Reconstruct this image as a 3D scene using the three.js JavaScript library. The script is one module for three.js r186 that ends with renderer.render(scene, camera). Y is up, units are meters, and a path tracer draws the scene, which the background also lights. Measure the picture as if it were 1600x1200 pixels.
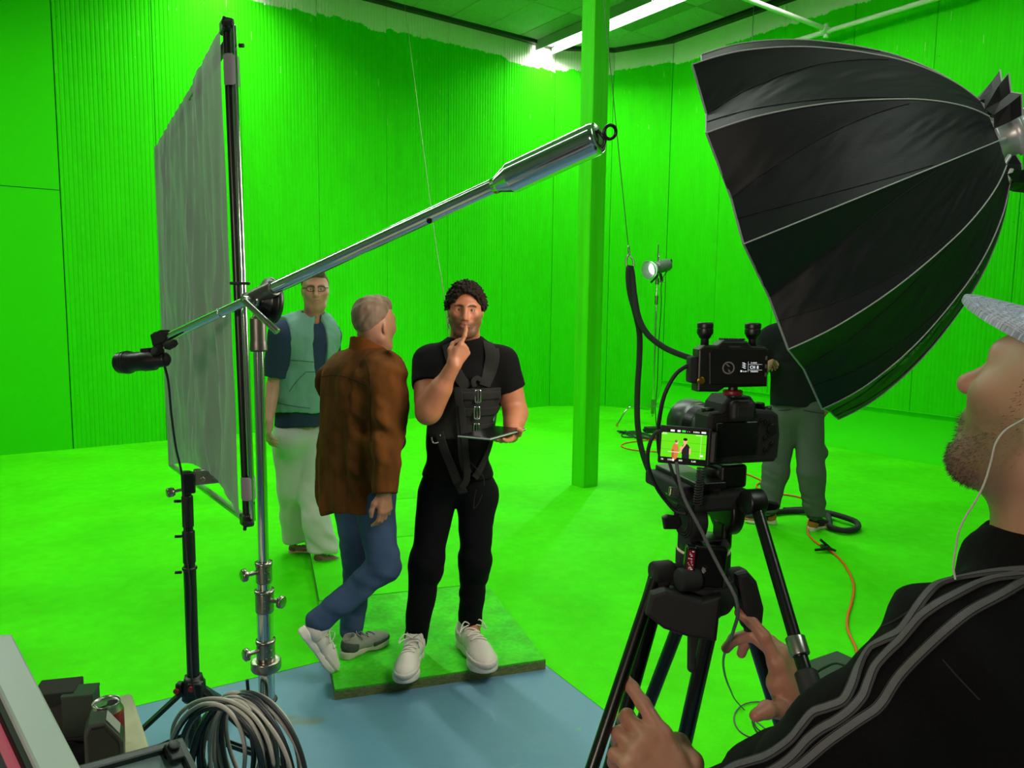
import * as THREE from 'three';
import { mergeGeometries, mergeVertices, toCreasedNormals } from 'three/addons/utils/BufferGeometryUtils.js';
import { RoundedBoxGeometry } from 'three/addons/geometries/RoundedBoxGeometry.js';
import { RectAreaLightUniformsLib } from 'three/addons/lights/RectAreaLightUniformsLib.js';

// ---------- camera, light level ----------
const scene = new THREE.Scene();
scene.background = new THREE.Color(0x050505);
const EYE = 1.72;
const camera = new THREE.PerspectiveCamera(2 * Math.atan(600 / 1185) * 180 / Math.PI, 4 / 3, 0.05, 60);
camera.position.set(0, EYE, 0);
camera.rotation.set(-6.35 * Math.PI / 180, 0, 0.77 * Math.PI / 180);
const renderer = new THREE.WebGLRenderer({ antialias: true });
renderer.toneMapping = THREE.LinearToneMapping;
renderer.toneMappingExposure = 1.32;
renderer.shadowMap.enabled = true;
RectAreaLightUniformsLib.init();
const TUBE_LIGHT = 30;      // radiance of the ceiling strips
const SOFTBOX_LIGHT = 8.5;    // radiance of the softbox front
const PANEL_LIGHT = 42;     // radiance of the panel lamp behind the photographer
const BACK_LAMP = 14;       // candela of the small lamp by the far wall

// ---------- helpers ----------
const V = (a, b, c) => Array.isArray(a) ? new THREE.Vector3(...a) : a.isVector3 ? a.clone() : new THREE.Vector3(a, b, c);
let seedState = 7;
const rnd = () => { seedState = (seedState * 1664525 + 1013904223) >>> 0; return seedState / 4294967296; };
const rr = (a, b) => a + (b - a) * rnd();
const clamp = (x, a = 0, b = 1) => Math.min(b, Math.max(a, x));
const mix = (a, b, t) => a + (b - a) * t;
const sstep = (a, b, x) => { const t = clamp((x - a) / (b - a)); return t * t * (3 - 2 * t); };
const hash3 = (x, y, z) => { let h = (x * 374761393 + y * 668265263 + z * 2147483647) | 0; h = Math.imul(h ^ (h >>> 13), 1274126177); h ^= h >>> 16; return (h >>> 0) / 4294967296; };
function vnoise(x, y, z) {   // value noise, -1..1
  const X = Math.floor(x), Y = Math.floor(y), Z = Math.floor(z); let a = x - X, b = y - Y, c = z - Z;
  a = a * a * (3 - 2 * a); b = b * b * (3 - 2 * b); c = c * c * (3 - 2 * c);
  const l = (i, j, k) => hash3(X + i, Y + j, Z + k);
  const e = mix(mix(l(0, 0, 0), l(1, 0, 0), a), mix(l(0, 1, 0), l(1, 1, 0), a), b), f = mix(mix(l(0, 0, 1), l(1, 0, 1), a), mix(l(0, 1, 1), l(1, 1, 1), a), b);
  return mix(e, f, c) * 2 - 1;
}
const fbm = (x, y, z, n = 3) => { let s = 0, a = 0.5; for (let i = 0; i < n; i++) { s += a * vnoise(x, y, z); x *= 2.03; y *= 2.03; z *= 2.03; a *= 0.5; } return s; };
function worley(x, y, z) {
  const X = Math.floor(x), Y = Math.floor(y), Z = Math.floor(z); let m = 9;
  for (let i = -1; i < 2; i++) for (let j = -1; j < 2; j++) for (let k = -1; k < 2; k++) {
    const a = X + i, b = Y + j, c = Z + k, dx = a + hash3(a, b, c) - x, dy = b + hash3(a + 17, b, c) - y, dz = c + hash3(a, b + 31, c) - z;
    m = Math.min(m, dx * dx + dy * dy + dz * dz);
  }
  return Math.sqrt(m);
}

const taken = {};
const numbered = (n) => { const k = taken[n] = (taken[n] ?? -1) + 1; return k ? n + '_' + String(k).padStart(3, '0') : n; };
function worldOf(o) { const w = new THREE.Vector3(); for (let p = o; p && p !== scene; p = p.parent) w.add(p.position); return w; }
// a thing: a Group standing at its base; its parts are given in room coordinates and moved under it
function thing(name, label, category, base = [0, 0, 0], group) {
  const o = new THREE.Group(); o.name = numbered(name); o.position.set(...base); scene.add(o);
  o.userData = { label, category }; if (group) o.userData.group = group;
  return o;
}
function structure(name) { const o = new THREE.Group(); o.name = name; o.userData.kind = 'structure'; scene.add(o); return o; }
function part(parent, name, geometry, material, label) {
  const gs = Array.isArray(geometry) ? joined(geometry) : geometry;
  const w = worldOf(parent); if (w.lengthSq() > 0) gs.translate(-w.x, -w.y, -w.z);
  const m = new THREE.Mesh(gs, material); m.name = name; m.castShadow = m.receiveShadow = true;
  if (label) m.userData.label = label;
  parent.add(m); return m;
}
function single(name, label, category, geometry, material, group) {   // a thing that is one mesh
  const gs = Array.isArray(geometry) ? joined(geometry) : geometry;
  gs.computeBoundingBox(); const b = gs.boundingBox, c = [(b.min.x + b.max.x) / 2, b.min.y, (b.min.z + b.max.z) / 2];
  gs.translate(-c[0], -c[1], -c[2]);
  const m = new THREE.Mesh(gs, material); m.name = numbered(name); m.position.set(...c); m.castShadow = m.receiveShadow = true;
  m.userData = { label, category }; if (group) m.userData.group = group;
  scene.add(m); return m;
}
function joined(list) {
  const keep = list.map((g) => { const h = g.index ? g.toNonIndexed() : g; for (const k of Object.keys(h.attributes)) if (!['position', 'normal', 'uv'].includes(k)) h.deleteAttribute(k);
    if (!h.attributes.uv) h.setAttribute('uv', new THREE.Float32BufferAttribute(new Float32Array(h.attributes.position.count * 2), 2)); return h; });
  return keep.length === 1 ? keep[0] : mergeGeometries(keep);
}
// geometry makers in room coordinates
const quatTo = (dir, from = V(0, 1, 0)) => new THREE.Quaternion().setFromUnitVectors(from, dir.clone().normalize());
function turned(a, b, profile, seg = 24) {    // lathe around the axis a->b; profile = [[distance from a in metres, radius], ...]
  const A = V(a), B = V(b), d = B.clone().sub(A);
  const g = new THREE.LatheGeometry(profile.map(([t, r]) => new THREE.Vector2(Math.max(r, 0.00001), t)), seg);
  g.applyQuaternion(quatTo(d)); g.translate(A.x, A.y, A.z); return g;
}
function rod(a, b, r, r2 = r, seg = 20, bev = Math.min(r, r2) * 0.15) {
  const L = V(a).distanceTo(V(b));
  return turned(a, b, [[0, 0], [0, r - bev], [bev, r], [L - bev, r2], [L, r2 - bev], [L, 0]], seg);
}
function ring(c, axis, R, r, seg = 32, tube = 10) { const g = new THREE.TorusGeometry(R, r, tube, seg); g.applyQuaternion(quatTo(V(axis), V(0, 0, 1))); const C = V(c); g.translate(C.x, C.y, C.z); return g; }
function cable(points, r, seg = 80, closed = false, radial = 8) { return new THREE.TubeGeometry(new THREE.CatmullRomCurve3(points.map((p) => V(p)), closed, 'centripetal'), seg, r, radial, closed); }
function poly(points, r) { const gs = []; for (let i = 0; i + 1 < points.length; i++) gs.push(rod(points[i], points[i + 1], r)); return joined(gs); }
// a frame: origin + three axes
function frameM(o, x, y, z) { return new THREE.Matrix4().makeBasis(V(x), V(y), V(z)).setPosition(V(o)); }
function boxAt(M, cx, cy, cz, w, h, d, r = 0.004, seg = 2) { const g = r > 0 ? new RoundedBoxGeometry(w, h, d, seg, Math.min(r, w / 2.01, h / 2.01, d / 2.01)) : new THREE.BoxGeometry(w, h, d); g.translate(cx, cy, cz); if (M) g.applyMatrix4(M); return g; }
function basis(o, forward, up = [0, 1, 0]) {   // z = forward, y ~ up
  const z = V(forward).normalize(), x = V(up).cross(z).normalize(), y = z.clone().cross(x); return new THREE.Matrix4().makeBasis(x, y, z).setPosition(V(o));
}
const tp = (M, x, y, z) => V(x, y, z).applyMatrix4(M).toArray();
function extruded(pts, depth, bevel = 0.002, M, holes = []) {   // outline in xy of frame M, thickness along z (centred)
  const s = new THREE.Shape(pts.map((p) => new THREE.Vector2(...p)));
  for (const h of holes) s.holes.push(new THREE.Path(h.map((p) => new THREE.Vector2(...p))));
  const g = new THREE.ExtrudeGeometry(s, { depth: depth - 2 * bevel, bevelEnabled: bevel > 0, bevelThickness: bevel, bevelSize: bevel, bevelOffset: -bevel, bevelSegments: 2, curveSegments: 12 });
  g.translate(0, 0, -depth / 2 + bevel); if (M) g.applyMatrix4(M); return g;
}
function ribbon(path, width, thick, normals) {   // a flat strap along a path of points; normals = outward direction per point
  const P = new THREE.CatmullRomCurve3(path.map((p) => V(p)), false, 'centripetal'), N = path.length, K = (N - 1) * 8, pos = [], uv = [], idx = [], RIB = [[-1, 0], [-0.9, 0.75], [-0.5, 1], [0.5, 1], [0.9, 0.75], [1, 0]], R6 = 6, len = P.getLength();
  for (let i = 0; i <= K; i++) {
    const t = i / K, p = P.getPoint(t), tan = P.getTangent(t), f = t * (N - 1), j = Math.min(N - 2, Math.floor(f));
    const n = V(normals[j]).lerp(V(normals[j + 1]), f - j).normalize(), s = tan.clone().cross(n).normalize(), n2 = s.clone().cross(tan).normalize();
    const w = (typeof width === 'function' ? width(t) : width) / 2;
    for (const [a, b] of RIB) { uv.push((a + 1) / 2, t * len * 100); const q = p.clone().addScaledVector(s, a * w).addScaledVector(n2, b * thick); pos.push(q.x, q.y, q.z); }
    if (i < K) for (let e = 0; e < R6; e++) { const a = i * R6 + e, b = i * R6 + (e + 1) % R6; idx.push(a, a + R6, b, b, a + R6, b + R6); }
  }
  const l = K * R6; for (let e = 1; e + 1 < R6; e++) idx.push(0, e, e + 1, l, l + e + 1, l + e);
  const g = new THREE.BufferGeometry(); g.setAttribute('position', new THREE.Float32BufferAttribute(pos, 3)); g.setAttribute('uv', new THREE.Float32BufferAttribute(uv, 2)); g.setIndex(idx);
  return toCreasedNormals(g, 0.7);
}
const subdivide = (pts, n) => new THREE.CatmullRomCurve3(pts.map((p) => V(p)), false, 'centripetal').getPoints(n).map((p) => p.toArray());

// ---------- textures and materials ----------
function canvasTex(w, h, draw, srgb = true, repeat) {
  const c = document.createElement('canvas'); c.width = w; c.height = h; draw(c.getContext('2d'), w, h);
  const t = new THREE.CanvasTexture(c); if (srgb) t.colorSpace = THREE.SRGBColorSpace; t.magFilter = THREE.LinearFilter;
  if (repeat) { t.wrapS = t.wrapT = THREE.RepeatWrapping; t.repeat.set(...repeat); } return t;
}
function dataTex(n, fn, srgb, repeat = [1, 1]) {   // fn(u, v) -> [r, g, b] 0..255 ; tiles
  const d = new Uint8Array(n * n * 4);
  for (let j = 0; j < n; j++) for (let i = 0; i < n; i++) { const c = fn(i / n, j / n); d.set([c[0], c[1], c[2], 255], (j * n + i) * 4); }
  const t = new THREE.DataTexture(d, n, n); t.wrapS = t.wrapT = THREE.RepeatWrapping; t.repeat.set(...repeat); t.magFilter = THREE.LinearFilter; t.minFilter = THREE.LinearMipmapLinearFilter; t.generateMipmaps = true;
  if (srgb) t.colorSpace = THREE.SRGBColorSpace; t.needsUpdate = true; return t;
}
const tileNoise = (u, v, f, seed = 0) => { // periodic value noise
  const x = u * f, y = v * f, X = Math.floor(x), Y = Math.floor(y); let a = x - X, b = y - Y; a = a * a * (3 - 2 * a); b = b * b * (3 - 2 * b);
  const l = (i, j) => hash3((X + i) % f, (Y + j) % f, seed); return mix(mix(l(0, 0), l(1, 0), a), mix(l(0, 1), l(1, 1), a), b); };
const grey = (x) => [x, x, x];
const WEAVE = dataTex(128, (u, v) => grey(128 + 60 * Math.sin(u * Math.PI * 2 * 24) * Math.sin(v * Math.PI * 2 * 24) + 60 * (tileNoise(u, v, 32, 3) - 0.5)), false, [12, 12]);
const GRAIN = dataTex(256, (u, v) => grey(255 * (0.5 * tileNoise(u, v, 128, 1) + 0.3 * tileNoise(u, v, 32, 2) + 0.2 * tileNoise(u, v, 8, 4))), false, [4, 4]);
const GRAINFINE = GRAIN.clone(); GRAINFINE.repeat.set(20, 20);
const std = (color, rough = 0.6, o = {}) => new THREE.MeshStandardMaterial({ color, roughness: rough, ...o });
const cloth = (color, o = {}) => new THREE.MeshPhysicalMaterial({ color, roughness: 0.95, specularIntensity: 0.35, bumpMap: WEAVE, bumpScale: 0.0006, sheen: 0.12, sheenRoughness: 0.6, sheenColor: new THREE.Color(color).lerp(new THREE.Color(0x808080), 0.2), ...o });
const M = {
  blackPlastic: std(0x060607, 0.42), blackRough: std(0x08080a, 0.7, { bumpMap: GRAINFINE, bumpScale: 0.0003 }), blackSatin: std(0x08090a, 0.3), blackRubber: std(0x17181a, 0.62),
  chrome: std(0xd8d8da, 0.13, { metalness: 1 }), steel: std(0xa9a8a4, 0.3, { metalness: 1 }), nickel: std(0x9a958c, 0.28, { metalness: 1 }), castMetal: std(0x6d6a64, 0.42, { metalness: 0.9 }), darkMetal: std(0x3a3b3c, 0.35, { metalness: 0.9 }),
  silverPaint: std(0xb9bbbd, 0.35, { metalness: 0.5 }), whitePaint: std(0xdadbd6, 0.5), greyPlastic: std(0x4b4d50, 0.5), red: std(0xa31420, 0.35), brass: std(0xb88a3a, 0.25, { metalness: 1 }),
};
// ---------- the room: s runs along the left wall, n away from it into the room, h up ----------
const U = V(0.812, 0, -0.584).normalize(), Nn = V(0.584, 0, 0.812).normalize(), UP = V(0, 1, 0), ORIGIN = V(-2.687, 0, -9.894);
const W = (s, n, h = 0) => ORIGIN.clone().addScaledVector(U, s).addScaledVector(Nn, n).setY(h).toArray();
const CEIL = 5.61, PAINT_TOP = 5.27, RIGHT = 5.24, PANEL = 0.966;
const green = (v) => `rgb(${Math.round(48 * v)},${Math.round(204 * v)},${Math.round(6 * v)})`;

// painted, ribbed wall panels; the roller stopped short of the ceiling and left a ragged edge
function panelPaint(seed) {
  return canvasTex(256, 1536, (c, w, h) => {
    seedState = 100 + seed; c.fillStyle = '#e2ded2'; c.fillRect(0, 0, w, h);
    let y = h * (1 - PAINT_TOP / CEIL) + rr(-5, 5);
    for (let x = 0; x < w; x++) { y += rr(-1.6, 1.6); if (rnd() < 0.04) y += rr(-6, 6); y = clamp(y, 84, 106); c.fillStyle = green(1); c.fillRect(x, y + (rnd() < 0.05 ? -rr(2, 8) : 0), 1, h); }
    for (let k = 0; k < 900; k++) { c.globalAlpha = rr(0.01, 0.04); c.fillStyle = green(rnd() < 0.5 ? 0.86 : 1.1); const a = rr(6, 40), b = rr(30, 200); c.fillRect(rr(-10, w), rr(106, h), a, b); }
    c.globalAlpha = 1;
    for (let k = 0; k < 7; k++) { c.fillStyle = 'rgba(205,214,190,0.55)'; const x = rr(0, w), yy = rr(100, 420); c.fillRect(x, yy, rr(1, 2.2), rr(3, 26)); }
    for (let k = 0; k < 5; k++) { c.fillStyle = 'rgba(20,70,8,0.6)'; c.fillRect(rr(0, w), rr(200, h - 60), 2, 2.5); }
  });
}
const panelMats = [0, 1, 2, 3].map((k) => new THREE.MeshPhysicalMaterial({ map: panelPaint(k), roughness: 0.75, specularIntensity: 0.12, bumpMap: GRAIN, bumpScale: 0.0004 }));
function ribbedPanel(width, height, ribs = 21, deep = 1) {   // local x along the wall, y up, z into the room
  const prof = [[0.002, -0.02], [0.003, 0.001], [0.009, 0.004]], p = (width - 0.018) / ribs;
  for (let k = 0; k < ribs; k++) { const x = 0.009 + k * p; prof.push([x + p * 0.3, 0.004], [x + p * 0.46, 0.004 - 0.005 * deep], [x + p * 0.62, 0.004 - 0.005 * deep], [x + p * 0.8, 0.004]); }
  prof.push([width - 0.009, 0.004], [width - 0.003, 0.001], [width - 0.002, -0.02]);
  const pos = [], uv = [], idx = [];
  prof.forEach(([x, z]) => { pos.push(x, 0, z, x, height, z); uv.push(x / width, 0, x / width, 1); });
  for (let i = 0; i + 1 < prof.length; i++) { const a = 2 * i; idx.push(a, a + 2, a + 1, a + 1, a + 2, a + 3); }
  const g = new THREE.BufferGeometry(); g.setAttribute('position', new THREE.Float32BufferAttribute(pos, 3)); g.setAttribute('uv', new THREE.Float32BufferAttribute(uv, 2)); g.setIndex(idx);
  return toCreasedNormals(g, 0.1);
}
const PANEL_GEO = ribbedPanel(PANEL, CEIL), PANEL_SHALLOW = ribbedPanel(PANEL, CEIL, 21, 0.35);
function placePanel(wall, a, b, k, geo = PANEL_GEO) {   // from room point a to b
  const A = V(W(...a)), x = V(W(...b)).sub(A).normalize(), z = x.clone().cross(UP);
  const m = new THREE.Mesh(geo, panelMats[k % 4]); m.name = 'panel'; m.applyMatrix4(new THREE.Matrix4().makeBasis(x, UP, z).setPosition(A)); m.castShadow = m.receiveShadow = true; wall.add(m);
}
function slab(parent, name, s0, s1, n0, n1, h0, h1, mat) {
  const g = new THREE.BoxGeometry(s1 - s0, h1 - h0, n1 - n0), C = W((s0 + s1) / 2, (n0 + n1) / 2, (h0 + h1) / 2);
  g.applyMatrix4(new THREE.Matrix4().makeBasis(U, UP, Nn).setPosition(V(C))); return part(parent, name, g, mat);
}
const backing = std(0x2c6a1a, 0.9), greyWall = std(0x8c8a86, 0.9), plainGreen = new THREE.MeshPhysicalMaterial({ color: new THREE.Color(green(1)), roughness: 0.75, specularIntensity: 0.12, bumpMap: GRAIN, bumpScale: 0.0005 });
const wallLeft = structure('wall_left');
slab(wallLeft, 'backing', -9.2, 4.3, -0.2, -0.022, 0, CEIL + 0.2, backing);
for (let k = 0; k < 7; k++) placePanel(wallLeft, [-2.70 + k * PANEL, 0], [-2.70 + (k + 1) * PANEL, 0], k * 3 + 1);
// smooth boards beyond the first ribbed panel, one above the other
slab(wallLeft, 'board', -6.4, -2.708, -0.02, 0.014, 0, 2.816, plainGreen); slab(wallLeft, 'board', -6.4, -2.708, -0.02, 0.012, 2.824, CEIL, plainGreen);
slab(wallLeft, 'board', -9.2, -6.41, -0.02, 0.012, 0, CEIL, greyWall);
const wallCorner = structure('wall_corner');
placePanel(wallCorner, [4.062, 0], [4.85, 0.48], 2, ribbedPanel(0.923, CEIL, 20, 0.5)); placePanel(wallCorner, [4.85, 0.48], [RIGHT, 1.35], 0, ribbedPanel(0.953, CEIL, 20, 0.5));
slab(wallCorner, 'backing', 4.1, 5.5, -0.25, -0.03, 0, CEIL + 0.2, backing); slab(wallCorner, 'backing', 5.3, 5.5, -0.25, 1.5, 0, CEIL + 0.2, backing);
const wallRight = structure('wall_right');
for (let k = 0; k < 9; k++) placePanel(wallRight, [RIGHT, 1.355 + k * PANEL], [RIGHT, 1.355 + (k + 1) * PANEL], k + 3, PANEL_SHALLOW);
slab(wallRight, 'backing', RIGHT + 0.022, RIGHT + 0.2, 1.3, 13.7, 0, CEIL + 0.2, backing);
slab(wallRight, 'board', RIGHT - 0.01, RIGHT + 0.02, 10.06, 13.5, 0, CEIL, greyWall);
const wallBack = structure('wall_back'); slab(wallBack, 'backing', -9.2, 5.5, 13.5, 13.7, 0, CEIL + 0.2, greyWall);
const wallSide = structure('wall_side'); slab(wallSide, 'backing', -9.4, -9.2, -0.2, 13.7, 0, CEIL + 0.2, greyWall);

// the cove that rounds the foot of the right wall, in bent sheets
const coveRight = structure('trim_1');
for (const [n0, n1] of [[1.36, 3.79], [3.797, 6.2], [6.207, 8.6], [8.607, 10.05]]) {
  const pts = []; for (let i = 0; i <= 14; i++) { const a = i / 14 * Math.PI / 2; pts.push([0.40 - 0.40 * Math.sin(a), 0.487 - 0.487 * Math.cos(a)]); }
  const outline = pts.map(([d, h]) => [RIGHT - 0.006 - d, h + 0.003]).concat([[RIGHT, 0.492], [RIGHT, 0]]);
  const g = extruded(outline.map(([s, h]) => [s, h]), n1 - n0, 0, null);
  const M4 = new THREE.Matrix4().makeBasis(U, UP, Nn).setPosition(V(W(0, (n0 + n1) / 2)));
  g.applyMatrix4(M4); part(coveRight, 'cove_sheet', toCreasedNormals(g, 0.5), plainGreen);
  slab(coveRight, 'cove_lip', RIGHT - 0.022, RIGHT, n0, n1, 0.486, 0.496, plainGreen);
}

// ---------- floor: blue-grey concrete, the stage part painted green ----------
const floor = structure('floor');
const blueTex = canvasTex(1024, 1024, (c, w, h) => {     // 8 m x 8 m around the working end
  seedState = 5; c.fillStyle = '#568199'; c.fillRect(0, 0, w, h);
  for (let k = 0; k < 2600; k++) { c.globalAlpha = rr(0.02, 0.07); c.fillStyle = rnd() < 0.5 ? '#40677d' : '#7a9cac'; c.beginPath(); c.ellipse(rr(0, w), rr(0, h), rr(2, 26), rr(1, 9), rr(0, 3), 0, 7); c.fill(); }
  c.globalAlpha = 0.3; c.lineWidth = 0.7; for (let k = 0; k < 130; k++) { c.strokeStyle = rnd() < 0.5 ? '#a9bcc4' : '#3f5d6e'; const x = rr(0, w), y = rr(0, h); c.beginPath(); c.moveTo(x, y); c.lineTo(x + rr(-30, 30), y + rr(-14, 14)); c.stroke(); }
  c.globalAlpha = 0.85; c.fillStyle = '#46b424'; for (let k = 0; k < 60; k++) { c.fillRect(rr(0, w), rr(0, h), rr(0.5, 1.6), rr(0.5, 1.6)); }
  const at = (x, z) => [(x + 4) / 8 * w, (z + 6) / 8 * h];
  for (let k = 0; k < 70; k++) { c.globalAlpha = 0.10; c.fillStyle = '#6a5a3e'; const [x, y] = at(-0.92 + rr(-0.14, 0.16), -2.93 + rr(-0.03, 0.03)); c.beginPath(); c.ellipse(x, y, rr(2, 7), rr(0.8, 2), -0.45, 0, 7); c.fill(); }
});
const blue = new THREE.MeshStandardMaterial({ map: blueTex, roughness: 0.5, bumpMap: GRAINFINE, bumpScale: 0.0003 });
const greenTile = dataTex(512, (u, v) => { const k = 0.93 + 0.09 * tileNoise(u, v, 6, 8) + 0.05 * tileNoise(u, v, 40, 9) + 0.03 * tileNoise(u, v, 200, 2); return [62 * k + 6 * tileNoise(u, v, 9, 12), 206 * k, 4 * k]; }, true, [0.45, 0.45]);
const greenFloor = new THREE.MeshPhysicalMaterial({ map: greenTile, roughness: 0.7, specularIntensity: 0.15, bumpMap: GRAINFINE, bumpScale: 0.0003 });
function floorSheet(pts, h0, h1, uvf) {   // pts = [x, z] in room metres
  const s = new THREE.Shape(pts.map(([x, z]) => new THREE.Vector2(x, -z)));
  const g = new THREE.ExtrudeGeometry(s, { depth: h1 - h0, bevelEnabled: false }); g.rotateX(-Math.PI / 2); g.translate(0, h0, 0);
  const p = g.attributes.position, uv = g.attributes.uv; for (let i = 0; i < p.count; i++) uv.setXY(i, ...uvf(p.getX(i), p.getZ(i))); return g;
}
const wxz = (s, n) => { const p = W(s, n); return [p[0], p[2]]; };
part(floor, 'concrete', floorSheet([wxz(-9.4, -0.2), wxz(5.5, -0.2), wxz(5.5, 13.7), wxz(-9.4, 13.7)], -0.2, 0, (x, z) => [(x + 4) / 8, 1 - (z + 6) / 8]), blue);
part(floor, 'green_paint', floorSheet([wxz(-9.2, 0), wxz(5.3, 0), wxz(5.3, 13.5), [4.4, 3.74], [-0.12, -3.93], [-1.082, -3.307], [-1.557, -3.019], [-6.4, -0.09], wxz(-9.2, 6)].map(([x, z]) => [x, z]), 0, 0.002, (x, z) => [x, z]), greenFloor);

// the row of green boards laid on it
const boardTop = dataTex(512, (u, v) => { const k = 0.80 + 0.18 * tileNoise(u, v, 11, 5) + 0.12 * tileNoise(u, v, 60, 6) + 0.05 * tileNoise(u, v, 220, 2); return [58 * k + 10 * tileNoise(u, v, 23, 15), 196 * k, 26 * k]; }, true, [1, 1]);
const boardFar = new THREE.MeshPhysicalMaterial({ map: greenTile, roughness: 0.7, specularIntensity: 0.2 }), boardNear = new THREE.MeshPhysicalMaterial({ map: boardTop, roughness: 0.65, specularIntensity: 0.35, bumpMap: GRAIN, bumpScale: 0.0006 });
const edgeTex = canvasTex(1024, 64, (c, w, h) => { seedState = 31; c.fillStyle = '#5d6a3c'; c.fillRect(0, 0, w, h); for (let k = 0; k < 1500; k++) { c.globalAlpha = rr(0.1, 0.5); c.fillStyle = ['#3a4426', '#8a8a68', '#4a7a2c', '#2c3020'][Math.floor(rnd() * 4)]; c.fillRect(rr(0, w), rr(0, h), rr(2, 30), rr(1, 5)); }
  c.globalAlpha = 1; for (let x = 0; x < w; x += 3) { c.fillStyle = '#3f9a24'; c.fillRect(x, 0, 3, rr(2, 16)); } });
const boardEdge = new THREE.MeshStandardMaterial({ map: edgeTex, roughness: 0.8 });
const B0 = V([-0.742, 0.05, -3.085]).setY(0), E1 = V(0.95, 0, -0.313).normalize(), E2 = V(-0.313, 0, -0.95).normalize();
for (let k = 0; k < 8; k++) {
  const o = new THREE.Group(); o.name = numbered('floor_board'); const w = 0.965, d = 0.996, t = 0.05;
  const c = B0.clone().addScaledVector(E1, w / 2 + (k ? 0.008 * Math.sin(k * 2.3) : 0)).addScaledVector(E2, k * 1.005 + d / 2); o.position.copy(c); scene.add(o);
  o.userData = { label: ['worn green plywood board under the white sneakers of the man with the tablet', 'second green floor board, directly behind the worn board the man with the tablet stands on', 'third green floor board counted back from the blue floor', 'fourth green floor board counted back from the blue floor', 'fifth green floor board counted back from the blue floor', 'sixth green floor board counted back from the blue floor', 'seventh green floor board counted back from the blue floor', 'farthest green floor board of the row, nearest the left wall'][k], category: 'floor board', group: 'green boards laid in a row across the floor' };
  const mtx = new THREE.Matrix4().makeBasis(E1, UP, E2.clone().negate()).setPosition(c.clone().setY(t / 2));
  const body = new THREE.BoxGeometry(w, t - 0.004, d).applyMatrix4(mtx); body.translate(0, -0.002, 0);
  part(o, 'core', body, boardEdge);
  const top = new RoundedBoxGeometry(w, 0.006, d, 2, 0.0025); const p = top.attributes.position, uv = top.attributes.uv; for (let i = 0; i < p.count; i++) uv.setXY(i, p.getX(i), p.getZ(i));
  top.translate(0, t / 2 - 0.003, 0); top.applyMatrix4(mtx); part(o, 'painted_top', top, k ? boardFar : boardNear);
}

// ---------- ceiling: lay-in tiles in a grid, dark edge angle along the walls ----------
const ceiling = structure('ceiling');
slab(ceiling, 'deck', -9.4, 5.5, -0.25, 13.7, CEIL + 0.03, CEIL + 0.25, std(0x303234, 0.9));
const tileTex = dataTex(256, (u, v) => { const k = tileNoise(u, v, 128, 3) > 0.8 ? 140 : 170 + 12 * tileNoise(u, v, 24, 3); return [k, k, k * 0.98]; }, true, [1, 1]);
const tileMat = new THREE.MeshStandardMaterial({ map: tileTex, roughness: 0.95 }), tileMat2 = tileMat.clone(); tileMat2.color.set(0xd8d8d6);
const tileGeo = new RoundedBoxGeometry(0.592, 0.02, 1.192, 1, 0.004); { const p = tileGeo.attributes.position, uv = tileGeo.attributes.uv; for (let i = 0; i < p.count; i++) uv.setXY(i, p.getX(i) / 0.6, p.getZ(i) / 0.6); }
for (let i = -5; i < 9; i++) for (let j = 0; j < 6; j++) {
  const s = 0.3 + i * 0.6 + 0.3, n = 0.02 + j * 1.2 + 0.6; if (s > 5.25 || (s > 4.4 && n < 0.8 * (s - 4.2))) continue;
  const m = new THREE.Mesh(tileGeo, (i * 7 + j * 3) % 5 ? tileMat : tileMat2); m.name = 'tile'; m.applyMatrix4(new THREE.Matrix4().makeBasis(U, UP, Nn).setPosition(V(W(s, n, CEIL + 0.012 + 0.004 * hash3(i, j, 3))))); m.receiveShadow = m.castShadow = true; ceiling.add(m);
}
slab(ceiling, 'lay_in_field', -9.3, -2.7, -0.1, 13.6, CEIL + 0.01, CEIL + 0.028, tileMat); slab(ceiling, 'lay_in_field', -2.7, 5.4, 7.23, 13.6, CEIL + 0.01, CEIL + 0.028, tileMat);
const angleMat = std(0x2e3133, 0.6), trim2 = structure('trim_2');
const angleAt = (a, b) => { const A = V(W(...a, CEIL - 0.02)), B = V(W(...b, CEIL - 0.02)), x = B.clone().sub(A), L = x.length(); x.normalize(); const z = x.clone().cross(UP); const g = new THREE.BoxGeometry(L, 0.05, 0.09); g.applyMatrix4(new THREE.Matrix4().makeBasis(x, UP, z).setPosition(A.clone().addScaledVector(x, L / 2).addScaledVector(z, 0.05))); part(trim2, 'edge_angle', g, angleMat); };
angleAt([-6.4, 0.01], [4.062, 0.01]); angleAt([4.062, 0.01], [4.85, 0.48]); angleAt([4.85, 0.48], [RIGHT, 1.35]); angleAt([RIGHT, 1.35], [RIGHT, 10]);

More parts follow.
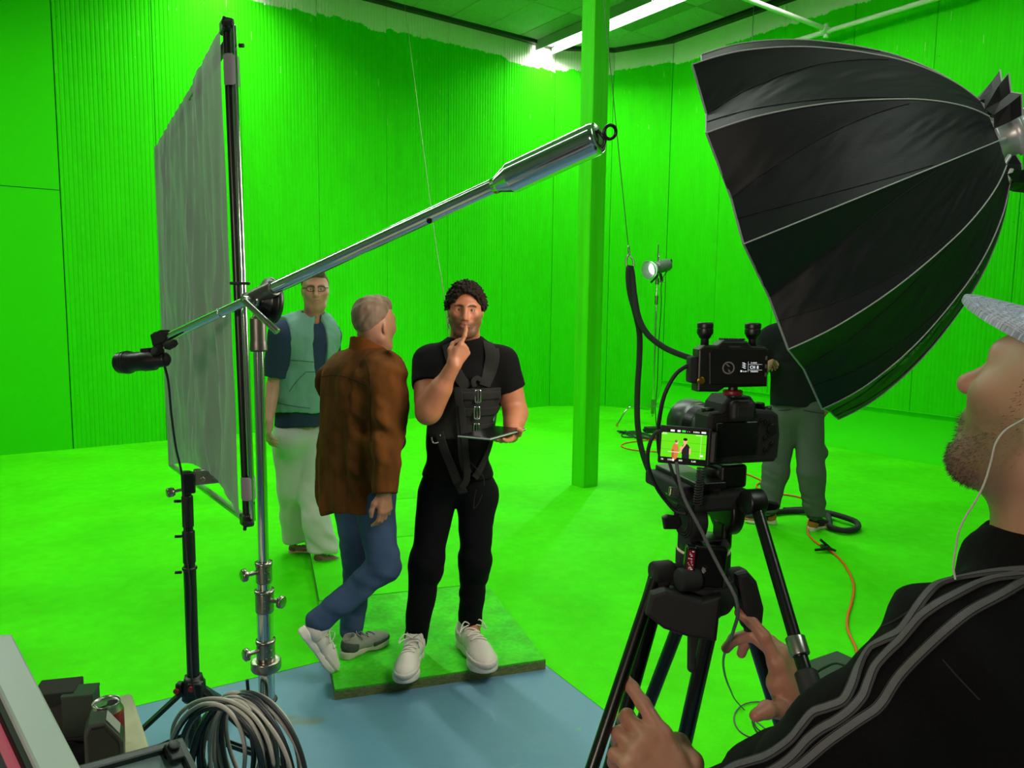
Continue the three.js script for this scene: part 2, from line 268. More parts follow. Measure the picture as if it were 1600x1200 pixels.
// ---------- fluorescent strips, recessed lamp face between two side skirts ----------
const lampFace = new THREE.MeshStandardMaterial({ color: 0xffffff, emissive: 0xf4fff2, emissiveIntensity: 2.2, roughness: 0.6 }), housing = std(0xcfd2cc, 0.5), skirtMat = std(0x9a9d98, 0.6);
const SKIRT = 0.14, LEN = 2.4;
let strips = 0;
function strip(s, n0, label, level = 1) {
  const t = thing('ceiling_light', label, 'ceiling light', W(s, n0 + LEN / 2, CEIL), (strips++, 'fluorescent strips on the ceiling'));
  const X = (w, h, d, ds, dh) => { const g = new RoundedBoxGeometry(w, h, d, 1, 0.003); g.applyMatrix4(new THREE.Matrix4().makeBasis(U, UP, Nn).setPosition(V(W(s + ds, n0 + LEN / 2, CEIL + dh)))); return g; };
  part(t, 'housing', [X(0.30, 0.02, LEN, 0, -0.012)], housing);
  part(t, 'skirt', X(0.012, SKIRT, LEN, -0.156, -0.02 - SKIRT / 2 + 0.018), skirtMat); part(t, 'skirt', X(0.012, SKIRT, LEN, 0.156, -0.02 - SKIRT / 2 + 0.018), skirtMat);
  part(t, 'end_cap', [X(0.324, SKIRT, 0.012, 0, -0.02 - SKIRT / 2 + 0.018).translate(...Nn.clone().multiplyScalar(LEN / 2).toArray())], skirtMat);
  part(t, 'diffuser', X(0.26, 0.012, LEN - 0.04, 0, -0.028), lampFace);
  const l = new THREE.RectAreaLight(0xf6fff4, TUBE_LIGHT * level, 0.26, LEN - 0.04);
  l.applyMatrix4(new THREE.Matrix4().makeBasis(U, UP.clone().cross(U), UP).setPosition(V(W(s, n0 + LEN / 2, CEIL - 0.036)))); scene.add(l);
}
for (const s of [3.78, -1.05, -5.6]) for (let k = 0; k < 3; k++) strip(s, 0.06 + k * 2.42, s === 3.78 && k === 0 ? 'lit fluorescent strip on the tiled ceiling beside the green column' : `${['first', 'second', 'third'][k]} fluorescent strip from the left wall, ${s === 3.78 ? 'in the row beside the green column' : s > -2 ? 'in the row behind the grey fabric panel' : 'in the row above the smooth boards'}`, [1.25, s < -5 ? 0.9 : 1.2, s < -5 ? 0.15 : 0.55][k]);

for (const s of [-1.05]) strip(s, 10.3, `fluorescent strip over the working end of the room, ${s > -2 ? 'right' : 'left'} of the photographer`, 1.1);

// the painted steel column
{
  const t = thing('support_column', 'square green painted column with bare white top, standing free in the room', 'column', W(1.03, 4.356, 0));
  const col = (h0, h1, e) => { const g = new RoundedBoxGeometry(0.176 + e, h1 - h0, 0.176 + e, 2, 0.008); g.applyMatrix4(new THREE.Matrix4().makeBasis(U, UP, Nn).setPosition(V(W(1.03, 4.356, (h0 + h1) / 2)))); return g; };
  part(t, 'shaft', col(0, 4.38, 0), new THREE.MeshPhysicalMaterial({ map: greenTile, roughness: 0.6, specularIntensity: 0.3, bumpMap: GRAIN, bumpScale: 0.0008 }));
  part(t, 'bare_top', col(4.38, CEIL - 0.01, -0.004), std(0xd3d0c4, 0.6), 'unpainted white top');
}
// pipes under the ceiling by the right wall
{
  const pipe = std(0xd9d7cc, 0.45);
  const a = thing('pipe', 'long pale pipe running along the top of the right wall above the softbox', 'pipe', W(RIGHT - 0.16, 5, 5));
  part(a, 'tube', rod(W(RIGHT - 0.17, 2.2, 5), W(RIGHT - 0.17, 9.5, 5), 0.03, 0.03, 16), pipe);
  for (const n of [2.9, 5.4, 7.9]) part(a, 'hanger', [ring(W(RIGHT - 0.17, n, 5), Nn.toArray(), 0.036, 0.007), rod(W(RIGHT - 0.17, n, 5.03), W(RIGHT - 0.17, n, CEIL), 0.006)], M.steel);
  const b = thing('pipe', 'pale pipe crossing under the ceiling to meet the pipe along the right wall', 'pipe', W(3, 3.98, 5));
  part(b, 'tube', rod(W(-0.5, 3.98, 5.03), W(RIGHT - 0.17, 3.98, 5.03), 0.028, 0.028, 16), pipe);
  part(b, 'fitting', [rod(W(RIGHT - 0.25, 3.98, 5.02), W(RIGHT - 0.1, 3.98, 5.02), 0.042), rod(W(RIGHT - 0.17, 3.98, 4.93), W(RIGHT - 0.17, 3.98, 5.09), 0.03)], M.whitePaint);
  part(b, 'hanger', rod(W(1.9, 3.98, 5.03), W(1.9, 3.98, CEIL), 0.006), M.steel);
}
// ---------- bodies and cloth as distance fields, meshed with surface nets ----------
const len3 = (x, y, z) => Math.sqrt(x * x + y * y + z * z);
function cap(a, b, ra, rb = ra) {   // tapered capsule
  const [ax, ay, az] = a, dx = b[0] - ax, dy = b[1] - ay, dz = b[2] - az, L = dx * dx + dy * dy + dz * dz || 1e-9;
  return (x, y, z) => { const px = x - ax, py = y - ay, pz = z - az, h = clamp((px * dx + py * dy + pz * dz) / L); return len3(px - dx * h, py - dy * h, pz - dz * h) - (ra + (rb - ra) * h); };
}
const ball = (c, r) => (x, y, z) => len3(x - c[0], y - c[1], z - c[2]) - r;
function ell(c, r) { const m = Math.min(...r); return (x, y, z) => { const a = (x - c[0]) / r[0], b = (y - c[1]) / r[1], d = (z - c[2]) / r[2], k = len3(a, b, d), g = len3(a / r[0], b / r[1], d / r[2]); return g < 1e-6 ? -m : k * (k - 1) / g; }; }
function boxS(c, h, r = 0.01) { return (x, y, z) => { const a = Math.abs(x - c[0]) - h[0] + r, b = Math.abs(y - c[1]) - h[1] + r, d = Math.abs(z - c[2]) - h[2] + r; return len3(Math.max(a, 0), Math.max(b, 0), Math.max(d, 0)) + Math.min(Math.max(a, b, d), 0) - r; }; }
const smin = (a, b, k) => { const h = Math.max(k - Math.abs(a - b), 0) / k; return Math.min(a, b) - h * h * k * 0.25; };
const blend = (k, ...f) => (x, y, z) => { let d = f[0](x, y, z); for (let i = 1; i < f.length; i++) d = smin(d, f[i](x, y, z), k); return d; };
const carve = (k, f, ...g) => (x, y, z) => { let d = f(x, y, z); for (const q of g) d = -smin(-d, q(x, y, z), k); return d; };
const both = (f, g) => (x, y, z) => Math.max(f(x, y, z), g(x, y, z));
const grow = (f, e) => (x, y, z) => f(x, y, z) - e;
const half = (p, n) => { const l = len3(...n), a = n[0] / l, b = n[1] / l, c = n[2] / l, d = a * p[0] + b * p[1] + c * p[2]; return (x, y, z) => a * x + b * y + c * z - d; };   // keeps the side opposite n
function local(f, Mx) { const e = Mx.clone().invert().elements, s = 1 / Math.cbrt(Math.abs(Mx.clone().invert().determinant())); return (x, y, z) => s * f(e[0] * x + e[4] * y + e[8] * z + e[12], e[1] * x + e[5] * y + e[9] * z + e[13], e[2] * x + e[6] * y + e[10] * z + e[14]); }
const flatten = (f, c, dir, k) => {   // squeeze f along dir about c (k < 1 = thinner)
  const l = len3(...dir), d = dir.map((v) => v / l); return (x, y, z) => { const t = ((x - c[0]) * d[0] + (y - c[1]) * d[1] + (z - c[2]) * d[2]) * (1 / k - 1); return f(x + d[0] * t, y + d[1] * t, z + d[2] * t) * Math.max(k, 0.6); }; };

function net(f, lo, hi, cell, color) {
  const n = [0, 1, 2].map((i) => Math.ceil((hi[i] - lo[i]) / cell) + 1), [nx, ny, nz] = n, val = new Float32Array(nx * ny * nz).fill(NaN), B = 4, ids = new Int32Array(nx * ny * nz).fill(-1);
  const at = (i, j, k) => (k * ny + j) * nx + i, rad = B * cell * 0.5 * 1.75 + cell, live = [];
  for (let K = 0; K < nz - 1; K += B) for (let J = 0; J < ny - 1; J += B) for (let I = 0; I < nx - 1; I += B) {
    if (Math.abs(f(lo[0] + (I + B / 2) * cell, lo[1] + (J + B / 2) * cell, lo[2] + (K + B / 2) * cell)) > rad * 1.35 + 0.012) continue;
    live.push(I, J, K);
    for (let k = K; k <= Math.min(K + B, nz - 1); k++) for (let j = J; j <= Math.min(J + B, ny - 1); j++) for (let i = I; i <= Math.min(I + B, nx - 1); i++) { const q = at(i, j, k); if (val[q] !== val[q]) val[q] = f(lo[0] + i * cell, lo[1] + j * cell, lo[2] + k * cell); }
  }
  const pos = [], idx = [], E = [[0, 1], [0, 2], [0, 4], [1, 3], [1, 5], [2, 3], [2, 6], [3, 7], [4, 5], [4, 6], [5, 7], [6, 7]];
  for (let b = 0; b < live.length; b += 3) for (let k = live[b + 2]; k < Math.min(live[b + 2] + B, nz - 1); k++) for (let j = live[b + 1]; j < Math.min(live[b + 1] + B, ny - 1); j++) for (let i = live[b]; i < Math.min(live[b] + B, nx - 1); i++) {
    const c = []; let neg = 0; for (let q = 0; q < 8; q++) { const v = val[at(i + (q & 1), j + (q >> 1 & 1), k + (q >> 2))]; c.push(v); if (v < 0) neg++; }
    if (neg === 0 || neg === 8) continue;
    let x = 0, y = 0, z = 0, m = 0;
    for (const [a, e] of E) if ((c[a] < 0) !== (c[e] < 0)) { const t = c[a] / (c[a] - c[e]); x += (a & 1) + t * ((e & 1) - (a & 1)); y += (a >> 1 & 1) + t * ((e >> 1 & 1) - (a >> 1 & 1)); z += (a >> 2) + t * ((e >> 2) - (a >> 2)); m++; }
    ids[at(i, j, k)] = pos.length / 3; pos.push(lo[0] + (i + x / m) * cell, lo[1] + (j + y / m) * cell, lo[2] + (k + z / m) * cell);
  }
  const quad = (a, b, c, d, flip) => { if (a < 0 || b < 0 || c < 0 || d < 0) return; if (flip) idx.push(a, c, b, a, d, c); else idx.push(a, b, c, a, c, d); };
  for (let b = 0; b < live.length; b += 3) for (let k = Math.max(1, live[b + 2]); k < Math.min(live[b + 2] + B, nz - 1); k++) for (let j = Math.max(1, live[b + 1]); j < Math.min(live[b + 1] + B, ny - 1); j++) for (let i = Math.max(1, live[b]); i < Math.min(live[b] + B, nx - 1); i++) {
    const s = val[at(i, j, k)] < 0;
    if (s !== val[at(i + 1, j, k)] < 0) quad(ids[at(i, j, k)], ids[at(i, j - 1, k)], ids[at(i, j - 1, k - 1)], ids[at(i, j, k - 1)], s);
    if (s !== val[at(i, j + 1, k)] < 0) quad(ids[at(i, j, k)], ids[at(i, j, k - 1)], ids[at(i - 1, j, k - 1)], ids[at(i - 1, j, k)], s);
    if (s !== val[at(i, j, k + 1)] < 0) quad(ids[at(i, j, k)], ids[at(i - 1, j, k)], ids[at(i - 1, j - 1, k)], ids[at(i, j - 1, k)], s);
  }
  const g = new THREE.BufferGeometry(); g.setAttribute('position', new THREE.Float32BufferAttribute(pos, 3)); g.setIndex(idx); g.computeVertexNormals();
  const N = pos.length / 3, uv = new Float32Array(N * 2), col = new Float32Array(N * 3);
  for (let i = 0; i < N; i++) { const x = pos[3 * i], y = pos[3 * i + 1], z = pos[3 * i + 2]; uv[2 * i] = x + z * 0.8; uv[2 * i + 1] = y + z * 0.25; if (color) col.set(color(x, y, z), 3 * i); }
  g.setAttribute('uv', new THREE.BufferAttribute(uv, 2)); if (color) g.setAttribute('color', new THREE.BufferAttribute(col, 3));
  return g;
}
const lin = (hex) => { const c = new THREE.Color(hex); return [c.r, c.g, c.b]; };
const mixc = (a, b, t) => [mix(a[0], b[0], t), mix(a[1], b[1], t), mix(a[2], b[2], t)];
const span = (pts, pad) => [[0, 1, 2].map((i) => Math.min(...pts.map((p) => p[i])) - pad), [0, 1, 2].map((i) => Math.max(...pts.map((p) => p[i])) + pad)];
const bodyMesh = (list) => { const gs = list.map((g) => { for (const k of Object.keys(g.attributes)) if (!['position', 'normal', 'uv', 'color'].includes(k)) g.deleteAttribute(k); return g; }); return mergeGeometries(gs); };

// a head in its own frame: y up, z out of the face, chin at -0.115, crown at +0.125
function headField(o = {}) {
  const w = o.width ?? 1, jaw = o.jaw ?? 1, nose = o.nose ?? 1, smile = 0;
  let f = blend(0.05, ell([0, 0.034, -0.02], [0.074 * w, 0.09, 0.092]), ell([0, 0.02, 0.02], [0.068 * w, 0.082, 0.072]), ell([0, -0.045, 0.026], [0.056 * w * jaw, 0.068, 0.06]));
  f = blend(0.03, f, cap([-0.03 * w, -0.092, 0.05], [0.03 * w, -0.092, 0.05], 0.021, 0.021), cap([0, -0.1, 0.066], [0, -0.094, 0.066], 0.016), cap([-0.054 * w * jaw, -0.05, -0.012], [-0.03 * w, -0.092, 0.048], 0.02, 0.017), cap([0.054 * w * jaw, -0.05, -0.012], [0.03 * w, -0.092, 0.048], 0.02, 0.017));
  f = blend(0.024, f, ball([-0.046 * w, -0.008, 0.057], 0.022), ball([0.046 * w, -0.008, 0.057], 0.022), cap([-0.04 * w, 0.036, 0.076], [-0.012, 0.031, 0.086], 0.011), cap([0.04 * w, 0.036, 0.076], [0.012, 0.031, 0.086], 0.011));
  f = carve(0.022, f, ball([-0.031 * w, 0.014, 0.1], 0.0165), ball([0.031 * w, 0.014, 0.1], 0.0165));
  f = blend(0.008, f, ell([-0.031 * w, 0.013, 0.0765], [0.0165, 0.0115, 0.0125]), ell([0.031 * w, 0.013, 0.0765], [0.0165, 0.0115, 0.0125]));   // lids round the eyes
  f = blend(0.014, f, cap([0, 0.026, 0.089], [0, -0.02, 0.089 + 0.022 * nose], 0.0082, 0.0098), ball([0, -0.024, 0.093 + 0.018 * nose], 0.0098));
  f = blend(0.007, f, ball([-0.0125, -0.029, 0.096], 0.0085), ball([0.0125, -0.029, 0.096], 0.0085));
  f = carve(0.004, f, ball([-0.007, -0.0365, 0.1], 0.004), ball([0.007, -0.0365, 0.1], 0.004));
  f = blend(0.018, f, ell([0, -0.056, 0.076], [0.03, 0.022, 0.02]));
  f = blend(0.006, f, cap([-0.018, -0.0545, 0.088], [-0.003, -0.0512, 0.0945], 0.0042, 0.0052), cap([0.018, -0.0545, 0.088], [0.003, -0.0512, 0.0945], 0.0042, 0.0052), cap([-0.014, -0.0625, 0.0885], [0.014, -0.0625, 0.0885], 0.0058));
  f = carve(0.004, f, cap([-0.022, -0.0575, 0.089], [0, -0.0575, 0.1005], 0.0016), cap([0.022, -0.0575, 0.089], [0, -0.0575, 0.1005], 0.0016));
  for (const s of [-1, 1]) {   // ears
    const ear = carve(0.004, flatten(ell([s * 0.077 * w, 0.0, -0.012], [0.018, 0.033, 0.02]), [s * 0.077 * w, 0, -0.012], [s, 0, 0.35], 0.5), ell([s * 0.088 * w, 0.004, -0.005], [0.008, 0.019, 0.009]));
    f = blend(0.006, f, ear);
  }
  // eyeballs sit behind almond openings
  f = carve(0.002, f, ell([-0.031 * w, 0.0135, 0.089], [0.0128, 0.0052, 0.012]), ell([0.031 * w, 0.0135, 0.089], [0.0128, 0.0052, 0.012]));
  return f;
}
function eyeParts(Mh, w, iris, parent, look = [0, 0]) {
  for (const s of [-1, 1]) {
    const c = [s * 0.031 * w, 0.0135, 0.0735], g = new THREE.SphereGeometry(0.0122, 24, 18), col = [], p = g.attributes.position;
    for (let i = 0; i < p.count; i++) { const x = p.getX(i) / 0.0122 - look[0], y = p.getY(i) / 0.0122 - look[1], z = p.getZ(i), r = Math.hypot(x, y); col.push(...(z > 0 && r < 0.22 ? [0.004, 0.004, 0.004] : z > 0 && r < 0.52 ? lin(iris) : [0.62, 0.58, 0.55])); }
    g.setAttribute('color', new THREE.Float32BufferAttribute(col, 3)); g.translate(...c); g.applyMatrix4(Mh);
    part(parent, 'eye', g, eyeMat);
  }
}
const eyeMat = new THREE.MeshPhysicalMaterial({ color: 0xffffff, vertexColors: true, roughness: 0.12, clearcoat: 0.5 });
const skinMat = (rough = 0.5) => new THREE.MeshPhysicalMaterial({ color: 0xffffff, vertexColors: true, roughness: rough, sheen: 0.12, sheenRoughness: 0.5, bumpMap: GRAINFINE, bumpScale: 0.00012 });
// skin colour of a head, in head space: lips, brows, stubble
function faceColor(o) {
  const skin = lin(o.skin), lip = lin(o.lip), brow = lin(o.brow), beard = lin(o.beardColor ?? o.brow), w = o.width ?? 1;
  return (x, y, z) => {
    let c = mixc(skin, [skin[0] * 1.06, skin[1] * 0.86, skin[2] * 0.82], clamp(0.5 + fbm(x * 40, y * 40, z * 40) * 0.8) * 0.35);
    const cheek = Math.exp(-(((Math.abs(x) - 0.045) / 0.02) ** 2 + ((y + 0.02) / 0.022) ** 2)); c = mixc(c, [skin[0] * 1.05, skin[1] * 0.74, skin[2] * 0.7], cheek * 0.3 * (z > 0 ? 1 : 0));
    if (o.beard) { const bz = sstep(-0.036, -0.05, y - 0.1 * Math.max(0, Math.abs(x) - 0.03)) * sstep(-0.03, 0.02, z) * (1 - 0.85 * Math.exp(-((y + 0.08) ** 2 + 0 * x) / 0.00004) * 0) , side = sstep(0.03, 0.05, Math.abs(x)) * sstep(0.01, -0.03, y) * sstep(-0.03, 0.0, z); let t = Math.max(bz, side * 0.8) * o.beard; t *= 0.8 + 0.25 * fbm(x * 260, y * 260, z * 260, 2); c = mixc(c, beard, clamp(t)); }
    if (z > 0.06) {
      const ly = y + 0.0575, lw = 0.023 * (1 - Math.abs(ly) / 0.02); if (Math.abs(x) < lw && ly > -0.0125 && ly < 0.0105) c = mixc(c, lip, 0.85);
      const bx = Math.abs(x) / w, by = y - (0.031 + 0.0045 * Math.sin((bx - 0.008) / 0.042 * Math.PI)) ; if (bx > 0.009 && bx < 0.053) { const t = (1 - Math.abs(by) / (0.0062 - 0.05 * Math.max(0, bx - 0.035))) * (0.9 + 0.8 * fbm(x * 300, y * 90, z * 100, 2)); c = mixc(c, brow, clamp(t * 1.6) * (o.browStrength ?? 0.9)); }
    }
    return c;
  };
}
const invM = (Mx) => { const e = Mx.clone().invert().elements; return (x, y, z) => [e[0] * x + e[4] * y + e[8] * z + e[12], e[1] * x + e[5] * y + e[9] * z + e[13], e[2] * x + e[6] * y + e[10] * z + e[14]]; };
const inFrame = (fn, Mx) => { const t = invM(Mx); return (x, y, z) => fn(...t(x, y, z)); };

// a hand: wrist point, direction of the fingers, direction out of the back of the hand; thumb on side (+1 / -1 along x = fingers x back)
function handField(o) {
  const z = V(o.dir).normalize(), y = V(o.back).addScaledVector(z, -V(o.back).dot(z)).normalize(), x = y.clone().cross(z), sc = o.scale ?? 1, ts = o.thumb ?? 1;
  const Mx = new THREE.Matrix4().makeBasis(x, y, z).scale(V(sc, sc, sc)).setPosition(V(o.wrist)), P = (a, b, c) => V(a * ts, b, c).applyMatrix4(Mx).toArray();
  const fs = [], pts = [], baseX = [0.030, 0.0105, -0.009, -0.0275], baseZ = [0.089, 0.093, 0.089, 0.08], L = [[0.043, 0.026, 0.02], [0.047, 0.03, 0.021], [0.043, 0.028, 0.02], [0.034, 0.021, 0.018]], R = [0.0092, 0.0094, 0.009, 0.008];
  const palm = [0, 1, 2, 3].map((i) => cap(P(baseX[i] * 0.62, 0, 0.016), P(baseX[i], 0.001, baseZ[i]), 0.0145 * sc, 0.0118 * sc));
  fs.push(blend(0.014 * sc, ...palm, cap(P(0.014, -0.009, 0.025), P(0.03, -0.01, 0.062), 0.017 * sc, 0.013 * sc), cap(P(-0.02, -0.008, 0.03), P(-0.02, -0.006, 0.06), 0.014 * sc)));
  const fingers = [];
  for (let i = 0; i < 4; i++) {
    const cu = Array.isArray(o.curl[i]) ? o.curl[i] : [o.curl[i], o.curl[i] * 1.15, o.curl[i] * 0.8], spread = (o.spread ?? [0.1, 0.02, -0.06, -0.15])[i];
    let a = 0, p = [baseX[i], 0.001, baseZ[i]]; const chain = [p];
    for (let k = 0; k < 3; k++) { a += cu[k]; p = [p[0] + Math.sin(spread) * L[i][k], p[1] - Math.sin(a) * L[i][k] * Math.cos(spread), p[2] + Math.cos(a) * L[i][k] * Math.cos(spread)]; chain.push(p); }
    const w = chain.map((q) => P(...q)); pts.push(...w); fingers.push(w);
    fs.push(blend(0.005 * sc, cap(w[0], w[1], (R[i] + 0.0012) * sc, R[i] * sc), cap(w[1], w[2], (R[i] + 0.0004) * sc, R[i] * 0.92 * sc), cap(w[2], w[3], R[i] * 0.92 * sc, R[i] * 0.8 * sc)));
  }
  const th = (o.thumbPts ?? [[0.024, -0.008, 0.02], [0.052, -0.016, 0.05], [0.06, -0.024, 0.082], [0.058, -0.03, 0.108]]).map((q) => P(...q)); pts.push(...th); fingers.push(th);
  fs.push(blend(0.008 * sc, cap(th[0], th[1], 0.0165 * sc, 0.0125 * sc), cap(th[1], th[2], 0.0122 * sc, 0.0108 * sc), cap(th[2], th[3], 0.0108 * sc, 0.0088 * sc)));
  pts.push(P(0, 0, 0), P(0.04, 0, 0.05), P(-0.04, 0, 0.05));
  return { f: blend(0.009 * sc, ...fs), pts, P, fingers, Mx };
}
const limbs = (k, ...list) => blend(k, ...list.map((l) => cap(...l)));
// ---------- left side: diffusion frame on a black stand, chrome boom stand, coils, table ----------
const lerpP = (a, b, t) => [0, 1, 2].map((i) => mix(a[i], b[i], t));
const addP = (a, b, k = 1) => [0, 1, 2].map((i) => a[i] + b[i] * k);
const subP = (a, b) => [0, 1, 2].map((i) => a[i] - b[i]);
{
  const NT = [-0.758, 2.405, -2.06], NB = [-0.738, 1.098, -2.06], FT = [-1.466, 2.315, -3.2], FB = [-1.459, 0.992, -3.2];
  const t = thing('diffusion_frame', 'tall grey fabric panel stretched on a square metal frame, seen almost edge on', 'diffusion panel', [(NB[0] + FB[0]) / 2, NB[1], (NB[2] + FB[2]) / 2]);
  const nx = 64, ny = 140, pos = [], uv = [], idx = [];
  const across = V(FT).sub(V(NT)).normalize(), normal = across.clone().cross(UP).normalize(); if (normal.z < 0) normal.negate();
  for (let j = 0; j <= ny; j++) for (let i = 0; i <= nx; i++) {
    const a = i / nx, b = j / ny, p = V(lerpP(lerpP(NT, FT, a), lerpP(NB, FB, a), b));
    p.y += 0.085 * Math.sin(Math.pow(a, 0.75) * Math.PI) * Math.max(0, b * 4 - 3) ** 2 - 0.008 * Math.sin(a * Math.PI) * Math.max(0, 1 - b * 5);     // pulled hems
    const edge = Math.min(1, 6 * Math.min(a, 1 - a, b * 2, (1 - b) * 2));
    const fold = 0.022 * fbm(a * 9 + b * 1.5, b * 1.6, 3.1, 3) + 0.014 * vnoise(a * 30 - b * 4, b * 2.2, 7.7) + 0.006 * vnoise(a * 70 - b * 8, b * 3, 2.2) + 0.006 * Math.sin((a * 7 + b * 10) * 2.2) * Math.exp(-(((b - 0.45 - a * 0.3) / 0.16) ** 2)) + 0.02 * Math.sin(a * 17 - b * 6) * sstep(0.45, 1, b) * (1 - a);
    p.addScaledVector(normal, fold * (0.25 + 0.75 * edge) + 0.014);
    pos.push(p.x, p.y, p.z); uv.push(a * 1.3, b * 1.35);
    if (i < nx && j < ny) { const q = j * (nx + 1) + i; idx.push(q, q + 1, q + nx + 1, q + 1, q + nx + 2, q + nx + 1); }
  }
  const g = new THREE.BufferGeometry(); g.setAttribute('position', new THREE.Float32BufferAttribute(pos, 3)); g.setAttribute('uv', new THREE.Float32BufferAttribute(uv, 2)); g.setIndex(idx); g.computeVertexNormals();
  part(t, 'fabric', g, new THREE.MeshPhysicalMaterial({ color: 0x86868a, roughness: 0.6, transmission: 0.34, thickness: 0, side: THREE.DoubleSide, bumpMap: WEAVE, bumpScale: 0.0004, sheen: 0.3, sheenRoughness: 0.4 }));
  const out = [0.02, 0, 0.012], NT2 = addP([-0.75, 2.411, -2.05], [0, 0, 0]), NB2 = addP([-0.731, 1.103, -2.05], [0, 0, 0]);
  part(t, 'near_pole', rod(NT2, NB2, 0.0105), M.darkMetal); part(t, 'near_pole', rod(addP(NT2, out), addP(NB2, out), 0.0085), M.chrome);
  part(t, 'far_pole', rod(FT, FB, 0.012), M.steel); part(t, 'top_pole', rod(lerpP(NT2, NB2, 0.03), lerpP(FT, FB, 0.02), 0.011), M.darkMetal); part(t, 'bottom_pole', rod(NB2, FB, 0.011), M.steel);
  for (const [c, s] of [[NT2, 1], [NB2, -1]]) {
    part(t, 'corner_clamp', [boxAt(basis(c, across.toArray()), 0, 0, 0, 0.03, 0.034, 0.05, 0.006), rod(addP(c, [0.0, 0.0, 0.03]), addP(c, [0.03, -0.002, 0.035]), 0.006), rod(addP(c, across.toArray(), 0.012), addP(addP(c, across.toArray(), 0.03), [0, s * 0.035, 0]), 0.005), rod(addP(c, [0.035, -0.05 * s, 0.012]), addP(c, [0.048, -0.05 * s, 0.014]), 0.0055)], M.blackPlastic);
  }
  const sleeve = (a, b) => { const A = lerpP(NT2, NB2, a), B = lerpP(NT2, NB2, b); const gs = turned(addP(A, out, 0.5), addP(B, out, 0.5), [[0, 0.017], [0.004, 0.0195], [V(A).distanceTo(V(B)) - 0.004, 0.0195], [V(A).distanceTo(V(B)), 0.017]], 20); return gs; };
  const strap = cloth(0x8f8c93);
  part(t, 'sleeve', sleeve(0.055, 0.115), strap, 'pale fabric sleeve wrapped round the poles'); part(t, 'sleeve', sleeve(0.905, 0.955), strap, 'pale fabric sleeve wrapped round the poles');
  part(t, 'pin', [rod(addP(lerpP(NT2, NB2, 0.503), [-0.012, 0, 0.02]), addP(lerpP(NT2, NB2, 0.503), [0.042, 0, 0.024]), 0.004)], M.blackPlastic);
}
const standTop = [-1.091, 1.062, -2.5], standX = standTop[0], standZ = standTop[2];
{
  const hAt = (p) => p[1], Y = (h) => [standX, h, standZ], h0 = hAt([-1.091, 1.062, -2.5]), h1 = [-1.095, 0.958, -2.5][1], h2 = [-1.094, 0.857, -2.5][1], h3 = [-1.092, 0.783, -2.5][1], hb = [-1.086, 0.381, -2.5][1];
  const t = thing('light_stand', 'black three-legged light stand with red release button, holding up the grey fabric panel', 'light stand', [standX, 0, standZ]);
  part(t, 'pole', [rod(Y(h0 + 0.03), Y(h1), 0.013), rod(Y(h1), Y(h2), 0.0155), rod(Y(h2), Y(h3), 0.018), rod(Y(h3 + 0.01), Y(0.16), 0.0205, 0.0205, 24)], M.blackSatin);
  for (const [a, b, r] of [[h0 - 0.012, h1 - 0.02, 0.0185], [h1 - 0.03, h2 - 0.045, 0.0205], [h2 - 0.055, h3 + 0.005, 0.0245]]) { part(t, 'collar', rod(Y(a), Y(b), r, r, 24, 0.004), M.blackPlastic); part(t, 'lever', [rod([standX - r, a - 0.02, standZ + 0.005], [standX - r - 0.02, a - 0.018, standZ + 0.015], 0.005)], M.blackPlastic); }
  part(t, 'hub', [turned(Y(hb - 0.06), Y(hb + 0.03), [[0, 0], [0, 0.034], [0.012, 0.042], [0.06, 0.042], [0.072, 0.034], [0.09, 0.03], [0.09, 0]], 8), boxAt(frameM(Y(hb), [1, 0, 0], [0, 1, 0], [0, 0, 1]), 0.02, -0.005, 0.03, 0.05, 0.05, 0.03, 0.006), boxAt(frameM(Y(hb), [1, 0, 0], [0, 1, 0], [0, 0, 1]), -0.04, -0.01, 0.02, 0.022, 0.05, 0.03, 0.008)], M.blackPlastic);
  part(t, 'release_button', rod([standX + 0.012, hb + 0.004, standZ + 0.044], [standX + 0.012, hb + 0.004, standZ + 0.052], 0.010), M.red, 'red button'); part(t, 'release_button', [rod([standX - 0.045, hb - 0.01, standZ + 0.034], [standX - 0.045, hb - 0.01, standZ + 0.04], 0.010)], M.red, 'red button');
  for (const a of [2.55, 0.25, 4.6]) {   // leg azimuths
    const dx = Math.cos(a), dz = Math.sin(a), top = [standX + dx * 0.036, hb - 0.02, standZ + dz * 0.036], foot = [standX + dx * 0.50, 0.02, standZ + dz * 0.50], low = [standX + dx * 0.02, 0.2, standZ + dz * 0.02], mid = lerpP(top, foot, 0.62);
    const leg = part(t, 'leg', [boxAt(basis(lerpP(top, foot, 0.5), subP(foot, top)), 0, 0, 0, 0.026, 0.013, V(top).distanceTo(V(foot)), 0.004)], M.blackSatin);
    part(leg, 'brace', [boxAt(basis(lerpP(low, mid, 0.5), subP(mid, low)), 0.009, 0, 0, 0.006, 0.016, V(low).distanceTo(V(mid)), 0.002), boxAt(basis(lerpP(low, mid, 0.5), subP(mid, low)), -0.009, 0, 0, 0.006, 0.016, V(low).distanceTo(V(mid)), 0.002)], M.blackSatin);
    part(leg, 'rubber_foot', turned([foot[0], 0.002, foot[2]], [foot[0], 0.05, foot[2]], [[0, 0], [0, 0.016], [0.02, 0.02], [0.034, 0.014], [0.034, 0]], 16), M.blackRubber);
  }
  part(t, 'lower_hub', rod(Y(0.15), Y(0.23), 0.027), M.blackPlastic);
  // grip head that clamps the bottom pole of the frame
  const c = [-1.073, 1.106, -2.5], Mx = frameM(c, [0.86, 0, -0.5], [0, 1, 0], [0.5, 0, 0.86]);
  const gh = part(t, 'grip_head', [boxAt(Mx, -0.012, -0.012, 0, 0.042, 0.07, 0.04, 0.006), rod([standX, h0 + 0.02, standZ], [standX, h0 + 0.07, standZ], 0.016)], M.blackSatin);
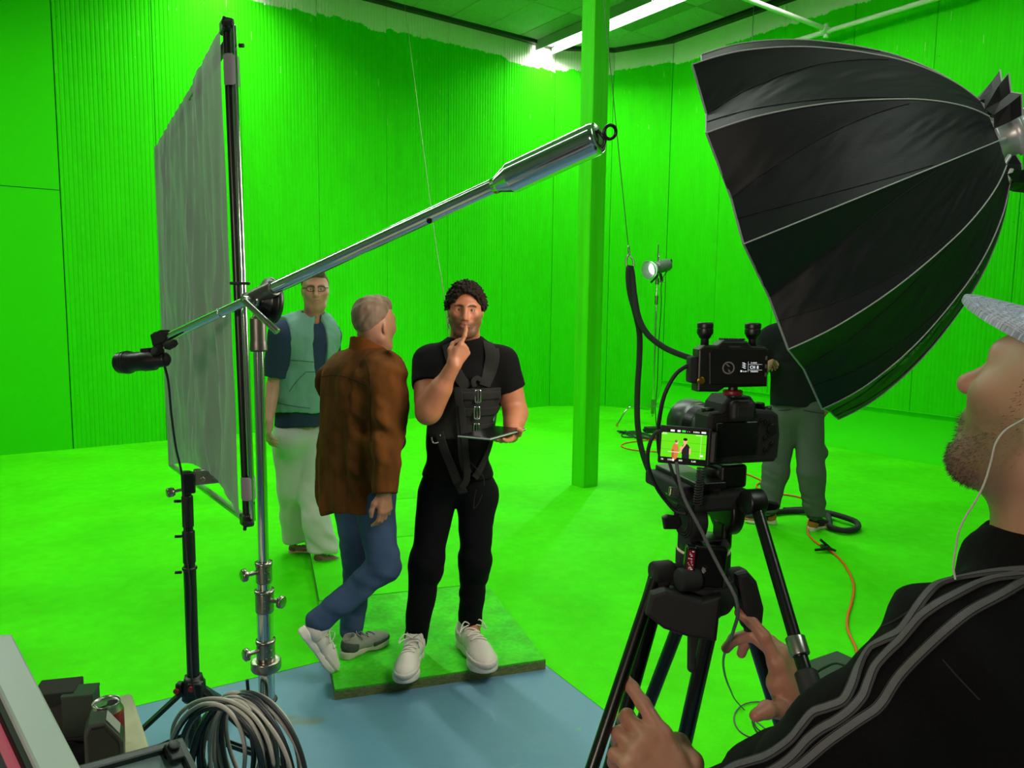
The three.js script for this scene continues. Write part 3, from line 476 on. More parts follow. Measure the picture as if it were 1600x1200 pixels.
  part(gh, 'clamp_plate', [boxAt(Mx, 0.05, 0.004, 0.008, 0.085, 0.05, 0.012, 0.003), boxAt(Mx, 0.05, 0.004, -0.018, 0.085, 0.05, 0.012, 0.003), rod(tp(Mx, 0.03, 0.0, -0.03), tp(Mx, 0.03, 0.0, 0.03), 0.008), rod(tp(Mx, 0.07, -0.005, -0.03), tp(Mx, 0.07, -0.005, 0.03), 0.006)], M.nickel);
  part(gh, 'thumb_screw', [rod(tp(Mx, -0.03, -0.03, 0.012), tp(Mx, -0.062, -0.033, 0.016), 0.005), turned(tp(Mx, -0.058, -0.033, 0.016), tp(Mx, -0.085, -0.036, 0.02), [[0, 0], [0, 0.013], [0.006, 0.016], [0.02, 0.016], [0.024, 0.012], [0.024, 0]], 10)], M.nickel);
}
// chrome boom stand
const bx = [-0.637, 1.589, -1.9], BX = bx[0], BZ = bx[2], BL = [-0.971, 1.599, -2.12], BR = [0.155, 2.02, -1.44];
const boomT = (x) => { let lo = 0, hi = 1; return x; };
{
  const t = thing('boom_stand', 'chrome boom stand with a long slanting arm and a thick chrome counterweight', 'boom stand', [BX, 0, BZ]);
  const Y = (h) => [BX, h, BZ], H_ = (y) => [-0.611, 2.423, -1.9][1] * 0 + [[-0.631, 1.589, -1.9][1], [-0.65, 0.745, -1.9][1]].reduce((a, b) => a + (b - a) * (y - 545) / 500);
  const lathe = (rows) => turned(Y(0), Y(1), rows.map(([y, r]) => [H_(y), r]).reverse(), 32);
  part(t, 'riser', lathe([[540, 0], [540, 0.0132], [885, 0.0132], [885, 0]]), M.chrome); part(t, 'riser', lathe([[880, 0.0185], [935, 0.0185]]), M.chrome);
  part(t, 'riser', turned(Y(0.04), Y(1), [[0, 0], [0, 0.0205], [H_(930) - 0.04, 0.0205]], 32), M.chrome);
  const collar = (y0, y1, r) => lathe([[y0, 0.012], [y0, r - 0.002], [y0 + 2, r], [y1 - 2, r], [y1, r - 0.002], [y1, 0.012]]);
  const knob = (y, side, z = 0.5) => { const d = V(side, 0, z).normalize().toArray(), h = H_(y), a = addP(Y(h), d, 0.018); return [rod(a, addP(a, d, 0.028), 0.0055), turned(addP(a, d, 0.026), addP(a, d, 0.1), [[0, 0], [0, 0.012], [0.003, 0.0165], [0.012, 0.0165], [0.015, 0.013], [0.015, 0]], 12)]; };
  const screws = (y0, y1, r) => [y0, y1].flatMap((y) => [[0.35, 0.93], [0.8, 0.6]].map(([sx, sz]) => rod([BX + sx * r, H_(y), BZ + sz * r], [BX + sx * (r + 0.003), H_(y), BZ + sz * (r + 0.003)], 0.0032)));
  for (const [y0, y1, r, side, kz] of [[876, 905, 0.0205, -1, 0.9], [920, 952, 0.0235, 1, 0.35], [1000, 1032, 0.0235, -1, 0.9]]) {
    const c = part(t, 'collar', [collar(y0, y1, r), lathe([[y0 - 4, 0.014], [y0 - 4, r + 0.0015], [y0 + 1, r + 0.0015], [y0 + 1, 0.014]]), ...screws(y0 + 11, y0 + 23, r)], M.nickel);
    part(c, 'knob', knob((y0 + y1) / 2 - 4, side, kz), M.nickel);
  }
  part(t, 'flange', lathe([[1030, 0.0235], [1029, 0.036], [1031, 0.0385], [1042, 0.0385], [1045, 0.036], [1045, 0.0205]]), M.nickel);
  part(t, 'socket', [lathe([[498, 0], [498, 0.016], [501, 0.0195], [533, 0.0195], [535, 0.0205], [546, 0.0215], [549, 0.0205], [549, 0.0132]])], M.castMetal);
  for (const a of [0.6, 2.7, 4.8]) { const d = [Math.cos(a), 0, Math.sin(a)]; part(t, 'leg', [cable([addP(Y(0.16), d, 0.02), addP(Y(0.13), d, 0.12), addP(Y(0.04), d, 0.42), addP(Y(0.018), d, 0.46)], 0.0125, 30)], M.chrome); }
  // boom arm
  const dir = V(BR).sub(V(BL)).normalize(), L = V(BL).distanceTo(V(BR)), P = (k) => addP(BL, dir.toArray(), k * L);
  const pivot = V([-0.621, 1.728, -1.9]), kp = V(pivot).sub(V(BL)).dot(dir) / L;
  part(t, 'boom_arm', [rod(P(0), P(kp), 0.0122, 0.0122, 24), ring(P(kp - 0.13), dir.toArray(), 0.0125, 0.002)], M.chrome);
  const arm2 = part(t, 'boom_arm', [turned(P(kp), P(1), [[0, 0], [0, 0.0155], [L * (0.835 - kp), 0.0155], [L * (0.835 - kp), 0]], 28)], M.chrome);
  part(arm2, 'pull_pin', [rod(P(0.70), addP(P(0.70), [0.004, -0.012, 0.016]), 0.006)], M.darkMetal);
  part(t, 'counterweight', turned(P(0.825), P(1), [[0, 0], [0, 0.0165], [0.012, 0.0175], [L * 0.03, 0.029], [L * 0.034, 0.0305], [L * 0.168, 0.0305], [L * 0.173, 0.0285], [L * 0.175, 0.024], [L * 0.175, 0]], 36), M.chrome);
  part(t, 'end_hook', [ring(addP(P(1), dir.toArray(), 0.022), [0.35, -0.25, 0.9], 0.012, 0.0032), cable([addP(P(1), [-0.004, 0.012, 0.004]), addP(P(1), dir.toArray(), 0.006), addP(addP(P(1), dir.toArray(), 0.012), [0, -0.012, 0]), addP(P(1), [0.002, -0.024, 0])], 0.0032, 24)], M.darkMetal);
  // swivel head: sleeve, disc, T handle
  const back = V(0.52, 0.1, -0.62).normalize(), hc = addP(P(kp), back.toArray(), 0.028);
  part(t, 'sleeve', [turned(P(kp - 0.055), P(kp + 0.025), [[0, 0], [0, 0.0155], [0.004, 0.018], [0.03, 0.018], [0.033, 0.0195], [L * 0.08 - 0.003, 0.0205], [L * 0.08, 0.018], [L * 0.08, 0]], 28), ring(P(kp - 0.05), dir.toArray(), 0.0185, 0.003)], M.castMetal);
  const dc = V([-0.631, 1.709, -1.94]).toArray(), dax = V(-0.72, 0.05, 0.69).normalize();
  part(t, 'grip_disc', [turned(addP(dc, dax.toArray(), -0.026), addP(dc, dax.toArray(), 0.05), [[0, 0], [0, 0.05], [0.004, 0.0585], [0.014, 0.06], [0.02, 0.058], [0.024, 0.044], [0.03, 0.042], [0.046, 0.03], [0.052, 0.028], [0.052, 0]], 40), rod(addP(dc, [-0.012, -0.03, 0]), Y(H_(505)), 0.017, 0.016)], M.darkMetal);
  part(t, 'washer', [turned(addP(dc, dax.toArray(), 0.02), addP(dc, dax.toArray(), 0.06), [[0, 0], [0, 0.026], [0.012, 0.026], [0.013, 0.02], [0.016, 0.02], [0.016, 0]], 32), rod(addP(dc, dax.toArray(), 0.03), addP(dc, dax.toArray(), 0.058), 0.009)], M.steel);
  const ha = [-0.646, 1.709, -1.83], hb2 = [-0.557, 1.636, -1.8]; part(t, 'handle', [rod(ha, hb2, 0.0075, 0.0085, 20, 0.002), rod(lerpP(ha, hb2, 0.12), addP(dc, dax.toArray(), 0.05), 0.007)], M.steel);
  // cable hook on the side of the riser
  const hk = [-0.661, 0.65, -1.84], hkt = [-0.666, 0.747, -1.84]; part(t, 'cable_hook', [rod(hkt, hk, 0.0042), rod(addP(hk, [0, 0.012, 0]), [BX, hk[1] + 0.01, BZ], 0.005), ring([BX, hk[1] + 0.01, BZ], [0, 1, 0], 0.0225, 0.005)], M.darkMetal);
}
{ // the small black lamp clamped at the far end
  const a = [-1.124, 1.525, -2.16], b = [-0.966, 1.541, -2.12], L = V(a).distanceTo(V(b)), mid = lerpP(a, b, 0.62);
  const t = thing('small_lamp', 'small black cylindrical lamp clamped to the left end of the boom arm', 'lamp', lerpP(a, b, 0.5));
  part(t, 'housing', turned(a, b, [[0, 0], [0.002, 0.02], [0, 0.028], [0.004, 0.0305], [L * 0.14, 0.0315], [L * 0.24, 0.0315], [L * 0.27, 0.0275], [L * 0.5, 0.0275], [L * 0.53, 0.0295], [L * 0.72, 0.0285], [L * 0.78, 0.022], [L * 0.96, 0.02], [L, 0.014], [L, 0]], 32), M.blackPlastic);
  part(t, 'lens', turned(addP(a, [-0.001, 0, 0]), b, [[0, 0], [0, 0.026], [0.004, 0.026]], 24), M.blackSatin);
  part(t, 'grip_ring', [ring(lerpP(a, b, 0.19), subP(b, a), 0.0315, 0.0016), ring(lerpP(a, b, 0.13), subP(b, a), 0.031, 0.0014)], M.blackRubber);
  const k = [-0.986, 1.588, -2.12], c = boxAt(basis([-0.982, 1.6, -2.12], subP(BR, BL)), 0, 0, 0, 0.034, 0.036, 0.05, 0.005);
  part(t, 'clamp', [c, rod([-0.956, 1.581, -2.1], [-0.923, 1.59, -2.07], 0.014, 0.011, 6), rod(k, [-0.995, 1.555, -2.12], 0.011), rod([-1, 1.567, -2.11], [-0.988, 1.557, -2.13], 0.015), boxAt(basis(mid, subP(b, a)), 0, 0.026, 0, 0.03, 0.02, 0.03, 0.004), rod([-1.012, 1.609, -2.15], [-0.991, 1.6, -2.12], 0.008)], M.blackRough);
  single('power_cable', 'thin black cable drooping from the small lamp down along the black light stand', 'cable', cable([[-0.982, 1.526, -2.13], [-0.987, 1.485, -2.16], [-1.034, 1.354, -2.28], [-1.06, 1.239, -2.36], [-1.071, 1.138, -2.42], [-1.078, 1.009, -2.44], [-1.076, 0.878, -2.44], [-1.066, 0.746, -2.44], [-1.072, 0.567, -2.44], [-1.061, 0.442, -2.42], [-1.056, 0.322, -2.43], [standX - 0.01, 0.03, standZ + 0.09], [standX + 0.03, 0.006, standZ + 0.5]], 0.0036, 140), M.blackRubber);
}
{ // two coils hung over the hook of the boom stand
  const hang = [-0.661, 0.707, -1.85], right = V(0.93, 0, 0.28).normalize(), out = V(-0.28, 0, 0.93).normalize();
  const coil = (n, seed, tilt0, wA, wB, hA, hB, spread, off) => {
    seedState = seed; const pts = []; let prev = null; const turns = []; for (let i = 0; i <= n; i++) turns.push({ w: rr(wA, wB), h: rr(hA, hB), t: tilt0 + rr(-spread, spread), o: rr(-0.035, 0.035), x: rr(-0.02, 0.02), y: rr(-0.012, 0.01) });
    for (let i = 0; i < n; i++) for (let k = 0; k < 14; k++) {
      const f = k / 14, A = turns[i], B = turns[i + 1], g = (q) => mix(A[q], B[q], f), th = (f + 0.5) * Math.PI * 2, cx = Math.sin(th) * g('w'), cy = (Math.cos(th) - 1) * g('h'), c = Math.cos(g('t')), s = Math.sin(g('t'));
      const dep = g('o') * 1.2 * Math.sin(f * Math.PI) + off + (i / n - 0.5) * 0.05; const x = cx * c - cy * s + g('x'), y = cx * s + cy * c + g('y');
      pts.push(addP(addP(addP(hang, right.toArray(), x), [0, 1, 0], y), out.toArray(), dep));
    }
    return pts;
  };
  single('cable_coil', 'coil of thick dark blue-black cable, uppermost on the hook of the chrome stand', 'cable coil', cable(coil(11, 11, 0.0, 0.06, 0.165, 0.15, 0.20, 0.34, 0.06), 0.0062, 1300, false, 9), std(0x23282e, 0.42));
  single('cable_coil', 'coil of pale grey cable hanging inside the dark coil on the chrome stand', 'cable coil', cable(coil(16, 23, 0.02, 0.05, 0.165, 0.13, 0.19, 0.5, 0.035), 0.0054, 1700, false, 9), std(0xa8a29c, 0.4));
}
// ---------- table at the lower left and what stands on it ----------
const TH = 0.74;
{
  const c0 = V([-0.933, 0.74, -1.785]), r1 = V([-0.771, 0.74, -1.544]).sub(c0).normalize(), l1 = r1.clone().cross(UP).normalize().negate(); if (l1.x > 0) l1.negate();
  const mtx = new THREE.Matrix4().makeBasis(l1, UP, l1.clone().cross(UP)).setPosition(c0), z = l1.clone().cross(UP), sgn = z.dot(r1) > 0 ? 1 : -1;
  const t = thing('table', 'small table with a worn cream top and chipped edges at the lower left', 'table', [c0.x + l1.x * 0.5 + r1.x * 0.4, 0, c0.z + l1.z * 0.5 + r1.z * 0.4]);
  const topTex = canvasTex(512, 512, (c, w, h) => { seedState = 77; c.fillStyle = '#b9b59a'; c.fillRect(0, 0, w, h); for (let k = 0; k < 1500; k++) { c.globalAlpha = rr(0.03, 0.13); c.fillStyle = ['#8e8a70', '#d6d2ba', '#a39d80'][Math.floor(rnd() * 3)]; c.beginPath(); c.ellipse(rr(0, w), rr(0, h), rr(2, 16), rr(1, 6), rr(0, 3), 0, 7); c.fill(); } c.globalAlpha = 0.35; c.strokeStyle = '#6c6650'; for (let k = 0; k < 70; k++) { const x = rr(0, w), y = rr(0, h); c.lineWidth = rr(0.5, 1.5); c.beginPath(); c.moveTo(x, y); c.lineTo(x + rr(-30, 30), y + rr(-30, 30)); c.stroke(); } });
  const top = new RoundedBoxGeometry(1.0, 0.032, 0.8, 3, 0.01); top.translate(0.5, -0.016, sgn * 0.4); top.applyMatrix4(mtx); part(t, 'table_top', top, new THREE.MeshStandardMaterial({ map: topTex, roughness: 0.6 }));
  for (const [a, b] of [[0.06, 0.06], [0.94, 0.06], [0.06, 0.74], [0.94, 0.74]]) { const p = c0.clone().addScaledVector(l1, a).addScaledVector(z, sgn * b); part(t, 'leg', rod([p.x, 0.004, p.z], [p.x, TH - 0.032, p.z], 0.016, 0.02), M.darkMetal); }
}
{ // soda can
  const c = [-0.851, 0.862, -1.522], Y = (h) => [c[0], TH + h, c[2]];
  const t = thing('soda_can', 'open red soda can with silver rim standing on the cream table', 'can', Y(0));
  const canTex = canvasTex(512, 256, (x, w, h) => { x.fillStyle = '#a5121c'; x.fillRect(0, 0, w, h); x.fillStyle = '#d8d2d0'; x.font = 'italic bold 120px serif'; x.save(); x.translate(70, 175); x.rotate(-0.12); x.fillText('Cola', 0, 0); x.restore(); x.fillStyle = '#2a0608'; for (let k = 0; k < 9; k++) x.fillRect(350, 60 + k * 16, 90, 6); });
  const prof = (r) => r.map(([y, q]) => [y, q]);
  part(t, 'body', turned(Y(0), Y(1), prof([[0.001, 0], [0.001, 0.022], [0.006, 0.026], [0.016, 0.0325], [0.02, 0.033], [0.098, 0.033], [0.104, 0.0318]]), 40), new THREE.MeshPhysicalMaterial({ map: canTex, roughness: 0.3, metalness: 0.55, clearcoat: 0.5 }));
  part(t, 'neck', turned(Y(0), Y(1), prof([[0.104, 0.0318], [0.114, 0.0275], [0.118, 0.0268], [0.121, 0.0278], [0.1225, 0.0272], [0.121, 0.0255], [0.1165, 0.0245], [0.1165, 0]]), 40), M.steel);
  part(t, 'opening', [turned([c[0] + 0.008, TH + 0.1167, c[2] - 0.006], [c[0] + 0.008, TH + 0.2, c[2] - 0.006], [[0, 0], [0, 0.0115], [0.0006, 0.0115], [0.0006, 0]], 20)], std(0x050505, 0.9));
  part(t, 'tab', extruded([[-0.007, -0.012], [0.007, -0.012], [0.008, 0.006], [0, 0.012], [-0.008, 0.006]], 0.0016, 0.0004, frameM([c[0] - 0.006, TH + 0.1185, c[2] + 0.006], [0.8, 0, 0.6], [0.6, 0, -0.8], [0, 1, 0])), M.steel);
}
{ // black device with a strip of grey tape
  const b = [-0.83, 0.74, -1.473], fw = V(0.42, 0, 0.90).normalize(), xx = UP.clone().cross(fw), Mx = new THREE.Matrix4().makeBasis(xx, UP, fw).setPosition(V(b));
  const t = thing('black_device', 'upright black plastic device with cut corners and a strip of grey tape on top', 'device', b), w = 0.035, h = 0.118, o = [[-w, 0], [w, 0], [w, h * 0.58], [w * 0.8, h * 0.7], [w * 0.1, h], [-w * 0.75, h], [-w, h * 0.84]];
  part(t, 'case', [extruded(o, 0.058, 0.004, Mx)], M.greyPlastic.clone()); t.children[0].material.color.set(0x2a2b2b);
  const i = o.map(([x, y]) => [x * 0.78, y * 0.86 + 0.009]); part(t, 'front_window', extruded(i, 0.006, 0.002, Mx.clone().multiply(new THREE.Matrix4().makeTranslation(0, 0, 0.030))), M.blackSatin);
  part(t, 'tape', [boxAt(Mx.clone().multiply(new THREE.Matrix4().makeTranslation(w * 0.45, h * 0.85, -0.002)).multiply(new THREE.Matrix4().makeRotationZ(-0.988)), 0, 0.001, 0, 0.042, 0.0014, 0.04, 0.0005)], std(0x9c9e9d, 0.6), 'strip of grey tape');
  part(t, 'side_groove', [boxAt(Mx, -w - 0.0005, h * 0.36, -0.012, 0.002, h * 0.66, 0.003, 0), boxAt(Mx, -w - 0.0005, h * 0.36, 0.014, 0.002, h * 0.66, 0.003, 0)], M.blackPlastic);
}
{ // two boxes behind it
  const b1 = [-0.982, 0.74, -1.553], M1 = basis(b1, [0.25, 0, 0.95]);
  const t = thing('box', 'dark grey fabric-covered box with a flap, behind the silver monitor', 'box', b1);
  part(t, 'body', boxAt(M1, 0, 0.062, -0.03, 0.085, 0.124, 0.07, 0.003), cloth(0x3c3c3a)); part(t, 'flap', [extruded([[-0.042, 0.124], [0.042, 0.124], [0.038, 0.118], [0.012, 0.098], [-0.042, 0.082]], 0.004, 0.001, M1.clone().multiply(new THREE.Matrix4().makeTranslation(0, 0, 0.007)))], cloth(0x262826)); part(t, 'edge_band', boxAt(M1, 0.041, 0.062, 0.004, 0.004, 0.122, 0.004, 0.001), M.greyPlastic);
  const b2 = [-0.927, 0.74, -1.545], M2 = basis(b2, [0.22, 0, 0.97]);
  const s = thing('box', 'dark green box between the fabric-covered box and the soda can', 'box', b2);
  part(s, 'body', boxAt(M2, 0, 0.06, -0.025, 0.062, 0.118, 0.05, 0.002), std(0x1d2b20, 0.5)); part(s, 'lid', boxAt(M2, 0, 0.119, -0.025, 0.0635, 0.006, 0.052, 0.001), std(0x24352a, 0.5)); part(s, 'dark_sleeve', boxAt(M2, 0, 0.014, -0.022, 0.066, 0.03, 0.054, 0.003), M.blackRough);
  single('cloth_bundle', 'crumpled black cloth lying on the table in front of the two boxes', 'cloth', net(((c) => (x, y, z) => ell(c, [0.07, 0.02, 0.04])(x, y, z) - 0.006 * fbm(x * 60, y * 60, z * 60))([(b1[0] + b2[0]) / 2 + 0.015, TH + 0.014, b2[2] + 0.05]), [b1[0] - 0.1, TH + 0.001, b2[2] - 0.02], [b2[0] + 0.12, TH + 0.06, b2[2] + 0.12], 0.004), cloth(0x101012));
}
{ // big silver monitor, only its corner in view
  const TR = [-0.67, 1.263, -0.98], BRc = [-0.501, 1.161, -0.84], TL = [-0.727, 1.307, -0.8], ey = V(TR).sub(V(BRc)).normalize(), ex0 = V(TR).sub(V(TL)), ex = ex0.addScaledVector(ey, -ex0.dot(ey)).normalize(), ez = ex.clone().cross(ey), sg = ez.dot(V(0, EYE, 0).sub(V(TR))) > 0 ? 1 : -1, Z = ez.clone().multiplyScalar(sg), Y2 = ey.clone();
  const X2 = Y2.clone().cross(Z), Mx = new THREE.Matrix4().makeBasis(X2, Y2, Z).setPosition(V(TR)), sx = X2.dot(ex) > 0 ? -1 : 1, w = 0.52, h = 0.36;
  const t = thing('monitor', 'silver computer monitor with a thick smooth border, cut off by the left edge', 'monitor', [-0.89, 0.74, -1.304]);
  const rect = (a, b, c, d) => [[sx * a, -b], [sx * c, -b], [sx * c, -d], [sx * a, -d]];
  part(t, 'border', [extruded(rect(0, 0, w, h), 0.028, 0.004, Mx.clone().multiply(new THREE.Matrix4().makeTranslation(0, 0, -0.014)), [rect(0.05, 0.03, w - 0.03, h - 0.05)])], M.silverPaint);
  part(t, 'back_shell', boxAt(Mx, sx * w / 2, -h / 2, -0.036, w * 0.94, h * 0.92, 0.02, 0.01), M.silverPaint);
  part(t, 'bezel', [extruded(rect(0.045, 0.024, w - 0.024, h - 0.044), 0.008, 0.001, Mx.clone().multiply(new THREE.Matrix4().makeTranslation(0, 0, -0.008)), [rect(0.058, 0.036, w - 0.04, h - 0.06)])], M.blackSatin);
  const scr = canvasTex(512, 384, (c, W2, H2) => { seedState = 9; c.fillStyle = '#2a1d26'; c.fillRect(0, 0, W2, H2); for (let k = 0; k < 260; k++) { c.globalAlpha = rr(0.2, 0.7); c.fillStyle = ['#b06a72', '#8a3a48', '#48607c', '#d0a8a4', '#201820', '#6c4458'][Math.floor(rnd() * 6)]; c.fillRect(rr(0, W2), rr(0, H2), rr(4, 60), rr(2, 14)); } c.globalAlpha = 1; c.fillStyle = '#b3525e'; c.fillRect(W2 - 26, 0, 18, H2); c.fillRect(8, 0, 18, H2); });
  const sg2 = new THREE.PlaneGeometry(w - 0.09, h - 0.09); sg2.translate(sx * (0.05 + w - 0.04) / 2, -(0.04 + h - 0.06) / 2, -0.01); sg2.applyMatrix4(Mx);
  part(t, 'screen', sg2, new THREE.MeshStandardMaterial({ color: 0x000000, emissive: 0xffffff, emissiveMap: scr, emissiveIntensity: 0.5, roughness: 0.25 }));
  const q = tp(Mx, sx * w / 2, -h * 0.55, -0.05), f = [q[0] - 0.02, TH, q[2] - 0.1]; part(t, 'foot', [rod(q, [f[0], TH + 0.02, f[2]], 0.02, 0.024), turned(f, addP(f, [0, 1, 0]), [[0, 0], [0, 0.12], [0.012, 0.12], [0.016, 0.11], [0.016, 0]], 32)], M.silverPaint);
}
{ // dark framed glass panel in the near foreground
  const TR = V([-0.454, 1.106, -1]), BRc = V([-0.386, 1.065, -0.93]), TL = V([-0.568, 1.131, -0.86]), ey = TR.clone().sub(BRc).normalize(), e = TR.clone().sub(TL), ex = e.addScaledVector(ey, -e.dot(ey)).normalize(), ez = ex.clone().cross(ey);
  const Mx = new THREE.Matrix4().makeBasis(ex, ey, ez).setPosition(TR), w = 0.30, h = 0.2, rect = (a, b, c, d) => [[-a, -b], [-c, -b], [-c, -d], [-a, -d]];
  const t = thing('field_monitor', 'dark framed flat screen with a pale glassy face and black corner bolt, lower left foreground', 'monitor', [TR.x - 0.15, TR.y - 0.25, TR.z]);
  part(t, 'frame', extruded(rect(0, 0, w, h), 0.022, 0.003, Mx.clone().multiply(new THREE.Matrix4().makeTranslation(0, 0, -0.011)), [rect(0.012, 0.013, w - 0.012, h - 0.012)]), std(0x1f2a25, 0.35));
  part(t, 'face', boxAt(Mx, -w / 2, -h / 2, -0.012, w - 0.02, h - 0.02, 0.006, 0), new THREE.MeshPhysicalMaterial({ color: 0x8a989c, roughness: 0.55, specularIntensity: 0.5 }));
  part(t, 'corner_bolt', [rod(tp(Mx, -0.022, -0.018, -0.01), tp(Mx, -0.022, -0.018, 0.012), 0.008), boxAt(Mx, -0.022, -0.024, 0.002, 0.02, 0.03, 0.01, 0.003)], M.blackPlastic);
  const q = tp(Mx, -w / 2, -h, -0.012); part(t, 'stand', [rod(q, [q[0], TH + 0.02, q[2] - 0.03], 0.012), turned([q[0], TH, q[2] - 0.03], [q[0], TH + 1, q[2] - 0.03], [[0, 0], [0, 0.08], [0.012, 0.08], [0.016, 0.07], [0.016, 0]], 28)], M.blackPlastic);
}
// ---------- the big softbox on the right ----------
const SB = {};
{
  const C = V(0.8576, 1.9548, -2.6), ax = V(0.8308, 0.3659, 0.4193).normalize(), up = V(-0.3859, 0.9217, -0.0397), px = 0.00172;   // ax runs from the opening to the lamp
  up.addScaledVector(ax, -up.dot(ax)).normalize(); const toCam = ax.clone().cross(up); if (toCam.z < 0) toCam.negate();
  const prof = new THREE.CatmullRomCurve3([[0, 0.63], [0.1, 0.61], [0.2, 0.572], [0.3, 0.52], [0.4, 0.452], [0.5, 0.371], [0.57, 0.297], [0.63, 0.215], [0.668, 0.145]].map(([z, r]) => V(z, r, 0))), R0 = 0.63;
  const N = 12, at = (z, r, a) => C.clone().addScaledVector(ax, z).addScaledVector(up, r * (1 + 0.08 * Math.max(0, -Math.cos(a)) ** 10) * Math.cos(a)).addScaledVector(toCam, r * Math.sin(a));   // the bottom sags a little
  const t = thing('softbox', 'large round black softbox with white-piped ribs and faint printed lettering', 'softbox', C.toArray());
  const fabric = new THREE.MeshPhysicalMaterial({ color: 0x131419, roughness: 0.55, specularIntensity: 0.7, sheen: 0.3, sheenRoughness: 0.35, sheenColor: new THREE.Color(0x55565e), side: THREE.DoubleSide, bumpMap: GRAIN, bumpScale: 0.0003 });
  const printTex = canvasTex(1024, 512, (c, w, h) => { c.fillStyle = '#131419'; c.fillRect(0, 0, w, h); c.save(); c.strokeStyle = c.fillStyle = '#7d8f68'; c.lineWidth = 4; c.font = '88px sans-serif'; c.strokeText('Aputure', 355, 330); c.font = '40px sans-serif'; c.lineWidth = 3; c.strokeText('Light Dome', 560, 372); c.font = 'bold 76px sans-serif'; c.lineWidth = 5; c.strokeText('150', 600, 450); c.lineWidth = 16; c.strokeStyle = '#7f9468'; c.beginPath(); c.moveTo(245, 250); c.quadraticCurveTo(250, 330, 310, 335); c.lineTo(330, 310); c.stroke(); c.restore(); });
  const printed = fabric.clone(); printed.map = printTex; printed.color = new THREE.Color(0xffffff);
  const K = 60, A = 28, da = Math.PI * 2 / N, f0 = (s) => Math.max(0, 1 - s / 0.6), u1 = (s) => 0.06 + 0.5 * f0(s), u2 = (s) => 1 - 0.03 - 0.2 * f0(s);   // two tucked seams run from the rim to the ribs
  const shape = (g, s, u) => {
    const p = prof.getPoint(s), mid = u < 0.5 ? u / 0.5 : (1 - u) / 0.5, chord = 1 - (1 - Math.cos(da / 2)) * (1 - (2 * u - 1) ** 2), f = f0(s), a = 0.085 * f, b = 0.045 * f, U1 = u1(s), U2 = u2(s);
    let fold = u < U1 ? a * u / U1 : u < U2 ? mix(a, b, (u - U1) / (U2 - U1)) : b * (1 - u) / (1 - U2); if (g === 5) fold *= 0.25;
    const wr = 0.005 * fbm(s * 9 + g * 5, u * 3.1, g * 3.3, 3) * mid + 0.003 * vnoise(s * 34 + u * 14, u * 5, g) * mid;
    return at(p.x, p.y * chord * (1 - fold - 0.012 * mid * (1 - f)) + wr, (g + u) * da);
  };
  for (let g = 0; g < N; g++) {
    const pos = [], uv = [], idx = [];
    for (let i = 0; i <= K; i++) for (let j = 0; j <= A; j++) { const s = i / K, u = j / A, v = shape(g, s, u); pos.push(v.x, v.y, v.z); uv.push(1 - s * 1.15, u); if (i < K && j < A) { const b = i * (A + 1) + j; idx.push(b, b + 1, b + A + 1, b + 1, b + A + 2, b + A + 1); } }
    const geo = new THREE.BufferGeometry(); geo.setAttribute('position', new THREE.Float32BufferAttribute(pos, 3)); geo.setAttribute('uv', new THREE.Float32BufferAttribute(uv, 2)); geo.setIndex(idx); geo.computeVertexNormals();
    part(t, 'gore', geo, g === 5 ? printed : fabric);
    for (const uf of [u1, u2]) part(t, 'seam', cable(Array.from({ length: 12 }, (_, i) => shape(g, i / 11 * 0.6, uf(i / 11 * 0.6)).addScaledVector(at(0, 1, (g + 0.5) * da).sub(at(0, 0, 0)), 0.0012).toArray()), 0.0014, 30, false, 5), M.blackRough);
  }
  const piping = std(0xb9babd, 0.5);
  for (let g = 0; g < N; g++) part(t, 'piping', cable(Array.from({ length: 14 }, (_, i) => { const p = prof.getPoint(i / 13); return at(p.x, p.y + 0.0015, g * da).toArray(); }), 0.0021, 60, false, 6), piping);
  // rim cord, front lip and the white diffuser that gives the light
  const rimPts = []; for (let g = 0; g < N; g++) for (const u of [0, 0.56, 0.77]) rimPts.push(shape(g, 0, u).toArray());
  part(t, 'rim', poly([...rimPts, rimPts[0]], 0.003), std(0x8d8f92, 0.5));
  const disk = new THREE.CircleGeometry(R0 * 0.88, 48); disk.applyMatrix4(new THREE.Matrix4().makeBasis(toCam, up, toCam.clone().cross(up)).setPosition(C.clone().addScaledVector(ax, 0.05)));
  part(t, 'diffuser', disk, new THREE.MeshStandardMaterial({ color: 0xf2f2f0, emissive: 0xfff4e6, emissiveIntensity: 3, side: THREE.DoubleSide }));
  const lw = R0 * 1.2, l = new THREE.RectAreaLight(0xfff1e0, SOFTBOX_LIGHT, lw, lw), zb = ax.clone(); l.applyMatrix4(new THREE.Matrix4().makeBasis(up.clone().cross(zb), up, zb).setPosition(C.clone().addScaledVector(ax, 0.035))); scene.add(l);
  // flared collar behind the ribs
  const pos = [], idx = [];
  for (let j = 0; j <= N * 2; j++) { const a = j * da / 2, rib = j % 2 === 0, row = [[388, 84 * (rib ? 1 : 0.95)], [412, rib ? 98 : 84], [428, rib ? 110 : 92]]; row.forEach(([z, r]) => { const v = at(z * px + (rib ? 0.012 : 0), r * px, a); pos.push(v.x, v.y, v.z); }); if (j < N * 2 && (j < 5 || j > 8)) for (let r = 0; r < 2; r++) { const b = j * 3 + r; idx.push(b, b + 3, b + 1, b + 1, b + 3, b + 4); } }
  const cg = new THREE.BufferGeometry(); cg.setAttribute('position', new THREE.Float32BufferAttribute(pos, 3)); cg.setIndex(idx); cg.setAttribute('uv', new THREE.Float32BufferAttribute(new Float32Array(pos.length / 3 * 2), 2)); part(t, 'collar', toCreasedNormals(cg, 0.2), fabric);
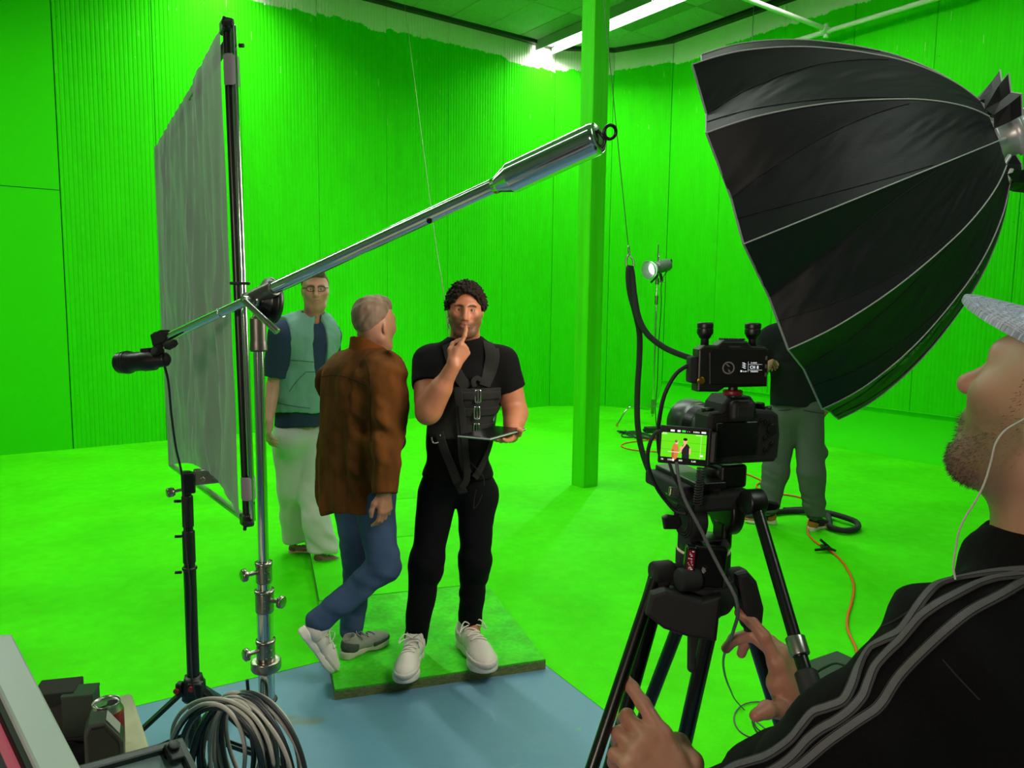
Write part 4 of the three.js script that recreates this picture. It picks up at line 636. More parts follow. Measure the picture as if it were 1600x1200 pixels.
  const edge = []; for (let j = 9; j <= N * 2 + 5; j++) edge.push(at((428 * px) + (j % 2 ? 0 : 0.012), (j % 2 ? 92 : 110) * px, j * da / 2).toArray()); part(t, 'collar_piping', poly(edge, 0.002), piping);
  for (let g = 0; g < N; g++) part(t, 'rod_joint', rod(at(386 * px, 80 * px, g * da).toArray(), at(400 * px, 60 * px, g * da).toArray(), 0.006), M.silverPaint);
  part(t, 'speed_ring', turned(at(372 * px, 0, 0).toArray(), at(500 * px, 0, 0).toArray(), [[0, 0.062], [0, 0.085], [0.02, 0.09], [0.03, 0.085], [0.03, 0.062]], 32), M.silverPaint);
  // the lamp behind it, on its own stand outside the frame
  const B = at(392 * px, 0, 0), l2 = thing('studio_lamp', 'silver studio lamp plugged into the back of the big softbox, cut by the right edge', 'lamp', B.toArray());
  const P = (z) => at((392 + z) * px, 0, 0).toArray(), nose = M.silverPaint;
  part(l2, 'mount', turned(P(0), P(100), [[0, 0.05], [0, 0.064], [0.012, 0.066], [0.014, 0.058], [0.05, 0.058], [0.054, 0.066], [0.07, 0.066], [0.072, 0.06], [0.10, 0.062], [0.10, 0]], 36), nose);
  part(l2, 'latch', [boxAt(basis(addP(P(20), up.clone().multiplyScalar(0.062).add(toCam.clone().multiplyScalar(0.03)).toArray()), ax.toArray(), up.toArray()), 0, 0, 0, 0.016, 0.014, 0.03, 0.003)], M.whitePaint);
  const bm = basis(P(120), ax.toArray(), up.toArray());
  part(l2, 'body', [boxAt(bm, 0, 0, 0.03, 0.15, 0.16, 0.22, 0.02)], M.silverPaint);
  for (let k = 0; k < 5; k++) part(l2, 'vent', boxAt(bm, k % 2 ? 0.0 : 0, 0.079, -0.04 + k * 0.035, 0.11, 0.006, 0.016, 0.002), M.blackPlastic);
  const sp = P(150), S = (h) => [sp[0], h, sp[2]];
  part(l2, 'yoke', [boxAt(bm, 0.084, -0.05, 0.06, 0.012, 0.16, 0.03, 0.004), boxAt(bm, -0.084, -0.05, 0.06, 0.012, 0.16, 0.03, 0.004)], M.darkMetal);
  part(l2, 'stand_pole', [rod(S(0.15), S(sp[1] - 0.08), 0.017), rod(S(0.3), S(1.1), 0.02)], M.darkMetal);
  for (const a of [0.4, 2.5, 4.6]) part(l2, 'stand_leg', rod(S(0.55), [sp[0] + 0.5 * Math.cos(a), 0.014, sp[2] + 0.5 * Math.sin(a)], 0.012), M.darkMetal);
  Object.assign(SB, { C, ax, up });
}
// ---------- camera on its tripod ----------
const HEAD = V(-0.28, 0, -0.96).normalize(), CR = HEAD.clone().cross(UP).normalize();
const CAMO = V([0.382, 1.503, -1.22]), CM = new THREE.Matrix4().makeBasis(CR, UP, HEAD.clone().negate()).setPosition(CAMO);   // x right, y up, z towards the operator
{
  const t = thing('camera', 'black mirrorless camera with fold-out screen and wide lens, seen from behind on the tripod', 'camera', tp(CM, 0, -0.045, -0.02));
  const outline = [[-0.066, -0.046], [0.060, -0.046], [0.067, -0.038], [0.069, 0.0], [0.064, 0.034], [0.052, 0.041], [0.026, 0.043], [-0.022, 0.043], [-0.062, 0.040], [-0.066, 0.034]];
  part(t, 'body', [extruded(outline, 0.05, 0.006, CM.clone().multiply(new THREE.Matrix4().makeTranslation(0, 0, -0.028))), extruded([[0.034, -0.044], [0.064, -0.044], [0.068, 0.03], [0.036, 0.036]], 0.035, 0.01, CM.clone().multiply(new THREE.Matrix4().makeTranslation(0, 0, -0.062)))], M.blackRough);
  part(t, 'viewfinder_hump', [extruded([[-0.05, 0.034], [0.016, 0.034], [0.014, 0.05], [0.004, 0.062], [-0.036, 0.062], [-0.047, 0.05]], 0.06, 0.005, CM.clone().multiply(new THREE.Matrix4().makeTranslation(0.004, 0.004, -0.03)))], M.blackRough);
  part(t, 'eyecup', [boxAt(CM, -0.014, 0.044, 0.006, 0.042, 0.034, 0.018, 0.008), boxAt(CM, -0.014, 0.044, 0.0152, 0.026, 0.018, 0.002, 0.001)], M.blackRubber);
  part(t, 'back_plate', boxAt(CM, -0.016, -0.004, -0.002, 0.078, 0.058, 0.006, 0.003), M.blackSatin);
  for (const [x, y, r] of [[0.04, 0.022, 0.005], [0.05, 0.010, 0.009], [0.038, -0.004, 0.004], [0.052, -0.014, 0.004], [0.04, -0.024, 0.0045], [0.03, 0.026, 0.0035]]) part(t, 'button', rod(tp(CM, x, y, -0.004), tp(CM, x, y, 0.0005), r, r, 20, 0.0006), M.blackPlastic);
  part(t, 'mode_dial', turned(tp(CM, 0.04, 0.04, -0.028), tp(CM, 0.04, 0.2, -0.028), [[0, 0], [0, 0.0105], [0.01, 0.0105], [0.0115, 0.009], [0.0115, 0]], 28), M.blackPlastic); part(t, 'top_dial', turned(tp(CM, 0.058, 0.036, -0.03), tp(CM, 0.058, 0.2, -0.03), [[0, 0], [0, 0.008], [0.008, 0.008], [0.009, 0]], 24), M.blackPlastic); part(t, 'drive_dial', turned(tp(CM, -0.054, 0.038, -0.03), tp(CM, -0.054, 0.2, -0.03), [[0, 0], [0, 0.0095], [0.006, 0.0095], [0.007, 0.008], [0.007, 0]], 24), M.blackPlastic);
  const lz = (z) => tp(CM, -0.016, -0.0, -z), ribbed = []; for (let z = 0.086; z < 0.112; z += 0.002) { ribbed.push([z, 0.0385], [z + 0.001, 0.0397]); }
  const lens = part(t, 'lens', turned(lz(0), lz(1), [[0.05, 0], [0.05, 0.034], [0.058, 0.0345], [0.06, 0.0365], [0.084, 0.0378], ...ribbed, [0.114, 0.0392], [0.126, 0.0395], [0.128, 0.041], [0.142, 0.0425], [0.16, 0.043], [0.16, 0.0405], [0.142, 0.036], [0.14, 0]], 56), new THREE.MeshPhysicalMaterial({ color: 0x0e0f0f, roughness: 0.35 }));
  part(lens, 'scale_ring', [turned(lz(0), lz(1), [[0.066, 0.0365], [0.0665, 0.0375], [0.078, 0.0382], [0.0785, 0.0372]], 48)], std(0x26282a, 0.4));
  // fold-out screen
  const sc = V([0.275, 1.493, -1.185]), n = V(0, EYE, 0).sub(sc); n.y *= 0.5; n.normalize(); const SM = basis(sc.toArray(), n.toArray(), [0.03, 1, 0]);
  const arm = part(t, 'screen_housing', [boxAt(SM, 0, 0, -0.004, 0.081, 0.0605, 0.009, 0.003), boxAt(SM, 0.041, 0, -0.006, 0.016, 0.05, 0.008, 0.003)], M.blackPlastic);
  const img = canvasTex(640, 480, (c, w, h) => {
    c.fillStyle = '#050505'; c.fillRect(0, 0, w, h); c.fillStyle = '#5fd414'; c.fillRect(14, 70, w - 40, h - 140); c.strokeStyle = '#2f8a10'; c.lineWidth = 3; for (const y of [190, 300]) { c.beginPath(); c.moveTo(14, y); c.lineTo(w - 26, y + 8); c.stroke(); }
    c.fillStyle = '#b4e890'; c.fillRect(540, 70, 5, 340); c.fillRect(14, 70, 70, 26); c.fillRect(470, 74, 90, 14);
    c.fillStyle = '#c9753a'; c.beginPath(); c.ellipse(205, 325, 48, 118, 0.03, 0, 7); c.fill(); c.fillStyle = '#a85a28'; c.fillRect(165, 300, 26, 110); c.fillStyle = '#e8bfa0'; c.beginPath(); c.ellipse(222, 196, 20, 28, 0.1, 0, 7); c.fill(); c.fillStyle = '#7a5a3c'; c.beginPath(); c.ellipse(214, 184, 20, 20, 0, 0, 7); c.fill();
    c.fillStyle = '#1c1a1c'; c.beginPath(); c.ellipse(345, 300, 58, 92, 0, 0, 7); c.fill(); c.fillRect(300, 330, 96, 80); c.fillStyle = '#eaa582'; c.beginPath(); c.ellipse(334, 178, 25, 36, 0, 0, 7); c.fill(); c.fillRect(270, 250, 26, 80); c.save(); c.translate(280, 300); c.rotate(0.55); c.fillRect(-8, -110, 22, 110); c.restore(); c.fillRect(392, 268, 22, 82); c.fillStyle = '#20161a'; c.beginPath(); c.ellipse(334, 150, 28, 20, 0, 0, 7); c.fill();
    c.fillStyle = '#f2f2ee'; c.font = 'bold 30px sans-serif'; c.fillRect(130, 26, 54, 26); c.fillRect(222, 26, 40, 26); c.fillText('•  •', 350, 50); c.fillText('4:00m', 430, 50); c.fillRect(540, 26, 60, 24); c.fillStyle = '#39d048'; c.fillRect(282, 24, 50, 28); c.fillStyle = '#f2f2ee'; c.fillText('F8', 24, 456); c.fillText('1/50', 112, 456); c.fillRect(176, 430, 26, 30); c.fillText('800', 262, 456); c.fillText('5.6K', 430, 456); c.fillRect(540, 350, 40, 22); c.fillStyle = '#cfeec0'; c.fillRect(110, 330, 160, 8);
  });
  const pg = new THREE.PlaneGeometry(0.0745, 0.055); pg.translate(-0.001, 0, 0.0009); pg.applyMatrix4(SM); part(arm, 'screen', pg, new THREE.MeshStandardMaterial({ color: 0x030303, roughness: 0.2, emissive: 0xffffff, emissiveMap: img, emissiveIntensity: 0.95 }));
}
{ // wireless transmitter on the hot shoe
  const c = V([0.345, 1.62, -1.2]), TMx = basis(c.toArray(), [0.06, 0.02, 1], [0.0, 1, 0]);
  const t = thing('video_transmitter', 'black wireless video transmitter with two stub antennas and a lit channel display, above the camera', 'transmitter', tp(TMx, 0.008, -0.05, 0));
  const o = [[-0.056, -0.040], [-0.022, -0.040], [-0.012, -0.033], [0.056, -0.031], [0.056, 0.027], [0.05, 0.032], [0.028, 0.033], [0.021, 0.040], [-0.018, 0.040], [-0.026, 0.033], [-0.046, 0.033], [-0.056, 0.026]];
  part(t, 'case', [extruded(o, 0.034, 0.003, TMx), extruded([[-0.02, 0.036], [0.02, 0.036], [0.016, 0.042], [-0.014, 0.042]], 0.028, 0.001, TMx)], M.blackPlastic);
  part(t, 'front_plate', extruded([[-0.038, -0.028], [0.0525, -0.028], [0.054, 0.024], [0.05, 0.0285], [-0.034, 0.0285], [-0.04, 0.022]], 0.005, 0.001, TMx.clone().multiply(new THREE.Matrix4().makeTranslation(0, 0, 0.018))), M.blackSatin);
  const logo = part(t, 'logo_ring', [ring(tp(TMx, -0.009, -0.002, 0.0206), TMx.clone().extractRotation(TMx) && V(0, 0, 1).transformDirection(TMx).toArray(), 0.0088, 0.0012, 36), extruded([[-0.004, 0.005], [-0.001, 0.005], [0.003, 0.001], [0, 0.001]], 0.0008, 0, TMx.clone().multiply(new THREE.Matrix4().makeTranslation(-0.0095, -0.001, 0.0208))), extruded([[-0.003, 0.0], [0, 0], [0.001, -0.001], [0.004, -0.005], [0.001, -0.005], [-0.001, -0.003], [0.001, -0.001]], 0.0008, 0, TMx.clone().multiply(new THREE.Matrix4().makeTranslation(-0.0088, -0.0035, 0.0208)))], std(0x6e6a66, 0.5));
  logo.userData.kind = 'stuff'; delete logo.userData.kind;
  const disp = canvasTex(512, 288, (x, w, h) => { x.fillStyle = '#020202'; x.fillRect(0, 0, w, h); x.fillStyle = x.strokeStyle = '#e9eef2'; x.lineWidth = 5; x.beginPath(); x.moveTo(190, 30); x.lineTo(190, 230); x.moveTo(190, 82); x.lineTo(470, 82); x.moveTo(190, 190); x.lineTo(470, 190); x.stroke(); x.font = 'bold 82px sans-serif'; x.fillText('CH 8', 224, 166); x.font = 'bold 36px sans-serif'; x.fillText('5.1GHZ', 240, 66); x.fillText('100MBPS', 236, 232); for (let k = 0; k < 6; k++) x.fillRect(70 + (k % 2) * 28, 50 + k * 20, 46, 12); x.font = 'bold 34px sans-serif'; x.fillRect(40, 196, 30, 34); x.fillText('12.6V', 78, 230); });
  const dg = new THREE.PlaneGeometry(0.041, 0.0235); dg.translate(0.0275, -0.001, 0.0208); dg.applyMatrix4(TMx); part(t, 'display', dg, new THREE.MeshStandardMaterial({ color: 0x020202, roughness: 0.25, emissive: 0xffffff, emissiveMap: disp, emissiveIntensity: 0.8 }));
  const nm = canvasTex(256, 48, (x, w, h) => { x.fillStyle = '#0b0b0c'; x.fillRect(0, 0, w, h); x.fillStyle = '#55524e'; x.font = 'bold 34px sans-serif'; x.fillText('HOLLYLAND', 12, 36); }); const ng = new THREE.PlaneGeometry(0.022, 0.0042); ng.translate(0.002, 0.0312, 0.0175); ng.applyMatrix4(TMx); part(t, 'maker_plate', ng, new THREE.MeshStandardMaterial({ map: nm, roughness: 0.5 }));
  for (const x of [-0.041, 0.036]) part(t, 'antenna', turned(tp(TMx, x, 0.030, -0.002), tp(TMx, x, 0.2, -0.002), [[0, 0], [0, 0.0065], [0.012, 0.0062], [0.014, 0.0085], [0.019, 0.011], [0.021, 0.0126], [0.028, 0.0126], [0.0285, 0.0118], [0.0295, 0.0118], [0.03, 0.0126], [0.036, 0.0126], [0.0385, 0.011], [0.0385, 0]], 24), M.blackPlastic);
  part(t, 'side_port_block', [boxAt(TMx, -0.06, -0.006, 0.0, 0.014, 0.042, 0.028, 0.004)], M.blackRough);
  for (const [y, r] of [[-0.022, 0.0052]]) part(t, 'coax_port', [rod(tp(TMx, -0.052, y, 0.012), tp(TMx, -0.052, y, 0.026), r), ring(tp(TMx, -0.052, y, 0.022), V(0, 0, 1).transformDirection(TMx).toArray(), r, 0.001)], M.brass);
  for (let k = 0; k < 3; k++) part(t, 'side_key', boxAt(TMx, 0.0505, 0.014 - k * 0.013, 0.021, 0.003, 0.006, 0.0015, 0.0006), M.greyPlastic);
  for (let k = 0; k < 9; k++) part(t, 'cooling_rib', boxAt(TMx, -0.014 + k * 0.004, 0.0425, 0, 0.0018, 0.003, 0.026, 0.0005), M.blackPlastic);
  part(t, 'shoe_mount', [rod(tp(TMx, 0.008, -0.046, -0.004), tp(TMx, 0.008, -0.03, -0.004), 0.0075), rod([0.354, 1.575, -1.2], [0.354, 1.569, -1.2], 0.012)], M.blackPlastic); part(t, 'lock_knob', turned(tp(TMx, 0.008, -0.047, -0.004), tp(TMx, 0.008, 1, -0.004), [[0, 0], [0, 0.014], [0.002, 0.0155], [0.007, 0.0155], [0.009, 0.013], [0.009, 0]], 18), std(0x6e0d1a, 0.4), 'dark red locking wheel');
}
const TRI = V([0.334, 1.243, -1.27]), TX = TRI.x, TZ = TRI.z, TYh = (y) => [[0.325, 1.474, -1.27][1], [0.339, 1.132, -1.27][1]].reduce((a, b) => a + (b - a) * (y - 700) / 300);
{
  const t = thing('tripod', 'black video tripod with fluid head, twin-tube legs and long pan handle', 'tripod', [TX, 0, TZ]), Y = (y) => [TX, TYh(y), TZ], Q = (x, y, z) => addP([TX, 0, TZ], addP(CR.clone().multiplyScalar(x).toArray(), HEAD.clone().multiplyScalar(-z).toArray()), 1).map((v, i) => i === 1 ? TYh(y) : v);
  const lat = (rows, seg = 36) => turned([TX, 0, TZ], [TX, 1, TZ], rows.map(([y, r]) => [TYh(y), r]).reverse(), seg);
  // head
  const base = part(t, 'head_base', lat([[836, 0], [836, 0.034], [846, 0.042], [905, 0.042], [912, 0.038], [918, 0.03], [918, 0]]), M.blackPlastic);
  part(base, 'level_ring', lat([[857, 0.042], [858, 0.0465], [878, 0.0465], [880, 0.042]]), M.blackRough); part(base, 'index_line', lat([[854.6, 0.042], [855, 0.0452], [857.6, 0.0452], [858, 0.042]]), std(0xd8d3ae, 0.5), 'pale index ring');
  part(base, 'top_cover', [extruded([[-0.026, 0], [0.026, 0], [0.03, -0.016], [0.012, -0.03], [-0.02, -0.03]], 0.012, 0.003, frameM(Q(0.005, 838, 0.022), CR.toArray(), [0, 0.55, -0.83], [0, 0.83, 0.55]))], std(0x303133, 0.4));
  const disc = (x, y, z, r, w, y2) => turned(Q(x - w / 2, y, z), addP(Q(x - w / 2, y, z), CR.toArray()), [[0, 0], [0, r * 0.86], [0.003, r * 0.9], [0.004, r], [w - 0.004, r], [w - 0.003, r * 0.9], [w, r * 0.86], [w, r * 0.6], [w - 0.002, r * 0.55], [w - 0.002, 0]], 40);
  part(t, 'drag_housing', [disc(-0.026, 808, 0, 0.036, 0.03), boxAt(frameM(Q(-0.026, 838, 0), CR.toArray(), [0, 1, 0], HEAD.clone().negate().toArray()), 0, 0, 0, 0.03, 0.05, 0.045, 0.008), ...[0.029, 0.024, 0.019].map((r) => ring(Q(-0.042, 808, 0), CR.toArray(), r, 0.0012))], M.blackRough);
  part(t, 'drag_housing', [disc(0.042, 798, 0, 0.042, 0.026), boxAt(frameM(Q(0.042, 835, 0), CR.toArray(), [0, 1, 0], HEAD.clone().negate().toArray()), -0.006, 0, 0, 0.02, 0.05, 0.04, 0.008)], M.blackPlastic);
  part(t, 'cradle', [boxAt(frameM(Q(0.012, 775, 0), CR.toArray(), [0, 1, 0], HEAD.clone().negate().toArray()), 0, 0, -0.01, 0.115, 0.034, 0.10, 0.01), boxAt(frameM(Q(-0.012, 762, -0.04), CR.toArray(), [0, 1, 0], HEAD.clone().negate().toArray()), -0.012, 0, 0, 0.075, 0.026, 0.14, 0.006)], M.blackRough);
  part(t, 'camera_plate', [boxAt(frameM(Q(-0.012, 748, -0.03), CR.toArray(), [0, 1, 0], HEAD.clone().negate().toArray()), -0.004, 0, 0, 0.055, 0.012, 0.15, 0.003), rod(Q(0.03, 745, 0), Q(0.03, 728, 0), 0.028), boxAt(frameM(Q(0.036, 740, 0.0), CR.toArray(), [0, 1, 0], HEAD.clone().negate().toArray()), 0, 0, 0, 0.05, 0.04, 0.06, 0.006)], M.blackPlastic);
  const kc = [0.276, 1.404, -1.24]; part(t, 'plate_lock', [boxAt(basis(kc, [0, 0.1, 1], [0.1, 1, 0]), 0, 0, 0, 0.024, 0.016, 0.012, 0.003), ...[-0.004, 0, 0.004].map((d) => boxAt(basis(kc, [0, 0.1, 1], [0.1, 1, 0]), 0.002, d, 0.007, 0.014, 0.0014, 0.002, 0.0005))], M.nickel, 'silver lock knob');
  part(t, 'name_plate', boxAt(frameM(Q(0.058, 778, 0.052), CR.toArray(), [0, 1, 0], HEAD.clone().negate().toArray()), 0, 0, 0, 0.016, 0.008, 0.004, 0.001), std(0x5c5350, 0.5), 'small grey label');
  part(t, 'drag_lever', [extruded([[0, 0.008], [0.008, 0.012], [0.03, 0.009], [0.034, -0.002], [0.026, -0.012], [0.004, -0.012]], 0.012, 0.003, frameM([0.25, 1.359, -1.22], [1, 0, 0], [0, 1, 0], [0, 0, 1]))], M.blackPlastic);
  part(t, 'tilt_lever', [extruded([[0, 0.007], [0.02, 0.009], [0.042, 0.005], [0.047, 0], [0.04, -0.007], [0.012, -0.011], [0, -0.007]], 0.012, 0.003, frameM([0.397, 1.389, -1.22], [1, 0, 0], [0, 1, 0], [0, 0, 1]))], M.blackPlastic);
  // pan handle
  const ph0 = [0.396, 1.4, -1.2], ph1 = [0.423, 1.22, -1.06], ph2 = [0.428, 1.186, -1.03], ph3 = [0.436, 1.132, -0.98];
  part(t, 'handle_joint', [rod(Q(0.05, 785, 0.01), ph0, 0.012, 0.014), turned(addP(ph0, CR.toArray(), -0.02), addP(ph0, CR.toArray()), [[0, 0], [0, 0.018], [0.005, 0.021], [0.03, 0.021], [0.034, 0.016], [0.034, 0]], 20)], M.blackPlastic);
  const bar = part(t, 'pan_handle', rod(ph0, ph1, 0.0095), M.blackSatin); const dd = V(ph1).sub(V(ph0)).normalize().toArray();
  part(bar, 'handle_collar', turned(addP(ph1, dd, -0.016), ph2, [[0, 0], [0, 0.0125], [0.002, 0.0145], [0.026, 0.0145], [0.028, 0.0125], [0.028, 0]], 28), M.steel, 'brushed metal collar');
  part(bar, 'handle_tip', rod(addP(ph1, dd, 0.01), ph2, 0.0105), M.blackSatin);
  part(bar, 'rubber_grip', turned(addP(ph2, dd, -0.014), addP(ph3, dd, 0.0), [[0, 0], [0, 0.012], [0.004, 0.0165], [0.05, 0.0165], [0.09, 0.015], [0.11, 0.012], [0.11, 0]], 24), M.blackRubber);
  // spider and legs
  part(t, 'bowl', [lat([[893, 0.044], [899, 0.05], [914, 0.06], [926, 0.062], [945, 0.05], [955, 0.03], [955, 0]]), ring(Y(900), [0, 1, 0], 0.0505, 0.003)], M.blackRough);
  const legTube = (name, a, b, r, mat = M.blackSatin) => { const A = V(a), B = V(b), d = B.clone().sub(A), k = (0.02 - A.y) / d.y; return [A.toArray(), A.clone().addScaledVector(d, k).toArray(), r]; };
  const leg = (hinge, tubes, shoulder) => {
    const L = part(t, 'leg', [rod(Q(0, 905, 0), hinge, 0.022, 0.018), turned(addP(hinge, CR.toArray(), -0.018), addP(hinge, CR.toArray()), [[0, 0], [0, 0.017], [0.004, 0.019], [0.032, 0.019], [0.036, 0.017], [0.036, 0]], 20), ...shoulder], M.blackRough);
    for (const [a, b, r] of tubes) { const [p, q2, rr2] = legTube('t', a, b, r); part(L, 'leg_tube', rod(p, q2, rr2), M.blackSatin); part(L, 'foot', turned([q2[0], 0.001, q2[2]], [q2[0], 0.04, q2[2]], [[0, 0], [0, 0.02], [0.02, 0.018], [0.03, 0]], 14), M.blackRubber); }
    return L;
  };
  const sh = (a, b, w, d) => boxAt(basis(lerpP(a, b, 0.5), subP(b, a), [0.2, 0.1, 1]), 0, 0, 0, w, d, V(a).distanceTo(V(b)), 0.008);
  leg([0.258, 1.266, -1.24], [[[0.245, 1.255, -1.235], [0.134, 0.989, -1.12], 0.0105], [[0.251, 1.176, -1.27], [0.177, 0.924, -1.22], 0.0125]], [sh([0.259, 1.275, -1.24], [0.24, 1.196, -1.24], 0.034, 0.03)]);
  leg([0.293, 1.269, -1.2], [[[0.331, 1.182, -1.2], [0.307, 0.98, -1.23], 0.0135]], [extruded([[-0.052, 0.026], [-0.03, 0.034], [0.03, 0.02], [0.06, 0.03], [0.054, -0.045], [0.014, -0.042], [-0.03, -0.03], [-0.06, -0.008]], 0.03, 0.006, basis([0.283, 1.221, -1.19], [-0.1, 0.1, 1])), sh([0.318, 1.163, -1.24], [0.313, 1.102, -1.21], 0.022, 0.026)]);
  leg([0.342, 1.212, -1.33], [[[0.315, 1.109, -1.36], [0.272, 0.909, -1.42], 0.0125]], []);
  leg([0.391, 1.242, -1.28], [[[0.405, 1.211, -1.28], [0.514, 0.927, -1.34], 0.0125]], [extruded([[-0.018, 0.05], [0.004, 0.055], [0.022, 0.035], [0.036, -0.012], [0.034, -0.04], [0.012, -0.045], [-0.004, -0.01]], 0.03, 0.008, basis([0.405, 1.206, -1.27], [0.1, 0.05, 1])), sh([0.391, 1.245, -1.28], [0.428, 1.15, -1.29], 0.028, 0.026)]);
  part(t, 'leg_spreader', [rod([0.242, 1.178, -1.27], [0.353, 1.203, -1.22], 0.008), rod([0.315, 1.113, -1.35], [0.327, 1.2, -1.22], 0.008)], M.blackRough);
}
{ // small control box with a red display, strapped to the tripod head
  const c = V([0.317, 1.29, -1.205]), Mx = basis(c.toArray(), [-0.08, 0.05, 1], [0.08, 1, 0]), t = thing('control_box', 'small black control box with a tiny red display, hung on the tripod head', 'control box', tp(Mx, 0, -0.034, 0));
  part(t, 'case', [boxAt(Mx, 0.006, 0, -0.004, 0.062, 0.068, 0.022, 0.005), boxAt(Mx, -0.0225, 0.0, 0.004, 0.018, 0.066, 0.02, 0.004)], M.blackSatin);
  const s = canvasTex(96, 256, (x, w, h) => { seedState = 3; x.fillStyle = '#5a0a18'; x.fillRect(0, 0, w, h); for (let k = 0; k < 46; k++) { x.fillStyle = ['#e8dfe2', '#d35b74', '#8ad09a', '#12060a', '#f0ecec'][Math.floor(rnd() * 5)]; x.fillRect(8 + Math.floor(rnd() * 5) * 16, 10 + Math.floor(rnd() * 14) * 17, rr(6, 13), rr(5, 13)); } });
  const g = new THREE.PlaneGeometry(0.011, 0.037); g.translate(-0.0225, 0.009, 0.0144); g.applyMatrix4(Mx); part(t, 'display', g, new THREE.MeshStandardMaterial({ color: 0x050102, roughness: 0.2, emissive: 0xffffff, emissiveMap: s, emissiveIntensity: 0.6 }));
  const d = canvasTex(128, 64, (x, w, h) => { x.fillStyle = '#0d0e10'; x.fillRect(0, 0, w, h); x.fillStyle = '#a9a9a9'; x.font = 'italic bold 56px sans-serif'; x.fillText('dji', 28, 48); }); const dg = new THREE.PlaneGeometry(0.017, 0.0085); dg.rotateZ(1.35); dg.translate(0.001, -0.006, 0.0073); dg.applyMatrix4(Mx); part(t, 'logo', dg, new THREE.MeshStandardMaterial({ map: d, roughness: 0.4 }));
  part(t, 'dial', rod(tp(Mx, -0.017, -0.026, 0.01), tp(Mx, -0.017, -0.026, 0.019), 0.0055), std(0x6d6360, 0.5), 'round grey dial');
}
// cables around the camera
single('video_cable', 'thick black cable arching from the transmitter down past the fold-out screen', 'cable', cable([[0.28, 1.621, -1.2], [0.262, 1.608, -1.2], [0.245, 1.577, -1.2], [0.239, 1.537, -1.21], [0.244, 1.489, -1.24], [0.253, 1.46, -1.25], [0.281, 1.455, -1.25]], 0.0034, 60), M.blackRubber);
single('video_cable', 'black cable looping out left of the fold-out screen and down to the tripod head', 'cable', cable([[0.247, 1.515, -1.2], [0.229, 1.512, -1.19], [0.219, 1.488, -1.19], [0.222, 1.455, -1.2], [0.238, 1.419, -1.21], [0.258, 1.392, -1.22], [0.273, 1.377, -1.22], [0.288, 1.375, -1.21]], 0.0032, 60), M.blackRubber);
single('screen_cable', 'short black cable dropping from under the fold-out screen to the tripod head', 'cable', cable([[0.251, 1.466, -1.18], [0.258, 1.447, -1.18], [0.269, 1.428, -1.19], [0.28, 1.407, -1.19], [0.29, 1.38, -1.205]], 0.0026, 40), M.blackRubber);
{ const pts = []; for (let i = 0; i <= 150; i++) { const k = i / 150, a = k * Math.PI * 2 * 15; pts.push(addP(lerpP([0.307, 1.456, -1.2], [0.304, 1.391, -1.205], k), [0.006 * Math.cos(a), 0, 0.006 * Math.sin(a)])); } single('coiled_cable', 'tightly coiled black spiral cable under the camera base', 'cable', cable(pts, 0.0017, 500, false, 6), M.blackRubber); }
single('thin_cable', 'thin grey cable hanging in front of the tripod and curling on the floor', 'cable', cable([[0.263, 1.467, -1.185], [0.266, 1.444, -1.18], [0.274, 1.414, -1.175], [0.283, 1.395, -1.17], [0.298, 1.369, -1.165], [0.318, 1.329, -1.16], [0.338, 1.291, -1.15], [0.352, 1.266, -1.14], [0.358, 1.244, -1.14], [0.371, 1.182, -1.2], [0.42, 1.057, -1.4], [0.506, 0.871, -1.7], [0.677, 0.55, -2.2], [1.003, 0.004, -3.051], [1.031, 0.004, -2.944], [1.074, 0.004, -2.862], [1.13, 0.004, -2.854], [1.194, 0.004, -2.958], [1.179, 0.006, -3.042], [1.11, 0.008, -3.103], [1.016, 0.008, -3.085], [0.943, 0.006, -2.987], [0.939, 0.006, -2.874], [1.001, 0.006, -2.813], [1.092, 0.006, -2.785]], 0.0028, 260), std(0x55575a, 0.5));
single('thin_cable', 'thin dark cable looped twice on the green floor below the right hand of the cameraman', 'cable', cable([[1.252, 0.004, -2.75], [1.076, 0.004, -2.809], [1.013, 0.005, -2.85], [1.006, 0.006, -2.94], [1.043, 0.008, -3.025], [1.112, 0.01, -3.069], [1.145, 0.01, -3.024], [1.13, 0.01, -2.927], [1.051, 0.012, -2.848], [1.01, 0.014, -2.88], [1.019, 0.014, -2.965], [1.077, 0.012, -3.029], [1.147, 0.008, -2.998], [1.274, 0.004, -2.926]], 0.0028, 160), M.blackRubber);
{ const c = [1.481, 0.03, -3.266], Mx = basis(c, [0.5, 0, 0.85]), t = thing('case', 'dark green flat case on the floor, half hidden by the cameraman', 'case', [1.507, 0, -3.324]); part(t, 'body', boxAt(Mx, 0, 0, 0, 0.34, 0.06, 0.24, 0.012), std(0x16241a, 0.6)); part(t, 'lid', boxAt(Mx, 0, 0.038, 0, 0.345, 0.02, 0.245, 0.008), std(0x1b2c20, 0.6)); part(t, 'latch', boxAt(Mx, 0.1, 0.02, 0.123, 0.03, 0.03, 0.008, 0.002), M.steel);
  single('black_cable', 'black cable arching up from the dark green case on the floor', 'cable', cable([[1.353, 0.004, -3.254], [1.356, 0.086, -3.2], [1.383, 0.148, -3.15], [1.418, 0.181, -3.12], [1.449, 0.174, -3.1], [1.479, 0.134, -3.1], [1.545, 0.05, -3.156]], 0.006, 50), M.blackRubber); }
